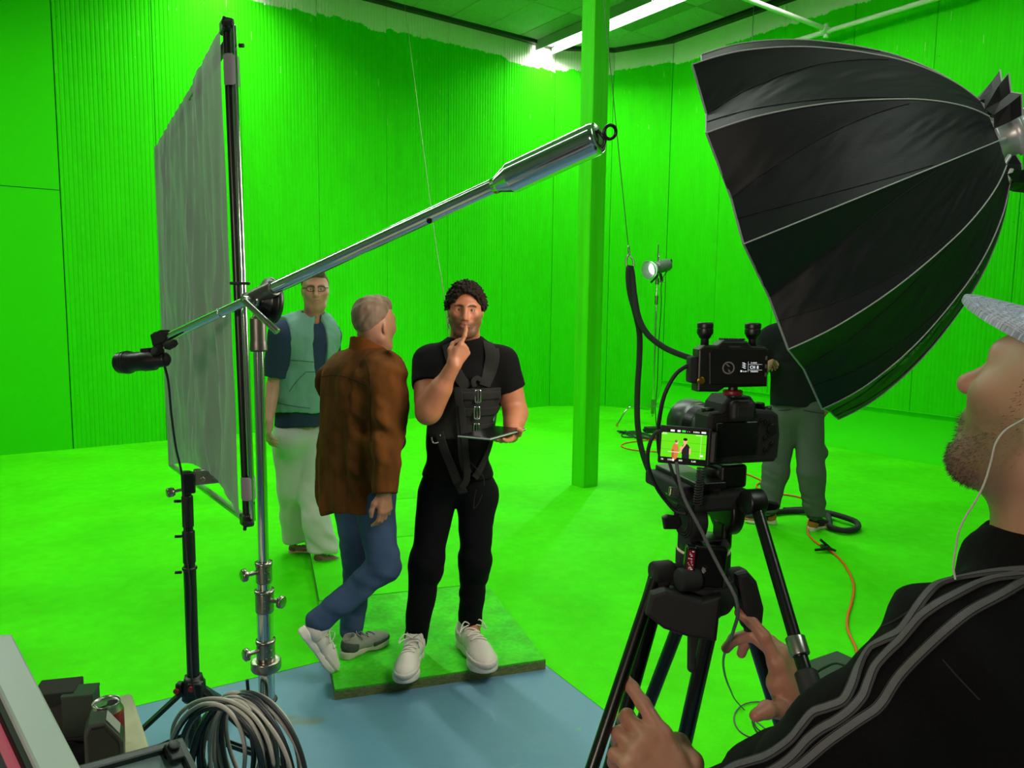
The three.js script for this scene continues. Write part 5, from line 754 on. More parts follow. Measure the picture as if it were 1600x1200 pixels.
// ---------- by the far wall and on the open floor ----------
{ // lamp on a C-stand
  const b = [1.972, 0, -10.504], Y = (h) => [b[0], h, b[2]], hy = [2, 2.018, -10.5][1], head = [1.932, 2.172, -10.45];
  const t = thing('c_stand', 'thin chrome stand with bent leg near the far wall, carrying a small lamp', 'light stand', Y(0));
  part(t, 'pole', [rod(Y(0.12), Y(1.75), 0.016), rod(Y(1.7), Y(2.5), 0.0125), rod(Y(2.45), addP(Y(hy), [0.06, 0, 0]), 0.0095)], M.chrome);
  part(t, 'collar', [rod(Y(1.68), Y(1.8), 0.026)], M.nickel); part(t, 'collar', [rod(Y(1.95), Y(2.04), 0.03), rod(addP(Y(1.99), [0.02, 0, 0.02]), addP(Y(1.99), [0.09, 0, 0.04]), 0.01)], M.nickel);
  const lg = (x1, z1) => { const L = part(t, 'leg', cable([addP(Y(0.26), [0, 0, 0]), addP(Y(0.27), [x1 * 0.55, 0, z1 * 0.55]), addP(Y(0.25), [x1 * 0.7, 0, z1 * 0.7]), addP(Y(0.02), [x1, 0, z1])], 0.0125, 40), M.chrome); part(L, 'foot_tip', rod(addP(Y(0.004), [x1, 0, z1]), addP(Y(0.05), [x1 * 0.98, 0, z1 * 0.98]), 0.016), std(0xb08a2a, 0.5)); };
  lg(-0.52, 0.18); lg(0.34, 0.36); lg(0.2, -0.42); part(t, 'base_hub', [rod(Y(0.16), Y(0.36), 0.026)], M.nickel);
  const f = V(-0.80, -0.22, 0.56).normalize(), H = (z) => addP(head, f.toArray(), z), l = thing('small_spot', 'small grey studio lamp with a white-lit reflector on the stand by the far wall', 'lamp', head);
  part(l, 'body', [turned(H(-0.26), H(0.2), [[0, 0], [0, 0.075], [0.01, 0.085], [0.22, 0.085], [0.235, 0.07], [0.26, 0.062], [0.26, 0]], 8)], std(0x55585a, 0.4));
  part(l, 'reflector', turned(H(0.0), H(0.2), [[0, 0.05], [0.02, 0.075], [0.07, 0.1], [0.14, 0.128], [0.145, 0.124], [0.08, 0.095], [0.03, 0.06]], 32), M.silverPaint);
  part(l, 'lamp_face', turned(H(0.05), H(0.4), [[0, 0], [0.002, 0.085], [0.04, 0.11]], 32), new THREE.MeshStandardMaterial({ color: 0xffffff, emissive: 0xffffff, emissiveIntensity: 1.1, side: THREE.DoubleSide }));
  part(l, 'rear_handle', cable([H(-0.25), addP(H(-0.31), [0, 0.06, 0]), addP(H(-0.31), [0, -0.06, 0]), addP(H(-0.25), [0, -0.05, 0])], 0.01, 24), M.blackPlastic);
  part(l, 'yoke', [rod(addP(H(-0.1), [0, -0.09, 0]), addP(H(-0.1), [0.03, -0.2, 0]), 0.02), rod(addP(H(-0.06), [0, -0.1, 0]), addP(H(-0.02), [-0.07, -0.2, 0.02]), 0.014)], M.darkMetal);
  const sp = new THREE.SpotLight(0xffffff, BACK_LAMP, 0, 0.9, 0.6, 2); sp.position.set(...H(0.16)); sp.target.position.set(...H(2)); sp.shadow.radius = 4; sp.castShadow = true; scene.add(sp, sp.target);
  single('lamp_cable', 'thin black cable falling from the small lamp beside its stand', 'cable', cable([addP(H(-0.24), [0, -0.08, 0]), [2.016, 1.99, -10.4], [2.02, 1.644, -10.4], [2.003, 1.12, -10.4], [1.994, 0.595, -10.35], [1.951, 0.261, -10.2], [1.972, 0.02, -10.172], [1.85, 0.01, -9.189]], 0.006, 90), M.blackRubber);
  seedState = 44; const tang = []; for (let i = 0; i < 34; i++) { const a = i * 0.9; tang.push(addP([1.631, 0, -9.578], [0.21 * Math.cos(a) + rr(-0.06, 0.06), 0.012 + 0.01 * (i % 3), 0.24 * Math.sin(a * 1.07) + rr(-0.05, 0.05)])); } single('cable_tangle', 'tangle of thin dark cable on the green floor at the foot of the far stand', 'cable', cable(tang, 0.008, 340), std(0x12301a, 0.6));
  const pb = [1.858, 0, -9.878], pt = thing('power_brick', 'small dark power brick on the floor beside the far stand', 'power supply', pb); part(pt, 'case', boxAt(basis(addP(pb, [0, 0.04, 0]), [0.3, 0, 1]), 0, 0, 0, 0.2, 0.075, 0.11, 0.01), std(0x14261a, 0.6)); part(pt, 'plug', boxAt(basis(addP(pb, [0, 0.04, 0]), [0.3, 0, 1]), -0.115, 0, 0, 0.04, 0.03, 0.03, 0.005), M.blackRubber);
}
single('extension_cord', 'long orange extension cord winding across the green floor on the right', 'cord', cable([[2.408, 0.01, -9.674], [2.024, 0.01, -9.418], [1.587, 0.01, -9.212], [1.363, 0.01, -9.029], [1.31, 0.01, -8.825], [1.417, 0.01, -8.64], [1.763, 0.01, -8.516], [2.064, 0.01, -8.253], [2.293, 0.01, -7.693], [2.409, 0.01, -7.331], [2.421, 0.01, -7.173], [2.318, 0.012, -7.007], [2.295, 0.012, -6.859], [2.415, 0.01, -6.71], [2.57, 0.01, -6.584], [2.554, 0.01, -6.31], [2.301, 0.01, -5.711], [2.223, 0.01, -5.483], [2.208, 0.01, -5.303], [2.227, 0.012, -5.171], [2.229, 0.01, -4.965], [2.176, 0.01, -4.697], [2.106, 0.01, -4.476], [1.983, 0.01, -4.224], [1.858, 0.01, -3.998], [1.789, 0.01, -3.834], [1.743, 0.01, -3.647], [1.679, 0.01, -3.444]], 0.0075, 420), std(0xd9561a, 0.5));
{ const c = [2.199, 0.03, -5.116], t = thing('spring_clamp', 'small black spring clamp gripping the orange cord on the floor', 'clamp', [2.238, 0, -5.207]); for (const [a, b] of [[[-0.085, -0.005, 0.02], [0.02, 0.0, 0]], [[-0.04, 0.06, -0.01], [0.03, 0.0, 0]]]) part(t, 'jaw', rod(addP(c, a), addP(c, b), 0.009, 0.010, 10), M.blackPlastic); part(t, 'pivot', [rod(addP(c, [-0.01, -0.0, -0.05]), addP(c, [0.0, 0.01, 0.03]), 0.015), rod(addP(c, [0, 0.01, 0]), addP(c, [0.06, -0.01, 0.02]), 0.011, 0.008)], M.blackPlastic); }
{ // wire from the ceiling, snap hook, padded rope
  const hk = [0.862, 2.016, -5.7];
  single('suspension_wire', 'thin dark wire hanging from the ceiling beside the column, ending in a snap hook', 'wire', cable([[0.547, 5.251, -6.15], [0.643, 4.064, -6], [0.733, 3.195, -5.87], [0.827, 2.338, -5.75], [0.853, 2.111, -5.72]], 0.0035, 40), std(0x2e5a20, 0.5));
  const t = thing('snap_hook', 'pale metal snap hook at the end of the wire beside the column', 'hook', hk); part(t, 'hook', [cable([[0.856, 2.067, -5.7], [0.838, 2.034, -5.7], [0.839, 1.982, -5.7], [0.864, 1.964, -5.7], [0.892, 1.983, -5.7], [0.886, 2.025, -5.7], [0.861, 2.053, -5.7]], 0.008, 40)], M.steel); part(t, 'swivel', [rod([0.851, 2.119, -5.71], [0.856, 2.062, -5.7], 0.009), ring([0.851, 2.115, -5.71], [1, 0, 0.3], 0.014, 0.005)], M.steel);
  single('padded_rope', 'thick black padded rope hung from the snap hook beside the column, looped on the floor', 'rope', cable([[1.812, 1.259, -5.45], [1.548, 1.256, -5.55], [1.266, 1.324, -5.6], [1.111, 1.391, -5.62], [0.993, 1.488, -5.64], [0.935, 1.601, -5.66], [0.9, 1.771, -5.68], [0.879, 1.936, -5.7], [0.863, 1.983, -5.7], [0.855, 1.936, -5.7], [0.869, 1.794, -5.7], [0.917, 1.628, -5.7], [0.954, 1.484, -5.72], [0.963, 1.29, -5.74], [0.958, 1.044, -5.75], [0.968, 0.795, -5.76], [1.007, 0.592, -5.78], [1.087, 0.386, -5.8], [1.203, 0.212, -5.85], [1.394, 0.03, -6.141], [1.622, 0.03, -5.999], [1.973, 0.03, -5.96], [2.323, 0.03, -6.071], [2.534, 0.04, -6.008], [2.613, 0.05, -5.867], [2.684, 0.04, -5.73], [2.624, 0.03, -5.594], [2.504, 0.03, -5.541], [2.445, 0.03, -5.619], [2.515, 0.03, -5.825], [2.557, 0.03, -6.025], [2.456, 0.03, -6.115], [2.25, 0.03, -6.086]], 0.0225, 420, false, 12), std(0x1d1f20, 0.8));
  single('suspension_wire', 'thin pale wire slanting from the ceiling to the man with the tablet', 'wire', cable([[-1.373, 5.308, -9.7], [-0.761, 3.004, -6.4], [-0.419, 1.976, -4.2], [-0.337, 1.771, -3.66], [-0.297, 1.499, -3.6]], 0.0018, 40), std(0x75805c, 0.6));
}
{ // soft lamp on a stand behind the photographer, lighting the cameraman from the left
  const P = V(-1.35, 2.0, 1.5), aim = V(0.5, 1.45, -0.95), d = aim.clone().sub(P).normalize(), Mx = basis(P.toArray(), d.toArray()), t = thing('panel_lamp', 'flat soft panel lamp on a stand behind the photographer on the left', 'lamp', [P.x, 0, P.z]);
  part(t, 'housing', [boxAt(Mx, 0, 0, -0.035, 0.66, 0.46, 0.05, 0.01)], M.blackRough);
  const face = new THREE.PlaneGeometry(0.6, 0.4); face.translate(0, 0, -0.008); face.applyMatrix4(Mx); part(t, 'diffuser', face, new THREE.MeshStandardMaterial({ color: 0xffffff, emissive: 0xffe9d6, emissiveIntensity: 2 }));
  part(t, 'pole', rod([P.x - d.x * 0.06, 0.1, P.z - d.z * 0.06], addP(P.toArray(), d.toArray(), -0.06), 0.016), M.darkMetal);
  for (const a of [0.5, 2.6, 4.7]) part(t, 'leg', rod([P.x - d.x * 0.06, 0.5, P.z - d.z * 0.06], [P.x + 0.45 * Math.cos(a), 0.014, P.z + 0.45 * Math.sin(a)], 0.012), M.darkMetal);
  const l = new THREE.RectAreaLight(0xffe4d0, PANEL_LIGHT, 0.6, 0.4), z = d.clone().negate(), x = UP.clone().cross(z).normalize(); l.applyMatrix4(new THREE.Matrix4().makeBasis(x, z.clone().cross(x), z).setPosition(P)); scene.add(l);
}
// ---------- people ----------
const fabricMats = { tee: cloth(0x070708), navy: cloth(0x2c3850), jean: cloth(0x05060a), blue: cloth(0x34486a), pale: cloth(0xb6b8b2), teal: cloth(0x6f978c), brown: cloth(0x6e3c12, { sheen: 0.6, sheenRoughness: 0.4, sheenColor: new THREE.Color(0xb06a2a) }), web: cloth(0x262624), techTee: cloth(0x1c1c20), techPant: cloth(0x575a5a), track: cloth(0x0d0d0f) };
function onto(f, p, dir, off = 0.002) { const d = V(dir).normalize(); let q = V(p); for (let i = 0; i < 90; i++) { const t = f(q.x, q.y, q.z) - off; if (t < 0.0004) break; q.addScaledVector(d, Math.min(Math.max(t * 0.8, 0.0004), 0.05)); } return q.toArray(); }
const gradN = (f, p, h = 0.004) => V(f(p[0] + h, p[1], p[2]) - f(p[0] - h, p[1], p[2]), f(p[0], p[1] + h, p[2]) - f(p[0], p[1] - h, p[2]), f(p[0], p[1], p[2] + h) - f(p[0], p[1], p[2] - h)).normalize().toArray();
const strapOn = (f, pts, width, thick, dir = null, off = 0.001) => { const P = pts.map((p) => onto(f, p, dir || subP(p, [0, EYE, 0]), off)); return ribbon(P, width, thick, P.map((p) => gradN(f, p, 0.012))); };
const folds = (f, amp, sx, sy, sz, seed = 0) => (x, y, z) => { const d = f(x, y, z); return Math.abs(d) > 0.06 ? d : d - amp * (fbm(x * sx + seed, y * sy, z * sz, 3) + 0.5 * Math.abs(vnoise(x * sx * 1.7, y * sy * 1.7 + seed, z * sz * 1.7))); };
const tint = (hex, v = 0.12, s = 30) => { const c = lin(hex); return (x, y, z) => { const k = 1 + v * fbm(x * s, y * s, z * s); return [c[0] * k, c[1] * k * (0.97 + 0.03 * k), c[2] * k]; }; };
const headM = (c, fwd, up = [0, 1, 0]) => basis(c, fwd, up);
const offset = (p, dx, dy, dz) => [p[0] + dx, p[1] + dy, p[2] + dz];

// sneakers, built once along z with the heel at the origin
const shoeUpper = (() => { let f = blend(0.035, cap([0, 0.06, 0.046], [0, 0.098, 0.056], 0.034, 0.035), cap([0, 0.052, 0.07], [0, 0.05, 0.19], 0.036, 0.038), ell([0.002, 0.04, 0.232], [0.046, 0.034, 0.066])); f = both(f, half([0, 0.02, 0], [0, -1, 0])); return carve(0.006, both(f, half([0, 0.112, 0.05], [0, 1, -0.15])), cap([0, 0.1, 0.052], [0, 0.16, 0.05], 0.028, 0.03)); })();
const soleOutline = (x, z) => { let d = Math.hypot(x, z - 0.04) - 0.0385; d = smin(d, Math.hypot(x, z - 0.11) - 0.034, 0.05); d = smin(d, Math.hypot(x - 0.003, z - 0.205) - 0.048, 0.06); return smin(d, Math.hypot(x - 0.001, z - 0.25) - 0.045, 0.04); };
const shoeSole = (x, y, z) => { const a = soleOutline(x, z) + 0.006, b = Math.abs(y - 0.016 - 0.01 * sstep(0.2, 0.32, z)) - 0.010 - 0.005 * sstep(0.14, 0.0, z); return len3(Math.max(a, 0), Math.max(b, 0), 0) + Math.min(Math.max(a, b), 0) - 0.006; };
const SHOE = { upper: net(shoeUpper, [-0.07, 0, -0.02], [0.07, 0.15, 0.32], 0.005), sole: net(shoeSole, [-0.07, -0.01, -0.02], [0.07, 0.06, 0.32], 0.005) };
SHOE.laces = joined([0.098, 0.117, 0.136, 0.155, 0.174].map((z, i) => cable([-0.026, -0.014, 0, 0.014, 0.026].map((x) => onto(shoeUpper, [x, 0.2, z + x * (i % 2 ? 0.35 : -0.35)], [0, -1, 0.1], 0.003)), 0.0031, 14, false, 6)).concat([-1, 1].map((s) => cable([onto(shoeUpper, [0, 0.2, 0.1], [0, -1, 0], 0.004), [s * 0.03, 0.125, 0.11], [s * 0.052, 0.092, 0.125], [s * 0.036, 0.1, 0.108], onto(shoeUpper, [0, 0.2, 0.098], [0, -1, 0], 0.004)], 0.0024, 24, false, 6))));
SHOE.heel_counter = net(both(grow(shoeUpper, 0.0035), both((x, y, z) => Math.max(y - 0.062 - 0.03 * sstep(0.12, 0.0, z), z - 0.09), half([0, 0.02, 0], [0, -1, 0]))), [-0.07, 0, -0.02], [0.07, 0.13, 0.32], 0.005);
SHOE.toe_cap = net(both(grow(shoeUpper, 0.0035), both((x, y, z) => Math.max(y - 0.05, 0.225 - z - 1.2 * Math.abs(x)), half([0, 0.02, 0], [0, -1, 0]))), [-0.07, 0, -0.02], [0.07, 0.13, 0.32], 0.005);
function mirrored(g) { const c = g.clone(), ix = c.index; c.applyMatrix4(new THREE.Matrix4().makeScale(-1, 1, 1)); if (ix) { const a = ix.array; for (let i = 0; i < a.length; i += 3) { const q = a[i]; a[i] = a[i + 1]; a[i + 1] = q; } } else for (const n of ['position', 'normal', 'uv']) { const at = c.attributes[n], w = at.itemSize, a = at.array; for (let i = 0; i < at.count; i += 3) for (let k = 0; k < w; k++) { const q = a[i * w + k]; a[i * w + k] = a[(i + 1) * w + k]; a[(i + 1) * w + k] = q; } } return c; }
function shoe(parent, heel, toe, up, mats, flip = 1) {
  const Mx = basis(heel, subP(toe, heel), up), k = V(heel).distanceTo(V(toe)) / 0.295; Mx.scale(V(k, k, k));
  const g = (q) => (flip < 0 ? mirrored(q) : q.clone()).applyMatrix4(Mx);
  const u = part(parent, 'shoe', g(SHOE.upper), mats[0]); part(u, 'sole', g(SHOE.sole), mats[1]); part(u, 'laces', g(SHOE.laces), mats[2]); part(u, 'heel_counter', g(SHOE.heel_counter), mats[3]); part(u, 'toe_cap', g(SHOE.toe_cap), mats[3]); return u;
}
const shoeMats = { white: ['#cdc6c0', '#d6cfca', '#d8d2cc', '#c4bdb8'].map((c) => std(c, 0.55)), grey: [cloth(0x8d9088), std(0xb9b5a4, 0.6), std(0x9a9a94, 0.7), cloth(0x4a5052)], tan: [cloth(0x8a7468), std(0xb9aa86, 0.6), std(0x9a8c80, 0.7), cloth(0x6e5a4c)], dark: [cloth(0x2b2b2e), std(0xcfc9b8, 0.6), std(0x1c1c1e, 0.7), cloth(0xa9702c)] };

function neckAndHead(o) {   // head + neck geometry with face colours
  const f = o.field ?? headField(o), neck = inFrameField(f, o.Mh), all = blend(0.03, neck, cap(o.neckTop, o.neckBase, o.neckR, o.neckR * 1.12)), col = inFrame(faceColor(o), o.Mh);
  const e = V(0, 0, 0).applyMatrix4(o.Mh).toArray(); return { f: all, geo: net(all, [Math.min(e[0], o.neckBase[0]) - 0.15, o.neckBase[1] - 0.06, Math.min(e[2], o.neckBase[2]) - 0.16], [Math.max(e[0], o.neckBase[0]) + 0.15, e[1] + 0.18, Math.max(e[2], o.neckBase[2]) + 0.17], o.cell ?? 0.0036, col) };
}
function inFrameField(f, Mx) { const t = invM(Mx), s = Math.cbrt(Math.abs(Mx.determinant())); return (x, y, z) => s * f(...t(x, y, z)); }
const boundsOf = (Mx, r) => { const e = V(0, 0, 0).applyMatrix4(Mx).toArray(); return [e.map((v) => v - r), e.map((v) => v + r)]; };

// --- the man with the tablet ---
{
  const sR = [-0.376, 1.433, -3.43], sL = [-0.05, 1.432, -3.42], eR = [-0.364, 1.228, -3.25], wR = [-0.248, 1.44, -3.2], eL = [0.019, 1.211, -3.44], wL = [0.003, 1.134, -3.24];
  const hR = [-0.34, 0.813, -3.46], hL = [-0.158, 0.813, -3.47], kR = [-0.386, 0.501, -3.4], kL = [-0.162, 0.499, -3.43], aR = [-0.436, 0.125, -3.42], aL = [-0.188, 0.166, -3.5];
  const chest = [-0.221, 1.318, -3.43], waist = [-0.243, 1.069, -3.43], hip = [-0.244, 0.89, -3.45], nB = [-0.218, 1.5, -3.45], nT = [-0.214, 1.603, -3.42];
  const t = thing('person', 'man in black T-shirt and buckled harness holding a tablet, finger on his lips', 'person', [(aR[0] + aL[0]) / 2, 0.05, (aR[2] + aL[2]) / 2]);
  const Mh = headM([-0.21, 1.665, -3.375], [0.05, -0.07, 1], [0.03, 1, 0.0]).scale(V(0.92, 0.92, 0.92)), face = { skin: '#a8694c', lip: '#9a5448', brow: '#1c1210', beardColor: '#33221c', beard: 0.9, width: 1.0, jaw: 1.0, Mh, neckTop: nT, neckBase: nB, neckR: 0.064, cell: 0.003 };
  const H = neckAndHead(face), skin = tint('#a8694c', 0.14, 40);
  const trunk = blend(0.07, ell(chest, [0.15, 0.19, 0.1]), ell(waist, [0.13, 0.14, 0.09]), ell(offset(hip, 0, 0.03, 0), [0.13, 0.08, 0.085]), cap(hR, kR, 0.066, 0.05), cap(kR, aR, 0.048, 0.034), cap(hL, kL, 0.066, 0.05), cap(kL, aL, 0.048, 0.034), cap(aR, offset(aR, -0.01, -0.07, 0.13), 0.034, 0.03), cap(aL, offset(aL, 0.05, -0.07, 0.13), 0.034, 0.03));
  const armR = blend(0.03, cap(sR, eR, 0.064, 0.047), cap(lerpP(sR, eR, 0.35), lerpP(sR, eR, 0.75), 0.062, 0.056), cap(eR, wR, 0.047, 0.031), cap(lerpP(eR, wR, 0.12), lerpP(eR, wR, 0.5), 0.053, 0.046)), armL = blend(0.03, cap(sL, eL, 0.064, 0.047), cap(lerpP(sL, eL, 0.3), lerpP(sL, eL, 0.7), 0.062, 0.054), cap(eL, wL, 0.047, 0.030), cap(lerpP(eL, wL, 0.15), lerpP(eL, wL, 0.5), 0.052, 0.044));
  const hdR = handField({ wrist: wR, dir: [0.5, 0.82, -0.22], back: [0.66, -0.15, 0.74], curl: [[0.05, 0.35, 0.2], [1.15, 1.55, 0.9], [1.25, 1.6, 0.9], [1.35, 1.6, 0.9]], thumb: 1, scale: 0.98, thumbPts: [[0.02, -0.012, 0.02], [0.036, -0.03, 0.05], [0.034, -0.04, 0.078], [0.022, -0.044, 0.1]] });
  const hdL = handField({ wrist: wL, dir: [-0.40, -0.02, 0.9], back: [0.05, -1, 0.0], curl: [[0.1, 0.15, 0.15], [0.1, 0.2, 0.15], [0.15, 0.2, 0.15], [0.15, 0.2, 0.15]], thumb: -1, scale: 0.98, thumbPts: [[0.02, -0.006, 0.02], [0.05, -0.016, 0.036], [0.066, -0.036, 0.054], [0.062, -0.046, 0.076]] });
  const fR = blend(0.016, armR, hdR.f), fL = blend(0.016, armL, hdL.f), bR = span([sR, eR, wR, ...hdR.pts], 0.08), bL = span([sL, eL, wL, ...hdL.pts], 0.08);
  part(t, 'body', bodyMesh([net(trunk, ...span([chest, aR, aL, kL, nB], 0.2), 0.014, skin), net(fR, ...bR, 0.0036, skin), net(fL, ...bL, 0.0036, skin), H.geo]), skinMat());
  eyeParts(Mh, 1, '#2a1a10', t, [0.0, 0.05]);
  // curly hair
  const shell = blend(0.03, ell([0, 0.042, -0.018], [0.09, 0.106, 0.11]), ell([0, 0.076, 0.03], [0.074, 0.064, 0.072]), ell([0.066, 0.03, 0.0], [0.026, 0.05, 0.05]), ell([-0.066, 0.03, 0.0], [0.026, 0.05, 0.05])), curls = (x, y, z) => shell(x, y, z) + 0.024 * (worley(x * 62, y * 62, z * 62) - 0.55) - 0.006 * vnoise(x * 30, y * 30, z * 30);
  const hair = carve(0.012, curls, ell([0.062, 0.008, 0.066], [0.02, 0.034, 0.034]), ell([-0.062, 0.008, 0.066], [0.02, 0.034, 0.034]), ell([0.004, 0.006, 0.105], [0.063, 0.092, 0.075]), ell([0.079, -0.03, 0.01], [0.03, 0.04, 0.06]), ell([-0.079, -0.03, 0.01], [0.03, 0.04, 0.06]), half([0, -0.06, 0], [0, 1, -0.2]));
  part(t, 'hair', net(inFrameField(hair, Mh), ...boundsOf(Mh, 0.17), 0.003), new THREE.MeshPhysicalMaterial({ color: 0x1e120c, roughness: 0.7, specularIntensity: 0.3 }));
  part(t, 'earpiece', [cable([tp(Mh, -0.082, -0.02, 0.0), tp(Mh, -0.086, -0.035, -0.004), tp(Mh, -0.08, -0.05, 0.006), tp(Mh, -0.084, -0.068, -0.002), tp(Mh, -0.074, -0.09, 0)], 0.0032, 30)], std(0xc9c4b8, 0.4), 'pale coiled earpiece tube');
  // T-shirt
  const sleeve = (s, e, r1, r2, k) => carve(0.004, both(cap(s, e, r1, r2), half(lerpP(s, e, k), subP(e, s))), both(cap(s, lerpP(s, e, 1.4), r1 - 0.02, r2 - 0.012), half(lerpP(s, e, k - 0.16), subP(s, e))));
  let shirt = blend(0.06, ell(chest, [0.166, 0.2, 0.118]), ell(offset(chest, 0, 0.03, 0.03), [0.14, 0.09, 0.1]), ell(waist, [0.148, 0.16, 0.107]), cap(offset(hip, -0.048, 0.0, 0), offset(hip, 0.048, 0.0, 0), 0.12, 0.12), cap(nB, lerpP(nB, sR, 0.75), 0.066, 0.062), cap(nB, lerpP(nB, sL, 0.75), 0.066, 0.062));
  shirt = blend(0.035, shirt, sleeve(sR, eR, 0.08, 0.07, 0.5), sleeve(sL, eL, 0.08, 0.07, 0.54)); shirt = both(shirt, half([-0.25, 0.908, -3.45], [0, -1, 0])); shirt = carve(0.01, shirt, cap(offset(nT, 0, 0.02, -0.02), nB, 0.074, 0.07));
  const shirtW = folds(shirt, 0.006, 8, 11, 8, 3); part(t, 'shirt', net(shirtW, ...span([sR, sL, eR, eL, hip, nB], 0.19), 0.007), fabricMats.tee);
  // jeans
  let jeans = blend(0.06, cap(offset(hip, -0.052, 0.01, 0), offset(hip, 0.052, 0.01, 0), 0.099, 0.099), cap(hR, kR, 0.094, 0.07), cap(kR, aR, 0.07, 0.056)); const jl = blend(0.05, cap(offset(hip, 0.05, 0.01, 0), hL, 0.099, 0.093), cap(hL, kL, 0.092, 0.068), cap(kL, aL, 0.066, 0.055)); jeans = blend(0.012, jeans, jl); jeans = both(jeans, half([-0.25, 0.927, -3.45], [0, 1, 0]));
  jeans = both(jeans, half([0, aR[1] - 0.035, 0], [0, -1, 0]));
  part(t, 'jeans', net((x, y, z) => { const d = jeans(x, y, z); if (Math.abs(d) > 0.06) return d; const k = sstep(0.75, 0.4, y) ; return d - 0.004 * fbm(x * 10, y * 12, z * 10) - 0.006 * k * vnoise(x * 9, y * 26 + x * 16, z * 9); }, ...span([hip, aR, aL, hL], 0.2), 0.007), fabricMats.jean);
  const hR2 = [-0.433, 0.071, -3.44], tR = [-0.458, 0.061, -3.11], hL2 = [-0.228, 0.083, -3.56], tL = [-0.082, 0.061, -3.21];
  shoe(t, [hR2[0], 0.052, hR2[2]], [tR[0], 0.052, tR[2]], [0, 1, 0], shoeMats.white); shoe(t, [hL2[0], 0.052, hL2[2]], [tL[0], 0.052, tL[2]], [0, 1, 0], shoeMats.white, -1);
  // harness
  const yT = [-0.154, 1.331, -3.3][1], yB = [-0.152, 1.1, -3.3][1], band = (e, y0, y1, x0) => both(both(grow(shirt, e), (x) => Math.abs(x - chest[0] - 0.004) - 0.168), both((x, y, z) => Math.max(y - y1, y0 - y), half([x0, 0, 0], [-1, 0, 0])));
  const corset = part(t, 'harness_belt', net(folds(band(0.012, yB, yT, -9), 0.003, 20, 20, 20), ...span([offset(chest, 0, 0.1, 0), offset(waist, 0, -0.1, 0)], 0.22), 0.007), fabricMats.web);
  const xl = [-0.246, 1.236, -3.3][0];
  for (const c of [[-0.148, 1.298, -3.29], [-0.153, 1.222, -3.29], [-0.155, 1.145, -3.29]]) {
    const yy = c[1]; part(corset, 'webbing_strap', net(band(0.0185, yy - 0.021, yy + 0.021, xl), ...span([offset(chest, 0, 0.1, 0), offset(waist, 0, -0.1, 0)], 0.22), 0.006), fabricMats.web);
    const p = onto(shirt, c, [0, 0, -1], 0.024), w = 0.011, h = 0.026; part(corset, 'buckle', [cable([[-w, -h, 0], [w, -h, 0], [w, h, 0], [-w, h, 0]].flatMap((q, i, a) => [lerpP(q, a[(i + 1) % 4], 0.08), lerpP(q, a[(i + 1) % 4], 0.92)]).map((q) => addP(p, q)), 0.0044, 60, true), rod(addP(p, [0.001, -h, 0]), addP(p, [0.001, h, 0]), 0.0026)], M.chrome);
  }
  const st = (pts, w, name = 'harness_strap', off = 0.012) => part(t, name, strapOn(shirt, subdivide(pts, 14), w, 0.005, [0, 0, -1], off), fabricMats.web);
  st([[-0.112, 1.529, -3.1], [-0.099, 1.492, -3.1], [-0.096, 1.461, -3.1], [-0.106, 1.405, -3.1], [-0.123, 1.342, -3.1]], 0.05, 'shoulder_strap', 0.004); st([[-0.113, 1.342, -3.1], [-0.09, 1.4, -3.1], [-0.077, 1.464, -3.1], [-0.08, 1.501, -3.1]], 0.04, 'shoulder_strap', 0.002); st([[-0.29, 1.519, -3.1], [-0.282, 1.49, -3.1], [-0.266, 1.445, -3.1], [-0.232, 1.382, -3.1], [-0.195, 1.335, -3.1]], 0.05, 'shoulder_strap', 0.004);
  st([[-0.163, 1.341, -3.1], [-0.168, 1.367, -3.1], [-0.153, 1.378, -3.1], [-0.132, 1.368, -3.1]], 0.022, 'strap_loop', 0.016);
  const allB = blend(0.02, shirt, jeans), st2 = (pts, w, off = 0.02) => part(t, 'hanging_strap', strapOn(allB, subdivide(pts, 18), w, 0.004, [0, 0, -1], off), fabricMats.web);
  st2([[-0.234, 1.34, -3.1], [-0.228, 1.239, -3.1], [-0.22, 1.105, -3.1], [-0.211, 1.002, -3.1], [-0.189, 0.948, -3.1]], 0.036, 0.026); st2([[-0.22, 1.26, -3.1], [-0.209, 1.132, -3.1], [-0.198, 1.01, -3.1], [-0.197, 0.92, -3.1], [-0.218, 0.887, -3.1]], 0.03, 0.032); st2([[-0.321, 1.13, -3.1], [-0.299, 1.06, -3.1], [-0.264, 0.974, -3.1], [-0.226, 0.881, -3.1], [-0.213, 0.851, -3.1]], 0.042, 0.014); st2([[-0.082, 1.133, -3.1], [-0.092, 1.074, -3.1], [-0.118, 1.003, -3.1], [-0.144, 0.951, -3.1], [-0.162, 0.926, -3.1]], 0.032, 0.014);
  const loose = (pts) => part(t, 'loose_cord', cable(pts.map((p) => onto(allB, p, [0, 0, -1], 0.03)), 0.0022, 40), fabricMats.web); loose([[-0.187, 1.008, -3.1], [-0.149, 0.965, -3.1], [-0.122, 0.929, -3.1], [-0.119, 0.894, -3.1]]); loose([[-0.154, 0.874, -3.1], [-0.162, 0.833, -3.1], [-0.164, 0.783, -3.1], [-0.148, 0.8, -3.1], [-0.127, 0.847, -3.1]]);
  for (const [q0, r] of [[[-0.331, 1.1, -3.1], 0.35], [[-0.076, 1.117, -3.1], -0.45]]) { const p = onto(shirt, q0, [0, 0, -1], 0.02), c = Math.cos(r), s = Math.sin(r), q = (a, b) => addP(p, [a * c - b * s, a * s + b * c, 0]); part(t, 'leg_buckle', cable([q(-0.02, 0.014), q(-0.02, -0.012), q(0.02, -0.012), q(0.02, 0.014)], 0.0034, 40), M.steel); }
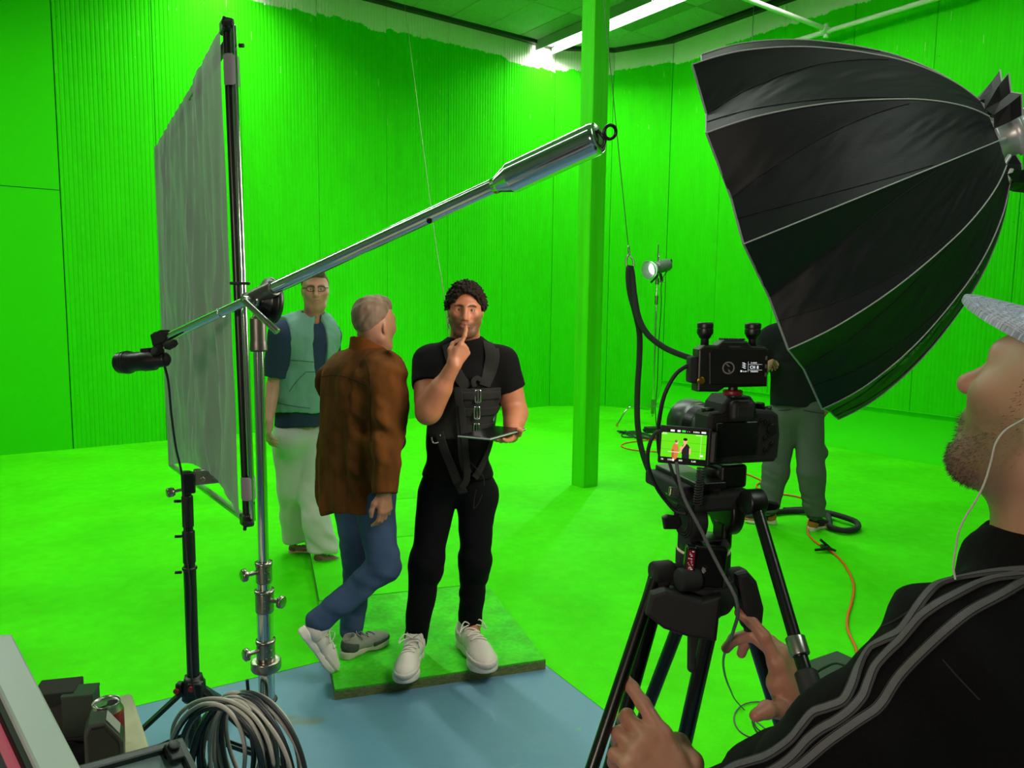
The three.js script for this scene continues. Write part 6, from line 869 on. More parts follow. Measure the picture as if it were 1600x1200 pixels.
  // tablet
  const near = [-0.084, 1.16, -3], rt = V([0.063, 1.169, -3.2]), lf = V([-0.207, 1.153, -3.1]), N0 = V(near), ex = rt.clone().sub(N0), w = ex.length(), ey0 = lf.clone().sub(N0), exn = ex.clone().normalize(), eyn = ey0.addScaledVector(exn, -ey0.dot(exn)).normalize(), ez = exn.clone().cross(eyn), Mt = new THREE.Matrix4().makeBasis(exn, eyn, ez).setPosition(N0), sgn = ez.y > 0 ? 1 : -1, hh = 0.172, ww = Math.max(0.2, Math.min(w, 0.25));
  const tb = thing('tablet', 'dark tablet lying flat on the left hand of the man in the harness', 'tablet', near);
  part(tb, 'case', boxAt(Mt, ww / 2, hh / 2, 0, ww, hh, 0.012, 0.005), std(0x2a2b30, 0.4)); part(tb, 'edge', boxAt(Mt, ww / 2, hh / 2, 0.001 * sgn, ww + 0.002, hh + 0.002, 0.005, 0.002), M.silverPaint); part(tb, 'screen', boxAt(Mt, ww / 2, hh / 2, sgn * 0.0062, ww - 0.014, hh - 0.014, 0.001, 0), new THREE.MeshPhysicalMaterial({ color: 0x0b0c0e, roughness: 0.28, specularIntensity: 0.5 }));
}
// --- the man in the brown jacket, walking away ---
{
  const fw = V(0.66, 0, -0.75), rt = fw.clone().cross(UP), sL = [-0.827, 1.341, -3.58], sR = [-0.556, 1.375, -3.34], nB = [-0.659, 1.443, -3.47], nT = [-0.642, 1.538, -3.46], mid = lerpP(sL, sR, 0.5);
  const pel = [-0.706, 0.869, -3.46], hL = [-0.756, 0.783, -3.52], hR = [-0.63, 0.825, -3.4], kL = [-0.722, 0.479, -3.52], aL = [-0.752, 0.139, -3.47], kR = [-0.572, 0.508, -3.34], aR = [-0.845, 0.289, -3.22], eR = [-0.556, 1.089, -3.3], wR = [-0.55, 0.879, -3.24], eL = addP(addP(sL, fw.toArray(), 0.16), [0.02, -0.26, 0.02]), wL = addP(addP(eL, fw.toArray(), 0.03), [0, -0.22, 0]);
  const t = thing('person', 'man in brown corduroy jacket and blue jeans seen from behind, mid-step', 'person', [aL[0], 0.05, aL[2]]);
  const Mh = headM([-0.627, 1.591, -3.45], [0.55, 0.0, -0.83], [0.03, 1, 0]), face = { skin: '#b07a62', lip: '#a06458', brow: '#5a4030', beard: 0, width: 0.98, Mh, neckTop: nT, neckBase: nB, neckR: 0.06, cell: 0.0036 };
  const H = neckAndHead(face), skin = tint('#a5705a', 0.12, 40);
  const trunk = blend(0.07, cap(mid, pel, 0.11, 0.1), cap(hL, kL, 0.07, 0.05), cap(kL, aL, 0.048, 0.034), cap(hR, kR, 0.07, 0.05), cap(kR, aR, 0.048, 0.034), cap(sL, eL, 0.05, 0.04), cap(eL, wL, 0.04, 0.03));
  const hd = handField({ wrist: wR, dir: [0.05, -1, 0.1], back: [0.75, 0, 0.66], curl: [[0.35, 0.5, 0.3], [0.45, 0.6, 0.4], [0.5, 0.7, 0.4], [0.55, 0.7, 0.4]], thumb: -1, scale: 0.95 }), hl = handField({ wrist: wL, dir: [0, -1, 0.05], back: [-0.75, 0, -0.6], curl: [[0.4, 0.5, 0.3], [0.4, 0.5, 0.3], [0.4, 0.5, 0.3], [0.4, 0.5, 0.3]], thumb: 1, scale: 0.95 });
  const fR = blend(0.016, cap(eR, wR, 0.042, 0.03), hd.f);
  part(t, 'body', bodyMesh([net(trunk, ...span([mid, aL, aR, kR, wL], 0.16), 0.014, skin), net(fR, ...span([eR, wR, ...hd.pts], 0.06), 0.004, skin), net(hl.f, ...span(hl.pts, 0.04), 0.005, skin), H.geo]), skinMat());
  const hairF = (x, y, z) => blend(0.02, ell([0, 0.044, -0.024], [0.078, 0.094, 0.096]), ell([0, 0.094, 0.03], [0.055, 0.042, 0.052]))(x, y, z) - 0.004 * vnoise(x * 50 + y * 40, y * 20, z * 50) - 0.004 * sstep(0.03, 0.09, y);
  const hair = carve(0.02, hairF, ell([0, -0.02, 0.11], [0.075, 0.115, 0.075]), half([0, -0.012, -0.05], [0, 1, -0.55]), ell([0.082, -0.012, 0.0], [0.02, 0.042, 0.034]), ell([-0.082, -0.012, 0.0], [0.02, 0.042, 0.034]));
  const hc = lin('#6a5242'), hs = lin('#8a6e5a'); part(t, 'hair', net(inFrameField(hair, Mh), ...boundsOf(Mh, 0.16), 0.0035, inFrame((x, y, z) => mixc(hc, hs, clamp(0.5 + 0.8 * vnoise(x * 70, y * 24, z * 70)) * 0.8), Mh)), std(0xffffff, 0.7, { vertexColors: true }));
  // jacket
  const back = (f, k) => flatten(f, mid, fw.toArray(), k);
  let jk = blend(0.06, back(cap(lerpP(sL, sR, 0.1), lerpP(sL, sR, 0.9), 0.1, 0.1), 0.9), back(cap(offset(mid, -0.02, -0.06, 0), offset(pel, -0.03, -0.07, 0), 0.18, 0.188), 0.82), cap(nB, lerpP(nB, sL, 0.8), 0.068, 0.07), cap(nB, lerpP(nB, sR, 0.8), 0.068, 0.07));
  const sl = (s, e, w) => { const a = blend(0.04, cap(s, e, 0.082, 0.068), cap(e, w, 0.066, 0.05)); return carve(0.005, both(a, half(w, subP(w, e))), both(cap(e, addP(w, subP(w, e), 0.3), 0.05, 0.038), half(lerpP(e, w, 0.75), subP(e, w)))); };
  jk = both(jk, half([-0.707, 0.756, -3.46], [0.06, -1, 0.05])); jk = carve(0.01, jk, cap(nB, offset(nT, 0, 0.06, 0), 0.07, 0.072), both(back(cap(offset(mid, 0, -0.1, 0), offset(pel, 0, -0.4, 0), 0.14, 0.15), 0.82), half(offset(pel, 0, 0.12, 0), [0, 1, 0])));
  const body = jk; jk = blend(0.03, jk, sl(sR, eR, wR), sl(sL, eL, wL));
  const jackW = (x, y, z) => { const d = jk(x, y, z); if (Math.abs(d) > 0.06) return d; const u = (x - mid[0]) * rt.x + (z - mid[2]) * rt.z; return d - 0.028 * vnoise(u * 21 + 1.6 * y, y * 1.9, 4) * sstep(1.46, 1.3, y) - 0.006 * fbm(x * 16, y * 14, z * 16) - 0.02 * vnoise(x * 9, y * 19 + x * 12, z * 9) * (u > 0.1 ? sstep(0.04, 0.16, Math.hypot(x - wR[0], y - wR[1], z - wR[2])) : 0.15); };
  const ca = lin('#6f4018'), cb = lin('#4c2c10'); const jacket = part(t, 'jacket', net(jackW, ...span([sL, sR, eL, wL, wR, pel, nB], 0.2), 0.0065, (x, y, z) => mixc(ca, cb, clamp(0.5 + 0.9 * fbm(x * 22, y * 9, z * 22)))), cloth(0xffffff, { vertexColors: true, sheen: 0.5, sheenRoughness: 0.4, sheenColor: new THREE.Color(0xa8642a) }));
  const collar = carve(0.006, both(blend(0.02, cap(offset(nB, 0, 0.01, 0), offset(nB, 0.0, 0.085, 0), 0.094, 0.084)), half(offset(nB, 0, 0.075, 0), addP([0, 1, 0], fw.toArray(), 0.35))), cap(offset(nB, 0, -0.05, 0), offset(nB, 0.0, 0.2, 0), 0.071, 0.071));
  part(jacket, 'collar', net(folds(collar, 0.004, 14, 10, 14), ...span([nB], 0.14), 0.005), fabricMats.brown);
  const seam = (pts) => part(jacket, 'seam', cable(subdivide(pts, 40).map((p) => onto(jackW, p, subP(p, [0, EYE, 0]), 0.0006)), 0.0018, 160), std(0x2e1a08, 0.9)); seam([[-0.782, 1.396, -3.1], [-0.724, 1.402, -3.1], [-0.658, 1.387, -3.1], [-0.6, 1.362, -3.1]]); seam([[-0.599, 1.472, -3.1], [-0.584, 1.394, -3.1], [-0.585, 1.261, -3.1], [-0.581, 1.127, -3.1]]);
  const flap = [-0.529, 1.287, -3.5]; part(t, 'inner_shirt', net(blend(0.03, cap([-0.565, 1.293, -3.5], [-0.545, 1.052, -3.5], 0.035, 0.045), cap([-0.545, 1.052, -3.5], [-0.551, 1.017, -3.52], 0.045, 0.03)), ...span([[-0.565, 1.293, -3.5], [-0.545, 1.021, -3.5]], 0.1), 0.007), cloth(0x26262a));
  // jeans
  let jn = blend(0.06, cap(offset(pel, 0, 0.0, 0), pel, 0.12, 0.12), cap(hL, kL, 0.096, 0.07), cap(kL, aL, 0.07, 0.056)); jn = blend(0.025, jn, blend(0.04, cap(pel, hR, 0.11, 0.1), cap(hR, kR, 0.096, 0.07), cap(kR, aR, 0.07, 0.056)));
  jn = both(jn, half(offset(pel, 0, 0.08, 0), [0, 1, 0])); jn = both(jn, half(offset(aL, 0, -0.045, 0), [0, -1, 0]));
  const c1 = lin('#2a4058'), c2 = lin('#46587c'); part(t, 'jeans', net((x, y, z) => { const d = jn(x, y, z); if (Math.abs(d) > 0.06) return d; return d - 0.004 * fbm(x * 12, y * 12, z * 12) - 0.007 * vnoise(x * 8, y * 30 + x * 14, z * 8) * sstep(0.8, 0.5, y); }, ...span([pel, aL, aR, kR], 0.18), 0.007, (x, y, z) => mixc(c1, c2, clamp(0.45 + 0.9 * fbm(x * 9, y * 6, z * 9)))), cloth(0xffffff, { vertexColors: true, sheenColor: new THREE.Color(0x6a7ea0) }));
  const hs2 = [-0.778, 0.052, -3.353], ts = [-0.589, 0.052, -3.538]; shoe(t, hs2, ts, [0, 1, 0], shoeMats.grey);
  const heel = [-0.919, 0.275, -3.17], toe = [-0.803, 0.027, -3.245]; toe[1] = Math.max(toe[1], 0.035); shoe(t, heel, toe, V(0.72, 0.62, -0.3).normalize().toArray(), shoeMats.white, -1);
}
// --- the man in the teal vest ---
{
  const sR = [-1.415, 1.475, -4.66], sL = [-1.195, 1.474, -4.92], nB = [-1.271, 1.55, -4.82], nT = [-1.252, 1.644, -4.8], mid = lerpP(sR, sL, 0.5), waist = [-1.347, 1.065, -4.8], pel = [-1.364, 0.866, -4.82];
  const eR = [-1.483, 1.163, -4.68], wR = [-1.483, 0.974, -4.58], eL = [-1.243, 1.138, -5.08], wL = [-1.209, 0.933, -5], hR = [-1.416, 0.798, -4.78], hL = [-1.31, 0.784, -4.86], kR = [-1.408, 0.442, -4.86], aR = [-1.436, 0.102, -4.95], kL = [-1.275, 0.451, -4.8], aL = [-1.21, 0.112, -4.72];
  const fw = V(0.42, 0, 0.9).normalize(), t = thing('person', 'man with glasses in teal vest and pale trousers walking behind the chrome stand', 'person', [(aR[0] + aL[0]) / 2, 0, (aR[2] + aL[2]) / 2]);
  const Mh = headM([-1.243, 1.756, -4.8], [0.30, -0.03, 1], [-0.02, 1, 0]), face = { skin: '#c08a74', lip: '#b07068', brow: '#6a4a34', beardColor: '#8a5a40', beard: 0.35, width: 1, jaw: 0.97, Mh, neckTop: nT, neckBase: nB, neckR: 0.062, cell: 0.0038 };
  const H = neckAndHead(face), skin = tint('#c08a74', 0.12, 40), trunk = blend(0.07, cap(mid, pel, 0.11, 0.1), cap(hR, kR, 0.07, 0.05), cap(kR, aR, 0.048, 0.034), cap(hL, kL, 0.07, 0.05), cap(kL, aL, 0.048, 0.034));
  const hd = handField({ wrist: wR, dir: [-0.02, -0.98, 0.16], back: [-0.8, 0.1, 0.5], curl: [[0.25, 0.4, 0.3], [0.35, 0.5, 0.3], [0.4, 0.6, 0.4], [0.45, 0.6, 0.4]], thumb: -1, scale: 1 }), hl = handField({ wrist: wL, dir: [0.1, -0.98, 0.1], back: [0.9, 0, -0.2], curl: [[0.3, 0.5, 0.3], [0.4, 0.5, 0.3], [0.4, 0.5, 0.3], [0.5, 0.5, 0.3]], thumb: 1 });
  const fR = blend(0.02, cap(sR, eR, 0.05, 0.04), cap(eR, wR, 0.043, 0.029), hd.f), fL = blend(0.02, cap(sL, eL, 0.05, 0.04), cap(eL, wL, 0.042, 0.029), hl.f);
  part(t, 'body', bodyMesh([net(trunk, ...span([mid, aR, aL, pel], 0.17), 0.015, skin), net(fR, ...span([sR, eR, wR, ...hd.pts], 0.07), 0.0045, skin), net(fL, ...span([sL, eL, wL, ...hl.pts], 0.07), 0.006, skin), H.geo]), skinMat()); eyeParts(Mh, 1, '#4a5a60', t, [0, 0]);
  const hf = (x, y, z) => blend(0.02, ell([0, 0.046, -0.022], [0.085, 0.098, 0.098]), ell([-0.008, 0.118, 0.035], [0.068, 0.04, 0.068]))(x, y, z) - 0.004 * vnoise(x * 50, y * 30, z * 20); const hair = carve(0.014, hf, ell([0, -0.012, 0.11], [0.064, 0.098, 0.076]), half([0, -0.01, -0.05], [0, 1, -0.6]), ell([0.084, -0.012, 0], [0.02, 0.044, 0.034]), ell([-0.084, -0.012, 0], [0.02, 0.044, 0.034]));
  part(t, 'hair', net(inFrameField(hair, Mh), ...boundsOf(Mh, 0.16), 0.004), std(0x5a3c28, 0.7));
  const gl = []; for (const s of [-1, 1]) { gl.push(cable([[0.008, 0.014], [0.014, 0.003], [0.032, 0.001], [0.052, 0.006], [0.056, 0.02], [0.05, 0.028], [0.03, 0.03], [0.012, 0.027]].map(([x, y]) => tp(Mh, s * x, y, 0.1 - x * x * 4)), 0.0021, 50, true, 6), cable([tp(Mh, s * 0.055, 0.022, 0.088), tp(Mh, s * 0.074, 0.022, 0.06), tp(Mh, s * 0.079, 0.016, -0.01)], 0.0022, 14)); } gl.push(cable([tp(Mh, -0.01, 0.022, 0.1), tp(Mh, 0, 0.025, 0.103), tp(Mh, 0.01, 0.022, 0.1)], 0.002, 10)); const gf = part(t, 'glasses', gl, std(0x20160f, 0.35), 'dark rimmed glasses');
  const sleeve = (s, e, k) => carve(0.004, both(cap(s, e, 0.085, 0.074), half(lerpP(s, e, k), subP(e, s))), both(cap(s, addP(e, subP(e, s), 0.3), 0.07, 0.062), half(lerpP(s, e, k - 0.25), subP(s, e))));
  const flat = (f) => flatten(f, mid, fw.toArray(), 0.78);
  let torso = blend(0.06, flat(cap(lerpP(sR, sL, 0.12), lerpP(sR, sL, 0.88), 0.098, 0.098)), flat(cap(offset(mid, 0, -0.05, 0), pel, 0.155, 0.16)), cap(nB, lerpP(nB, sR, 0.8), 0.064, 0.062), cap(nB, lerpP(nB, sL, 0.8), 0.064, 0.062));
  let tee = blend(0.03, torso, sleeve(sR, eR, 0.78), sleeve(sL, eL, 0.78)); tee = both(tee, half([-1.35, 0.903, -4.8], [0, -1, 0])); tee = carve(0.01, tee, cap(offset(nT, 0, 0.05, 0.02), offset(nB, 0, -0.01, 0.02), 0.072, 0.068));
  part(t, 'shirt', net(folds(tee, 0.007, 9, 10, 9, 2), ...span([sR, sL, eR, eL, pel, nB], 0.2), 0.0085), fabricMats.navy);
  let vest = both(grow(torso, 0.016), half([-1.348, 1.003, -4.8], [0, -1, 0])); vest = both(vest, half(lerpP(mid, sR, 1.02), addP(subP(sR, sL), [0, 0.05, 0]))); vest = both(vest, half(lerpP(mid, sL, 1.02), addP(subP(sL, sR), [0, 0.05, 0])));
  const opening = local(ell([0, 0, 0], [0.055, 0.27, 0.12]), basis(addP(addP(nB, [0.03, -0.16, 0]), fw.toArray(), 0.15), fw.toArray())); vest = carve(0.008, vest, cap(offset(nT, 0, 0.05, 0.0), offset(nB, 0, 0.0, 0.02), 0.078, 0.074), opening, cap(offset(sR, 0, 0.0, 0), offset(sR, -0.02, -0.16, 0), 0.07, 0.06));
  const vv = folds(vest, 0.016, 9, 8, 9, 6), vp = part(t, 'vest', net(vv, ...span([sR, sL, waist, pel, nB], 0.2), 0.0085), fabricMats.teal);
  const onV = (pts, r, mat, name) => part(vp, name, cable(subdivide(pts, 24).map((p) => onto(vv, p, subP(p, [0, EYE, 0]), 0.0005)), r * 0.6, 90, false, 6), mat); const dk = std(0x3c665c, 0.9); onV([[-1.202, 1.285, -4.4], [-1.263, 1.221, -4.4], [-1.301, 1.168, -4.4]], 0.004, dk, 'pocket_seam'); onV([[-1.202, 1.285, -4.4], [-1.15, 1.286, -4.4]], 0.004, dk, 'pocket_seam'); onV([[-1.378, 1.102, -4.4], [-1.292, 1.085, -4.4], [-1.18, 1.071, -4.4]], 0.005, dk, 'hem_seam'); onV([[-1.29, 1.352, -4.4], [-1.231, 1.349, -4.4], [-1.134, 1.342, -4.4]], 0.004, dk, 'yoke_seam');
  for (let k = 0; k < 9; k++) { const p = onto(vv, lerpP([-1.128, 1.514, -4.4], [-1.105, 1.305, -4.4], k / 8), [0.1, -0.05, -1], 0.002); part(vp, 'snap_button', rod(p, addP(p, fw.toArray(), 0.004), 0.006, 0.006, 10, 0.001), M.brass); }
  let tr = blend(0.05, flatten(cap(offset(hR, 0.02, 0.03, 0), offset(hL, -0.02, 0.03, 0), 0.125, 0.125), pel, fw.toArray(), 0.85), cap(hR, kR, 0.108, 0.095), cap(kR, offset(aR, 0, -0.0, 0), 0.095, 0.098)); tr = blend(0.02, tr, blend(0.04, cap(hL, kL, 0.108, 0.092), cap(kL, aL, 0.092, 0.098))); tr = both(tr, half(offset(pel, 0, 0.06, 0), [0, 1, 0])); tr = both(tr, half([0, Math.min(aR[1], aL[1]) - 0.005, 0], [0, -1, 0]));
  part(t, 'trousers', net((x, y, z) => { const d = tr(x, y, z); if (Math.abs(d) > 0.07) return d; return d - 0.016 * vnoise(x * 11 + y, y * 6, z * 11) - 0.010 * vnoise(x * 9, y * 22 + x * 14, z * 9) * sstep(0.75, 0.2, y); }, ...span([pel, aR, aL, kR, hL], 0.2), 0.009), fabricMats.pale);
  shoe(t, [-1.495, 0.002, -4.954], [-1.335, 0.002, -4.987], [0, 1, 0], shoeMats.tan); const h2 = [-1.26, 0.03, -4.685], t2 = [-1.084, 0.004, -4.741]; shoe(t, h2, t2, [0, 1, 0], shoeMats.tan, -1);
}
// --- the man behind the softbox, back to us ---
{
  const sL = [1.949, 1.448, -5.75], sR = [2.32, 1.458, -5.65], nB = [2.133, 1.549, -5.7], nT = [2.129, 1.635, -5.7], mid = lerpP(sL, sR, 0.5), pel = [2.158, 0.919, -5.7], hL = [2.077, 0.841, -5.72], hR = [2.234, 0.853, -5.66], kL = [2.041, 0.439, -5.74], aL = [1.991, 0.125, -5.72], kR = [2.262, 0.459, -5.6], aR = [2.313, 0.118, -5.62], eL = [1.907, 1.16, -5.8], wL = [1.868, 1.251, -5.55], eR = [2.405, 1.148, -5.65], wR = [2.444, 0.901, -5.85];
  const t = thing('person', 'man in dark T-shirt and grey trousers standing with his back turned, behind the softbox', 'person', [(aL[0] + aR[0]) / 2, 0, (aL[2] + aR[2]) / 2]), Mh = headM([2.122, 1.749, -5.7], [-0.1, 0, -1]);
  const face = { skin: '#a87a64', lip: '#a06458', brow: '#3a2a20', Mh, neckTop: nT, neckBase: nB, neckR: 0.062, cell: 0.005 }, H = neckAndHead(face), skin = tint('#a87a64', 0.1), trunk = blend(0.07, cap(mid, pel, 0.11, 0.1), cap(hL, kL, 0.07, 0.05), cap(kL, aL, 0.048, 0.04), cap(hR, kR, 0.07, 0.05), cap(kR, aR, 0.048, 0.04));
  const hd = handField({ wrist: wL, dir: [0.4, 0.3, -0.6], back: [-0.6, 0.6, 0], curl: [[0.8, 1, 0.7], [0.9, 1.1, 0.7], [0.9, 1.1, 0.7], [0.9, 1.1, 0.7]], thumb: 1 }), hr = handField({ wrist: wR, dir: [-0.3, -0.8, -0.4], back: [1, 0, 0], curl: [[0.4, 0.5, 0.4], [0.4, 0.5, 0.4], [0.4, 0.5, 0.4], [0.4, 0.5, 0.4]], thumb: -1 });
  part(t, 'body', bodyMesh([net(trunk, ...span([mid, aL, aR], 0.17), 0.016, skin), net(blend(0.02, cap(sL, eL, 0.05, 0.042), cap(eL, wL, 0.042, 0.03), hd.f), ...span([sL, eL, wL, ...hd.pts], 0.07), 0.006, skin), net(blend(0.02, cap(sR, eR, 0.05, 0.042), cap(eR, wR, 0.042, 0.03), hr.f), ...span([sR, eR, wR, ...hr.pts], 0.07), 0.006, skin), H.geo]), skinMat());
  const hair = carve(0.014, ell([0, 0.046, -0.024], [0.08, 0.096, 0.096]), ell([0, -0.012, 0.11], [0.072, 0.105, 0.076]), half([0, -0.02, -0.05], [0, 1, -0.6])); part(t, 'hair', net(inFrameField(hair, Mh), ...boundsOf(Mh, 0.16), 0.006), std(0x2a1c14, 0.7));
  const fw = [0.1, 0, 1], flat = (f) => flatten(f, mid, fw, 0.75), sleeve = (s, e) => both(cap(s, e, 0.09, 0.078), half(lerpP(s, e, 0.75), subP(e, s)));
  let tee = blend(0.06, flat(cap(lerpP(sL, sR, 0.1), lerpP(sL, sR, 0.9), 0.11, 0.11)), flat(cap(offset(mid, 0, -0.1, 0), offset(pel, 0, 0.02, 0), 0.19, 0.19)), cap(nB, lerpP(nB, sL, 0.8), 0.07, 0.066), cap(nB, lerpP(nB, sR, 0.8), 0.07, 0.066)); tee = blend(0.03, tee, sleeve(sL, eL), sleeve(sR, eR)); tee = both(tee, half([2.156, 0.959, -5.7], [0, -1, 0]));
  part(t, 'shirt', net(folds(tee, 0.010, 7, 8, 7, 1), ...span([sL, sR, eL, eR, pel, nB], 0.22), 0.010), fabricMats.techTee);
  let tr = blend(0.05, flatten(cap(offset(hL, 0.02, 0.06, 0), offset(hR, -0.02, 0.06, 0), 0.14, 0.14), pel, fw, 0.85), cap(hL, kL, 0.115, 0.09), cap(kL, aL, 0.092, 0.075)); tr = blend(0.02, tr, blend(0.04, cap(hR, kR, 0.115, 0.092), cap(kR, aR, 0.095, 0.072), ball(offset(lerpP(hR, kR, 0.62), 0.085, 0, 0), 0.05))); tr = both(tr, half(offset(pel, 0, 0.16, 0), [0, 1, 0])); tr = both(tr, half([0, 0.125, 0], [0, -1, 0]));
  const tw = (x, y, z) => { const d = tr(x, y, z); if (Math.abs(d) > 0.07) return d; return d - 0.007 * fbm(x * 8, y * 8, z * 8) - 0.014 * Math.abs(vnoise(x * 5, y * 20 + x * 9, z * 5)) * sstep(0.8, 0.15, y); }; const tp2 = part(t, 'trousers', net(tw, ...span([pel, aL, aR, kL], 0.22), 0.010), fabricMats.techPant);
  part(tp2, 'cuff', [rod(offset(aR, 0, -0.02, 0), offset(aR, 0, 0.035, 0), 0.056, 0.062, 20)], cloth(0x45494a)); part(tp2, 'cuff', [rod(offset(aL, 0, -0.02, 0), offset(aL, 0, 0.035, 0), 0.058, 0.064, 20)], cloth(0x45494a));
  const sm = (pts) => part(tp2, 'pocket_seam', cable(pts.map((p) => onto(tw, p, subP(p, [0, EYE, 0]), 0.001)), 0.004, 30), std(0x2a2e30, 0.9)); sm([[1.727, 1.015, -5], [1.8, 1.012, -5], [1.859, 1.017, -5]]); sm([[1.944, 1.014, -5], [2.013, 1.002, -5], [2.073, 0.994, -5]]);
  shoe(t, [2.093, 0.002, -5.795], [1.844, 0.002, -5.818], [0, 1, 0], shoeMats.dark); shoe(t, [2.27, 0.002, -5.605], [2.469, 0.002, -5.745], [0, 1, 0], shoeMats.dark, -1);
}
// --- the camera operator in the right foreground ---
{
  const f3 = V(-0.393, 0.371, -0.841), fwd = V(-0.42, 0, -0.907).normalize(), lft = UP.clone().cross(fwd), C = [0.617, 1.601, -0.83], Mh = headM(C, f3.toArray(), [0.0755, 0.9965, -0.0353]);
  const nT = tp(Mh, 0, -0.06, -0.02), nB = [0.639, 1.425, -0.85], sL = [0.475, 1.356, -0.765], eL = [0.359, 1.242, -0.77], wL = [0.269, 0.965, -1.04], sR = addP(nB, lft.toArray(), -0.2), eR = [0.733, 0.922, -1.2], wR = [0.514, 1.004, -1.25]; sR[1] -= 0.1;
  const foot = [nB[0] + 0.03, 0, nB[2] + 0.05], pel = [nB[0] + 0.04, 0.93, nB[2] + 0.03], mid = [nB[0] + 0.02, nB[1] - 0.2, nB[2] + 0.01];
  const t = thing('person', 'bearded cameraman in grey denim cap and black striped jacket gripping the tripod', 'person', foot);
  const face = { skin: '#a67c68', lip: '#8e5a50', brow: '#3a2a20', beardColor: '#3a2c24', beard: 0.75, width: 1.02, nose: 1.3, Mh, neckTop: nT, neckBase: nB, neckR: 0.064, cell: 0.0026 };
  const H = neckAndHead(face), skin = tint('#a8745f', 0.09, 60);
  const hipL = addP(pel, lft.toArray(), 0.1), hipR = addP(pel, lft.toArray(), -0.1), kL = offset(hipL, -0.02, -0.44, -0.05), kR = offset(hipR, 0.0, -0.44, -0.02), aL = offset(kL, 0.0, -0.41, 0.04), aR = offset(kR, 0, -0.41, 0.05);
  const trunk = blend(0.08, cap(mid, pel, 0.12, 0.11), cap(hipL, kL, 0.075, 0.052), cap(kL, aL, 0.05, 0.036), cap(hipR, kR, 0.075, 0.052), cap(kR, aR, 0.05, 0.036), cap(sR, eR, 0.05, 0.042), cap(sL, eL, 0.05, 0.042));
  const hdL = handField({ wrist: wL, dir: [-0.50, 0.60, -0.52], back: [0.22, 0.34, 0.9], curl: [[0.02, 0.22, 0.2], [0.55, 0.95, 0.5], [0.7, 1.05, 0.6], [0.75, 1.1, 0.6]], thumb: -1, scale: 1.22, spread: [0.04, 0.0, -0.05, -0.12], thumbPts: [[0.02, -0.006, 0.014], [0.047, -0.016, 0.045], [0.052, -0.034, 0.072], [0.044, -0.052, 0.09]] });
  const hdR = handField({ wrist: wR, dir: [-0.30, 0.9, -0.2], back: [0.78, 0.2, 0.58], curl: [[0.05, 0.35, 0.3], [0.7, 1.0, 0.5], [0.8, 1.1, 0.6], [0.85, 1.1, 0.6]], thumb: 1, scale: 1.2, thumbPts: [[0.016, -0.008, 0.014], [0.05, -0.008, 0.034], [0.078, -0.012, 0.046], [0.1, -0.02, 0.048]] });
  const nail = (hd, base) => (x, y, z) => { let c = base(x, y, z); for (const ch of hd.fingers) { const tip = ch[ch.length - 1], q = Math.hypot(x - tip[0], y - tip[1], z - tip[2]); if (q < 0.016) c = mixc(c, [c[0] * 1.12, c[1] * 0.9, c[2] * 0.92], 0.5 * sstep(0.016, 0.006, q)); for (let k = 1; k < 3; k++) { const j = ch[k], r = Math.hypot(x - j[0], y - j[1], z - j[2]); if (r < 0.014) c = mixc(c, [c[0] * 1.05, c[1] * 0.84, c[2] * 0.82], 0.45 * sstep(0.014, 0.004, r)); } } return c; };
  const fL = blend(0.02, cap(lerpP(eL, wL, 0.4), wL, 0.036, 0.029), hdL.f), fR = blend(0.02, cap(lerpP(eR, wR, 0.4), wR, 0.036, 0.029), hdR.f), tendon = (f, hd) => (x, y, z) => { const v = f(x, y, z); return Math.abs(v) > 0.01 ? v : v - 0.0003 * vnoise(x * 260, y * 260, z * 260) - 0.0006 * vnoise(x * 60, y * 60, z * 60); };
  part(t, 'body', bodyMesh([net(trunk, ...span([mid, aL, aR, eL, eR, sR], 0.17), 0.016, skin), net(tendon(fL), ...span([lerpP(eL, wL, 0.5), wL, ...hdL.pts], 0.05), 0.0026, nail(hdL, skin)), net(tendon(fR), ...span([lerpP(eR, wR, 0.5), wR, ...hdR.pts], 0.05), 0.0026, nail(hdR, skin)), H.geo]), skinMat(0.48)); eyeParts(Mh, 1.02, '#4a3a2a', t, [0, 0.2]);
  // short beard of single bristles over the jaw, and hair below the cap
  const headF = headField(face), bristles = [], bcol = []; seedState = 808;
  for (let tries = 0; tries < 110000 && bristles.length < 5600; tries++) {
    const p = [rr(-0.085, 0.085), rr(-0.14, 0.06), rr(-0.05, 0.12)], dv = headF(...p); if (Math.abs(dv) > 0.03) continue;
    const n = gradN(headF, p, 0.003), q = addP(p, n, -dv); if (Math.abs(headF(...q)) > 0.002) continue;
    const line = -0.052 + 0.62 * Math.max(0, 0.055 - q[2]) * (q[2] > -0.01 ? 1 : 0), side = Math.abs(q[0]) > 0.05 && q[2] < 0.022 && q[2] > -0.03 && q[1] > -0.05 && q[1] < 0.06, ok = side || q[2] > -0.02 && q[1] < line + 0.012 * vnoise(q[0] * 60, q[1] * 60, q[2] * 60) && !(Math.hypot(q[0] / 1.4, q[1] + 0.057) < 0.0155 && q[2] > 0.06) && !(q[1] > -0.046 && Math.abs(q[0]) < 0.03 && q[1] > -0.044); if (!ok || q[1] < -0.128) continue;
    const l = rr(0.0016, 0.0044) * (q[2] > 0.03 ? 1.15 : 0.8), tipp = addP(addP(q, n, l * 0.75), [rr(-0.002, 0.002), -l * 0.7, rr(-0.002, 0.002) + l * 0.1]), g = new THREE.ConeGeometry(0.00036, V(q).distanceTo(V(tipp)), 3, 1, true); g.applyQuaternion(quatTo(V(tipp).sub(V(q)))); const m = lerpP(q, tipp, 0.5); g.translate(...m); g.applyMatrix4(Mh); bristles.push(g);
  }
  const beardMesh = part(t, 'beard', joined(bristles), std(0x4c3a2e, 0.8)); beardMesh.userData.kind = 'stuff';
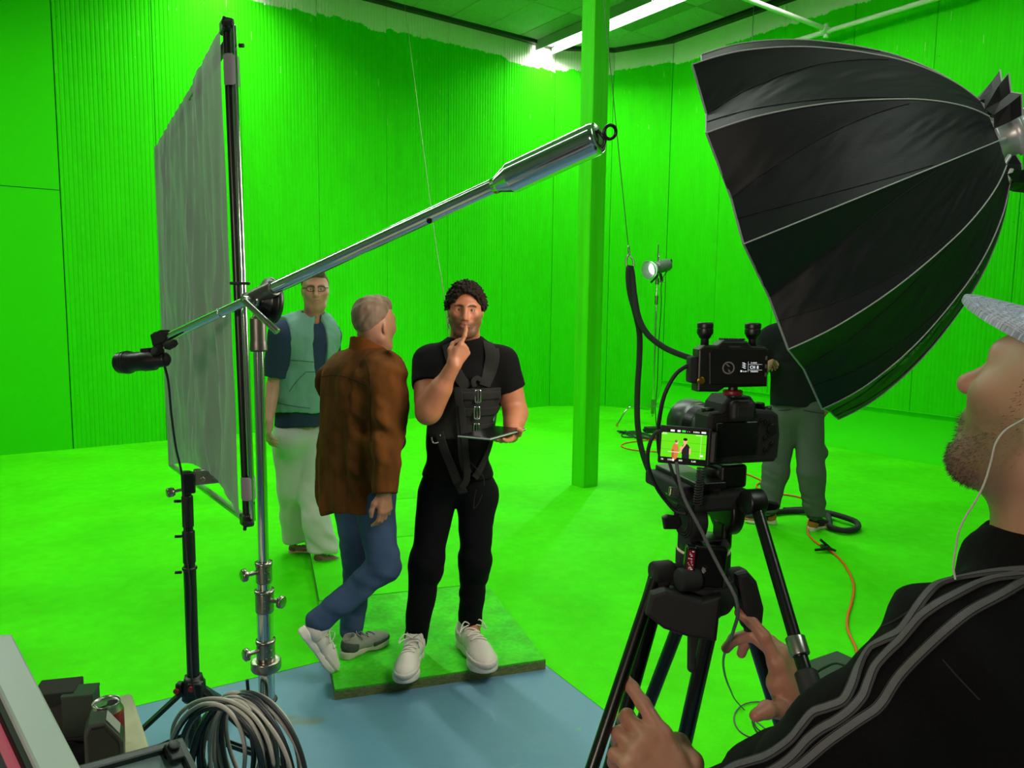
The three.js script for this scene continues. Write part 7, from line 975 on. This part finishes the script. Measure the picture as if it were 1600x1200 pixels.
  const hair = carve(0.012, (x, y, z) => ell([0, 0.036, -0.026], [0.082, 0.094, 0.094])(x, y, z) + 0.003 * worley(x * 120, y * 60, z * 120), ell([0, -0.02, 0.1], [0.08, 0.12, 0.085]), half([0, -0.045, -0.05], [0, 1, -0.4]), ell([0.08, -0.008, -0.006], [0.022, 0.038, 0.03])); part(t, 'hair', net(inFrameField(hair, Mh), ...boundsOf(Mh, 0.16), 0.004), std(0x2e2018, 0.8));
  // denim cap
  const denim = dataTex(256, (u, v) => { const k = 168 + 60 * (tileNoise(u, v, 128, 4) - 0.5) + 60 * (tileNoise(u, (v * 8) % 1, 16, 6) - 0.5); return [k * 0.98, k * 1.02, k * 1.16]; }, true, [7, 7]), denimMat = new THREE.MeshStandardMaterial({ map: denim, roughness: 0.9, bumpMap: WEAVE, bumpScale: 0.0008 });
  const crown = both(ell([0, 0.06, -0.018], [0.092, 0.096, 0.112]), half([0, 0.072, 0.06], [0, -1, -0.08])), crownShell = carve(0.002, crown, ell([0, 0.05, -0.018], [0.087, 0.094, 0.107])); const cp = part(t, 'cap', net(inFrameField(crownShell, Mh), ...boundsOf(Mh, 0.19), 0.004), denimMat);
  const bp = [], bu = [], bi = [], NX = 40, NZ = 18, brimPt = (a, s) => { const x0 = 0.083 * Math.sin(a), z0 = -0.018 + 0.108 * Math.cos(a), ext = 0.078 * Math.pow(Math.max(0, Math.cos(a * 1.06)), 0.55), x = x0 * (1 + 0.02 * s), z = z0 + ext * s; return [x, 0.087 - 1.0 * x * x - 0.012 * s, z]; };
  for (let face2 = 0; face2 < 2; face2++) for (let j = 0; j <= NZ; j++) for (let i = 0; i <= NX; i++) { const p = brimPt((i / NX - 0.5) * 2.7, j / NZ); p[1] += face2 ? -0.0045 : 0.0015 + 0.0007 * Math.sin(j * 2.1); bp.push(...tp(Mh, ...p)); bu.push(p[0] * 1, p[2]); }
  const row = NX + 1, off2 = row * (NZ + 1); for (let j = 0; j < NZ; j++) for (let i = 0; i < NX; i++) { const a = j * row + i; bi.push(a, a + row, a + 1, a + 1, a + row, a + row + 1, off2 + a, off2 + a + 1, off2 + a + row, off2 + a + 1, off2 + a + row + 1, off2 + a + row); }
  for (let i = 0; i < NX; i++) { const a = NZ * row + i; bi.push(a, off2 + a, a + 1, a + 1, off2 + a, off2 + a + 1); } for (const i of [0, NX]) for (let j = 0; j < NZ; j++) { const a = j * row + i; bi.push(a, a + row, off2 + a, a + row, off2 + a + row, off2 + a); }
  const bg = new THREE.BufferGeometry(); bg.setAttribute('position', new THREE.Float32BufferAttribute(bp, 3)); bg.setAttribute('uv', new THREE.Float32BufferAttribute(bu, 2)); bg.setIndex(bi); bg.computeVertexNormals(); const brim = part(cp, 'brim', bg, denimMat);
  const stitch = std(0xb8bdc8, 0.8); for (const s of [0.3, 0.45, 0.6, 0.75, 0.9]) part(cp, 'stitching', cable(Array.from({ length: 25 }, (_, i) => { const p = brimPt((i / 24 - 0.5) * 2.5, s); p[1] += 0.0022; return tp(Mh, ...p); }), 0.00045, 70, false, 5), stitch);
  // jacket
  const sleeve = (s, e, w, r1, r2, r3) => { const a = blend(0.05, cap(s, e, r1, r2), cap(e, w, r2, r3)); return carve(0.005, both(a, half(lerpP(e, w, 0.93), subP(w, e))), both(cap(lerpP(e, w, 0.6), addP(w, subP(w, e), 0.3), r3 - 0.012, r3 - 0.014), half(lerpP(e, w, 0.75), subP(e, w)))); };
  const flat = (f) => flatten(f, mid, fwd.toArray(), 0.78);
  let jk = blend(0.07, flat(cap(addP(mid, lft.toArray(), 0.06), addP(addP(pel, lft.toArray(), 0.05), [0, 0.08, 0]), 0.165, 0.16)), flat(cap(addP(mid, lft.toArray(), -0.06), addP(pel, lft.toArray(), -0.05), 0.165, 0.16)), cap(offset(nB, 0, -0.03, 0), lerpP(nB, sL, 0.9), 0.072, 0.064), cap(offset(nB, 0, -0.03, 0), lerpP(nB, sR, 0.9), 0.075, 0.07));
  jk = carve(0.012, jk, cap(offset(nB, 0, -0.02, 0), offset(nT, 0, 0.1, 0), 0.07, 0.075)); jk = both(jk, half(offset(pel, 0, -0.06, 0), [0, -1, 0]));
  jk = blend(0.045, jk, sleeve(sL, eL, wL, 0.066, 0.05, 0.043), sleeve(sR, eR, wR, 0.078, 0.066, 0.044));
  const jw = (x, y, z) => { const v = jk(x, y, z); if (Math.abs(v) > 0.05) return v; const s = (x - eL[0]) * 0.8 + (y - eL[1]) * 0.6; return v - 0.010 * vnoise(s * 26, z * 8, y * 5 - x * 6) - 0.006 * fbm(x * 18, y * 18, z * 18); };
  const jacket = part(t, 'jacket', net(jw, ...span([sL, sR, eL, eR, wL, wR, pel, nB], 0.2), 0.0055), cloth(0x070708, { sheen: 0.2, sheenColor: new THREE.Color(0x3a3a3e) }));
  const collar = carve(0.006, both(cap(offset(nB, 0, -0.05, 0), offset(nB, 0.0, 0.035, 0), 0.098, 0.088), half(offset(nB, 0, 0.03, 0), addP([0, 1, 0], fwd.toArray(), 0.35))), cap(offset(nB, 0, -0.06, 0), offset(nB, 0, 0.2, 0), 0.074, 0.076)); part(jacket, 'collar', net(folds(collar, 0.006, 16, 8, 16), ...span([nB], 0.17), 0.0045), cloth(0x121214));
  const stripeMat = cloth(0xffffff, { map: dataTex(64, (u, v) => { const e = Math.abs(u - 0.5), k = e > 0.42 ? 74 : e > 0.32 ? 30 : 88 + 22 * Math.sin((u * 3 + v) * Math.PI * 2 * 3); return [k, k, k * 1.03]; }, true, [1, 1]), bumpMap: null }), stripe = (pts) => part(jacket, 'stripe', strapOn(jw, subdivide(pts, 26), 0.0105, 0.0032, null, 0.0012), stripeMat);
  stripe([[0.356, 1.542, -0.5], [0.333, 1.54, -0.5], [0.307, 1.535, -0.5], [0.292, 1.53, -0.5], [0.281, 1.516, -0.5], [0.269, 1.497, -0.5], [0.25, 1.485, -0.5], [0.242, 1.469, -0.5], [0.233, 1.446, -0.5], [0.213, 1.437, -0.5], [0.2, 1.419, -0.5], [0.183, 1.405, -0.5], [0.161, 1.397, -0.5], [0.143, 1.384, -0.5]]);
  stripe([[0.368, 1.543, -0.5], [0.35, 1.539, -0.5], [0.327, 1.534, -0.5], [0.308, 1.525, -0.5], [0.285, 1.51, -0.5], [0.271, 1.492, -0.5], [0.254, 1.471, -0.5], [0.246, 1.449, -0.5], [0.234, 1.435, -0.5], [0.214, 1.421, -0.5], [0.199, 1.403, -0.5], [0.182, 1.391, -0.5], [0.157, 1.381, -0.5]]);
  stripe([[0.373, 1.538, -0.5], [0.355, 1.535, -0.5], [0.337, 1.524, -0.5], [0.315, 1.511, -0.5], [0.291, 1.488, -0.5], [0.27, 1.463, -0.5], [0.258, 1.442, -0.5], [0.244, 1.431, -0.5], [0.224, 1.415, -0.5], [0.205, 1.397, -0.5], [0.18, 1.38, -0.5]]);
  const seam = (pts) => part(jacket, 'seam', cable(subdivide(pts, 20).map((p) => onto(jw, p, subP(p, [0, EYE, 0]), 0.0001)), 0.0009, 40), std(0x1c1c1e, 0.9)); seam([[0.3, 1.477, -0.5], [0.313, 1.463, -0.5], [0.328, 1.448, -0.5]]); seam([[0.256, 1.5, -0.5], [0.264, 1.504, -0.5], [0.274, 1.511, -0.5]]);
  let tr = blend(0.06, flatten(cap(addP(hipL, [0, 0.02, 0]), addP(hipR, [0, 0.02, 0]), 0.13, 0.13), pel, fwd.toArray(), 0.9), cap(hipL, kL, 0.1, 0.08), cap(kL, aL, 0.08, 0.066), cap(hipR, kR, 0.1, 0.08), cap(kR, aR, 0.08, 0.066)); part(t, 'trousers', net(folds(tr, 0.006, 9, 14, 9), ...span([pel, aL, aR], 0.18), 0.012), fabricMats.jean);
  for (const a of [aL, aR]) shoe(t, [a[0] + 0.03, 0.002, a[2] + 0.06], addP([a[0] + 0.03, 0.002, a[2] + 0.06], fwd.toArray(), 0.29), [0, 1, 0], shoeMats.white);
  // earphone lead
  const ear = [0.516, 1.615, -0.745], lead = part(t, 'earphone', [cable([ear, [0.501, 1.61, -0.735], [0.473, 1.6, -0.72], [0.463, 1.589, -0.715], [0.46, 1.571, -0.715], [0.455, 1.549, -0.715], [0.448, 1.532, -0.715], [0.44, 1.517, -0.715], [0.435, 1.503, -0.715], [0.433, 1.486, -0.715], [0.429, 1.47, -0.71], [0.429, 1.458, -0.705]], 0.0010, 110)], std(0xa9a49c, 0.5), 'pale earphone lead');
}
function ball2(c, r) { const g = new THREE.SphereGeometry(r, 16, 12); g.translate(...c); return g; }
renderer.render(scene, camera);
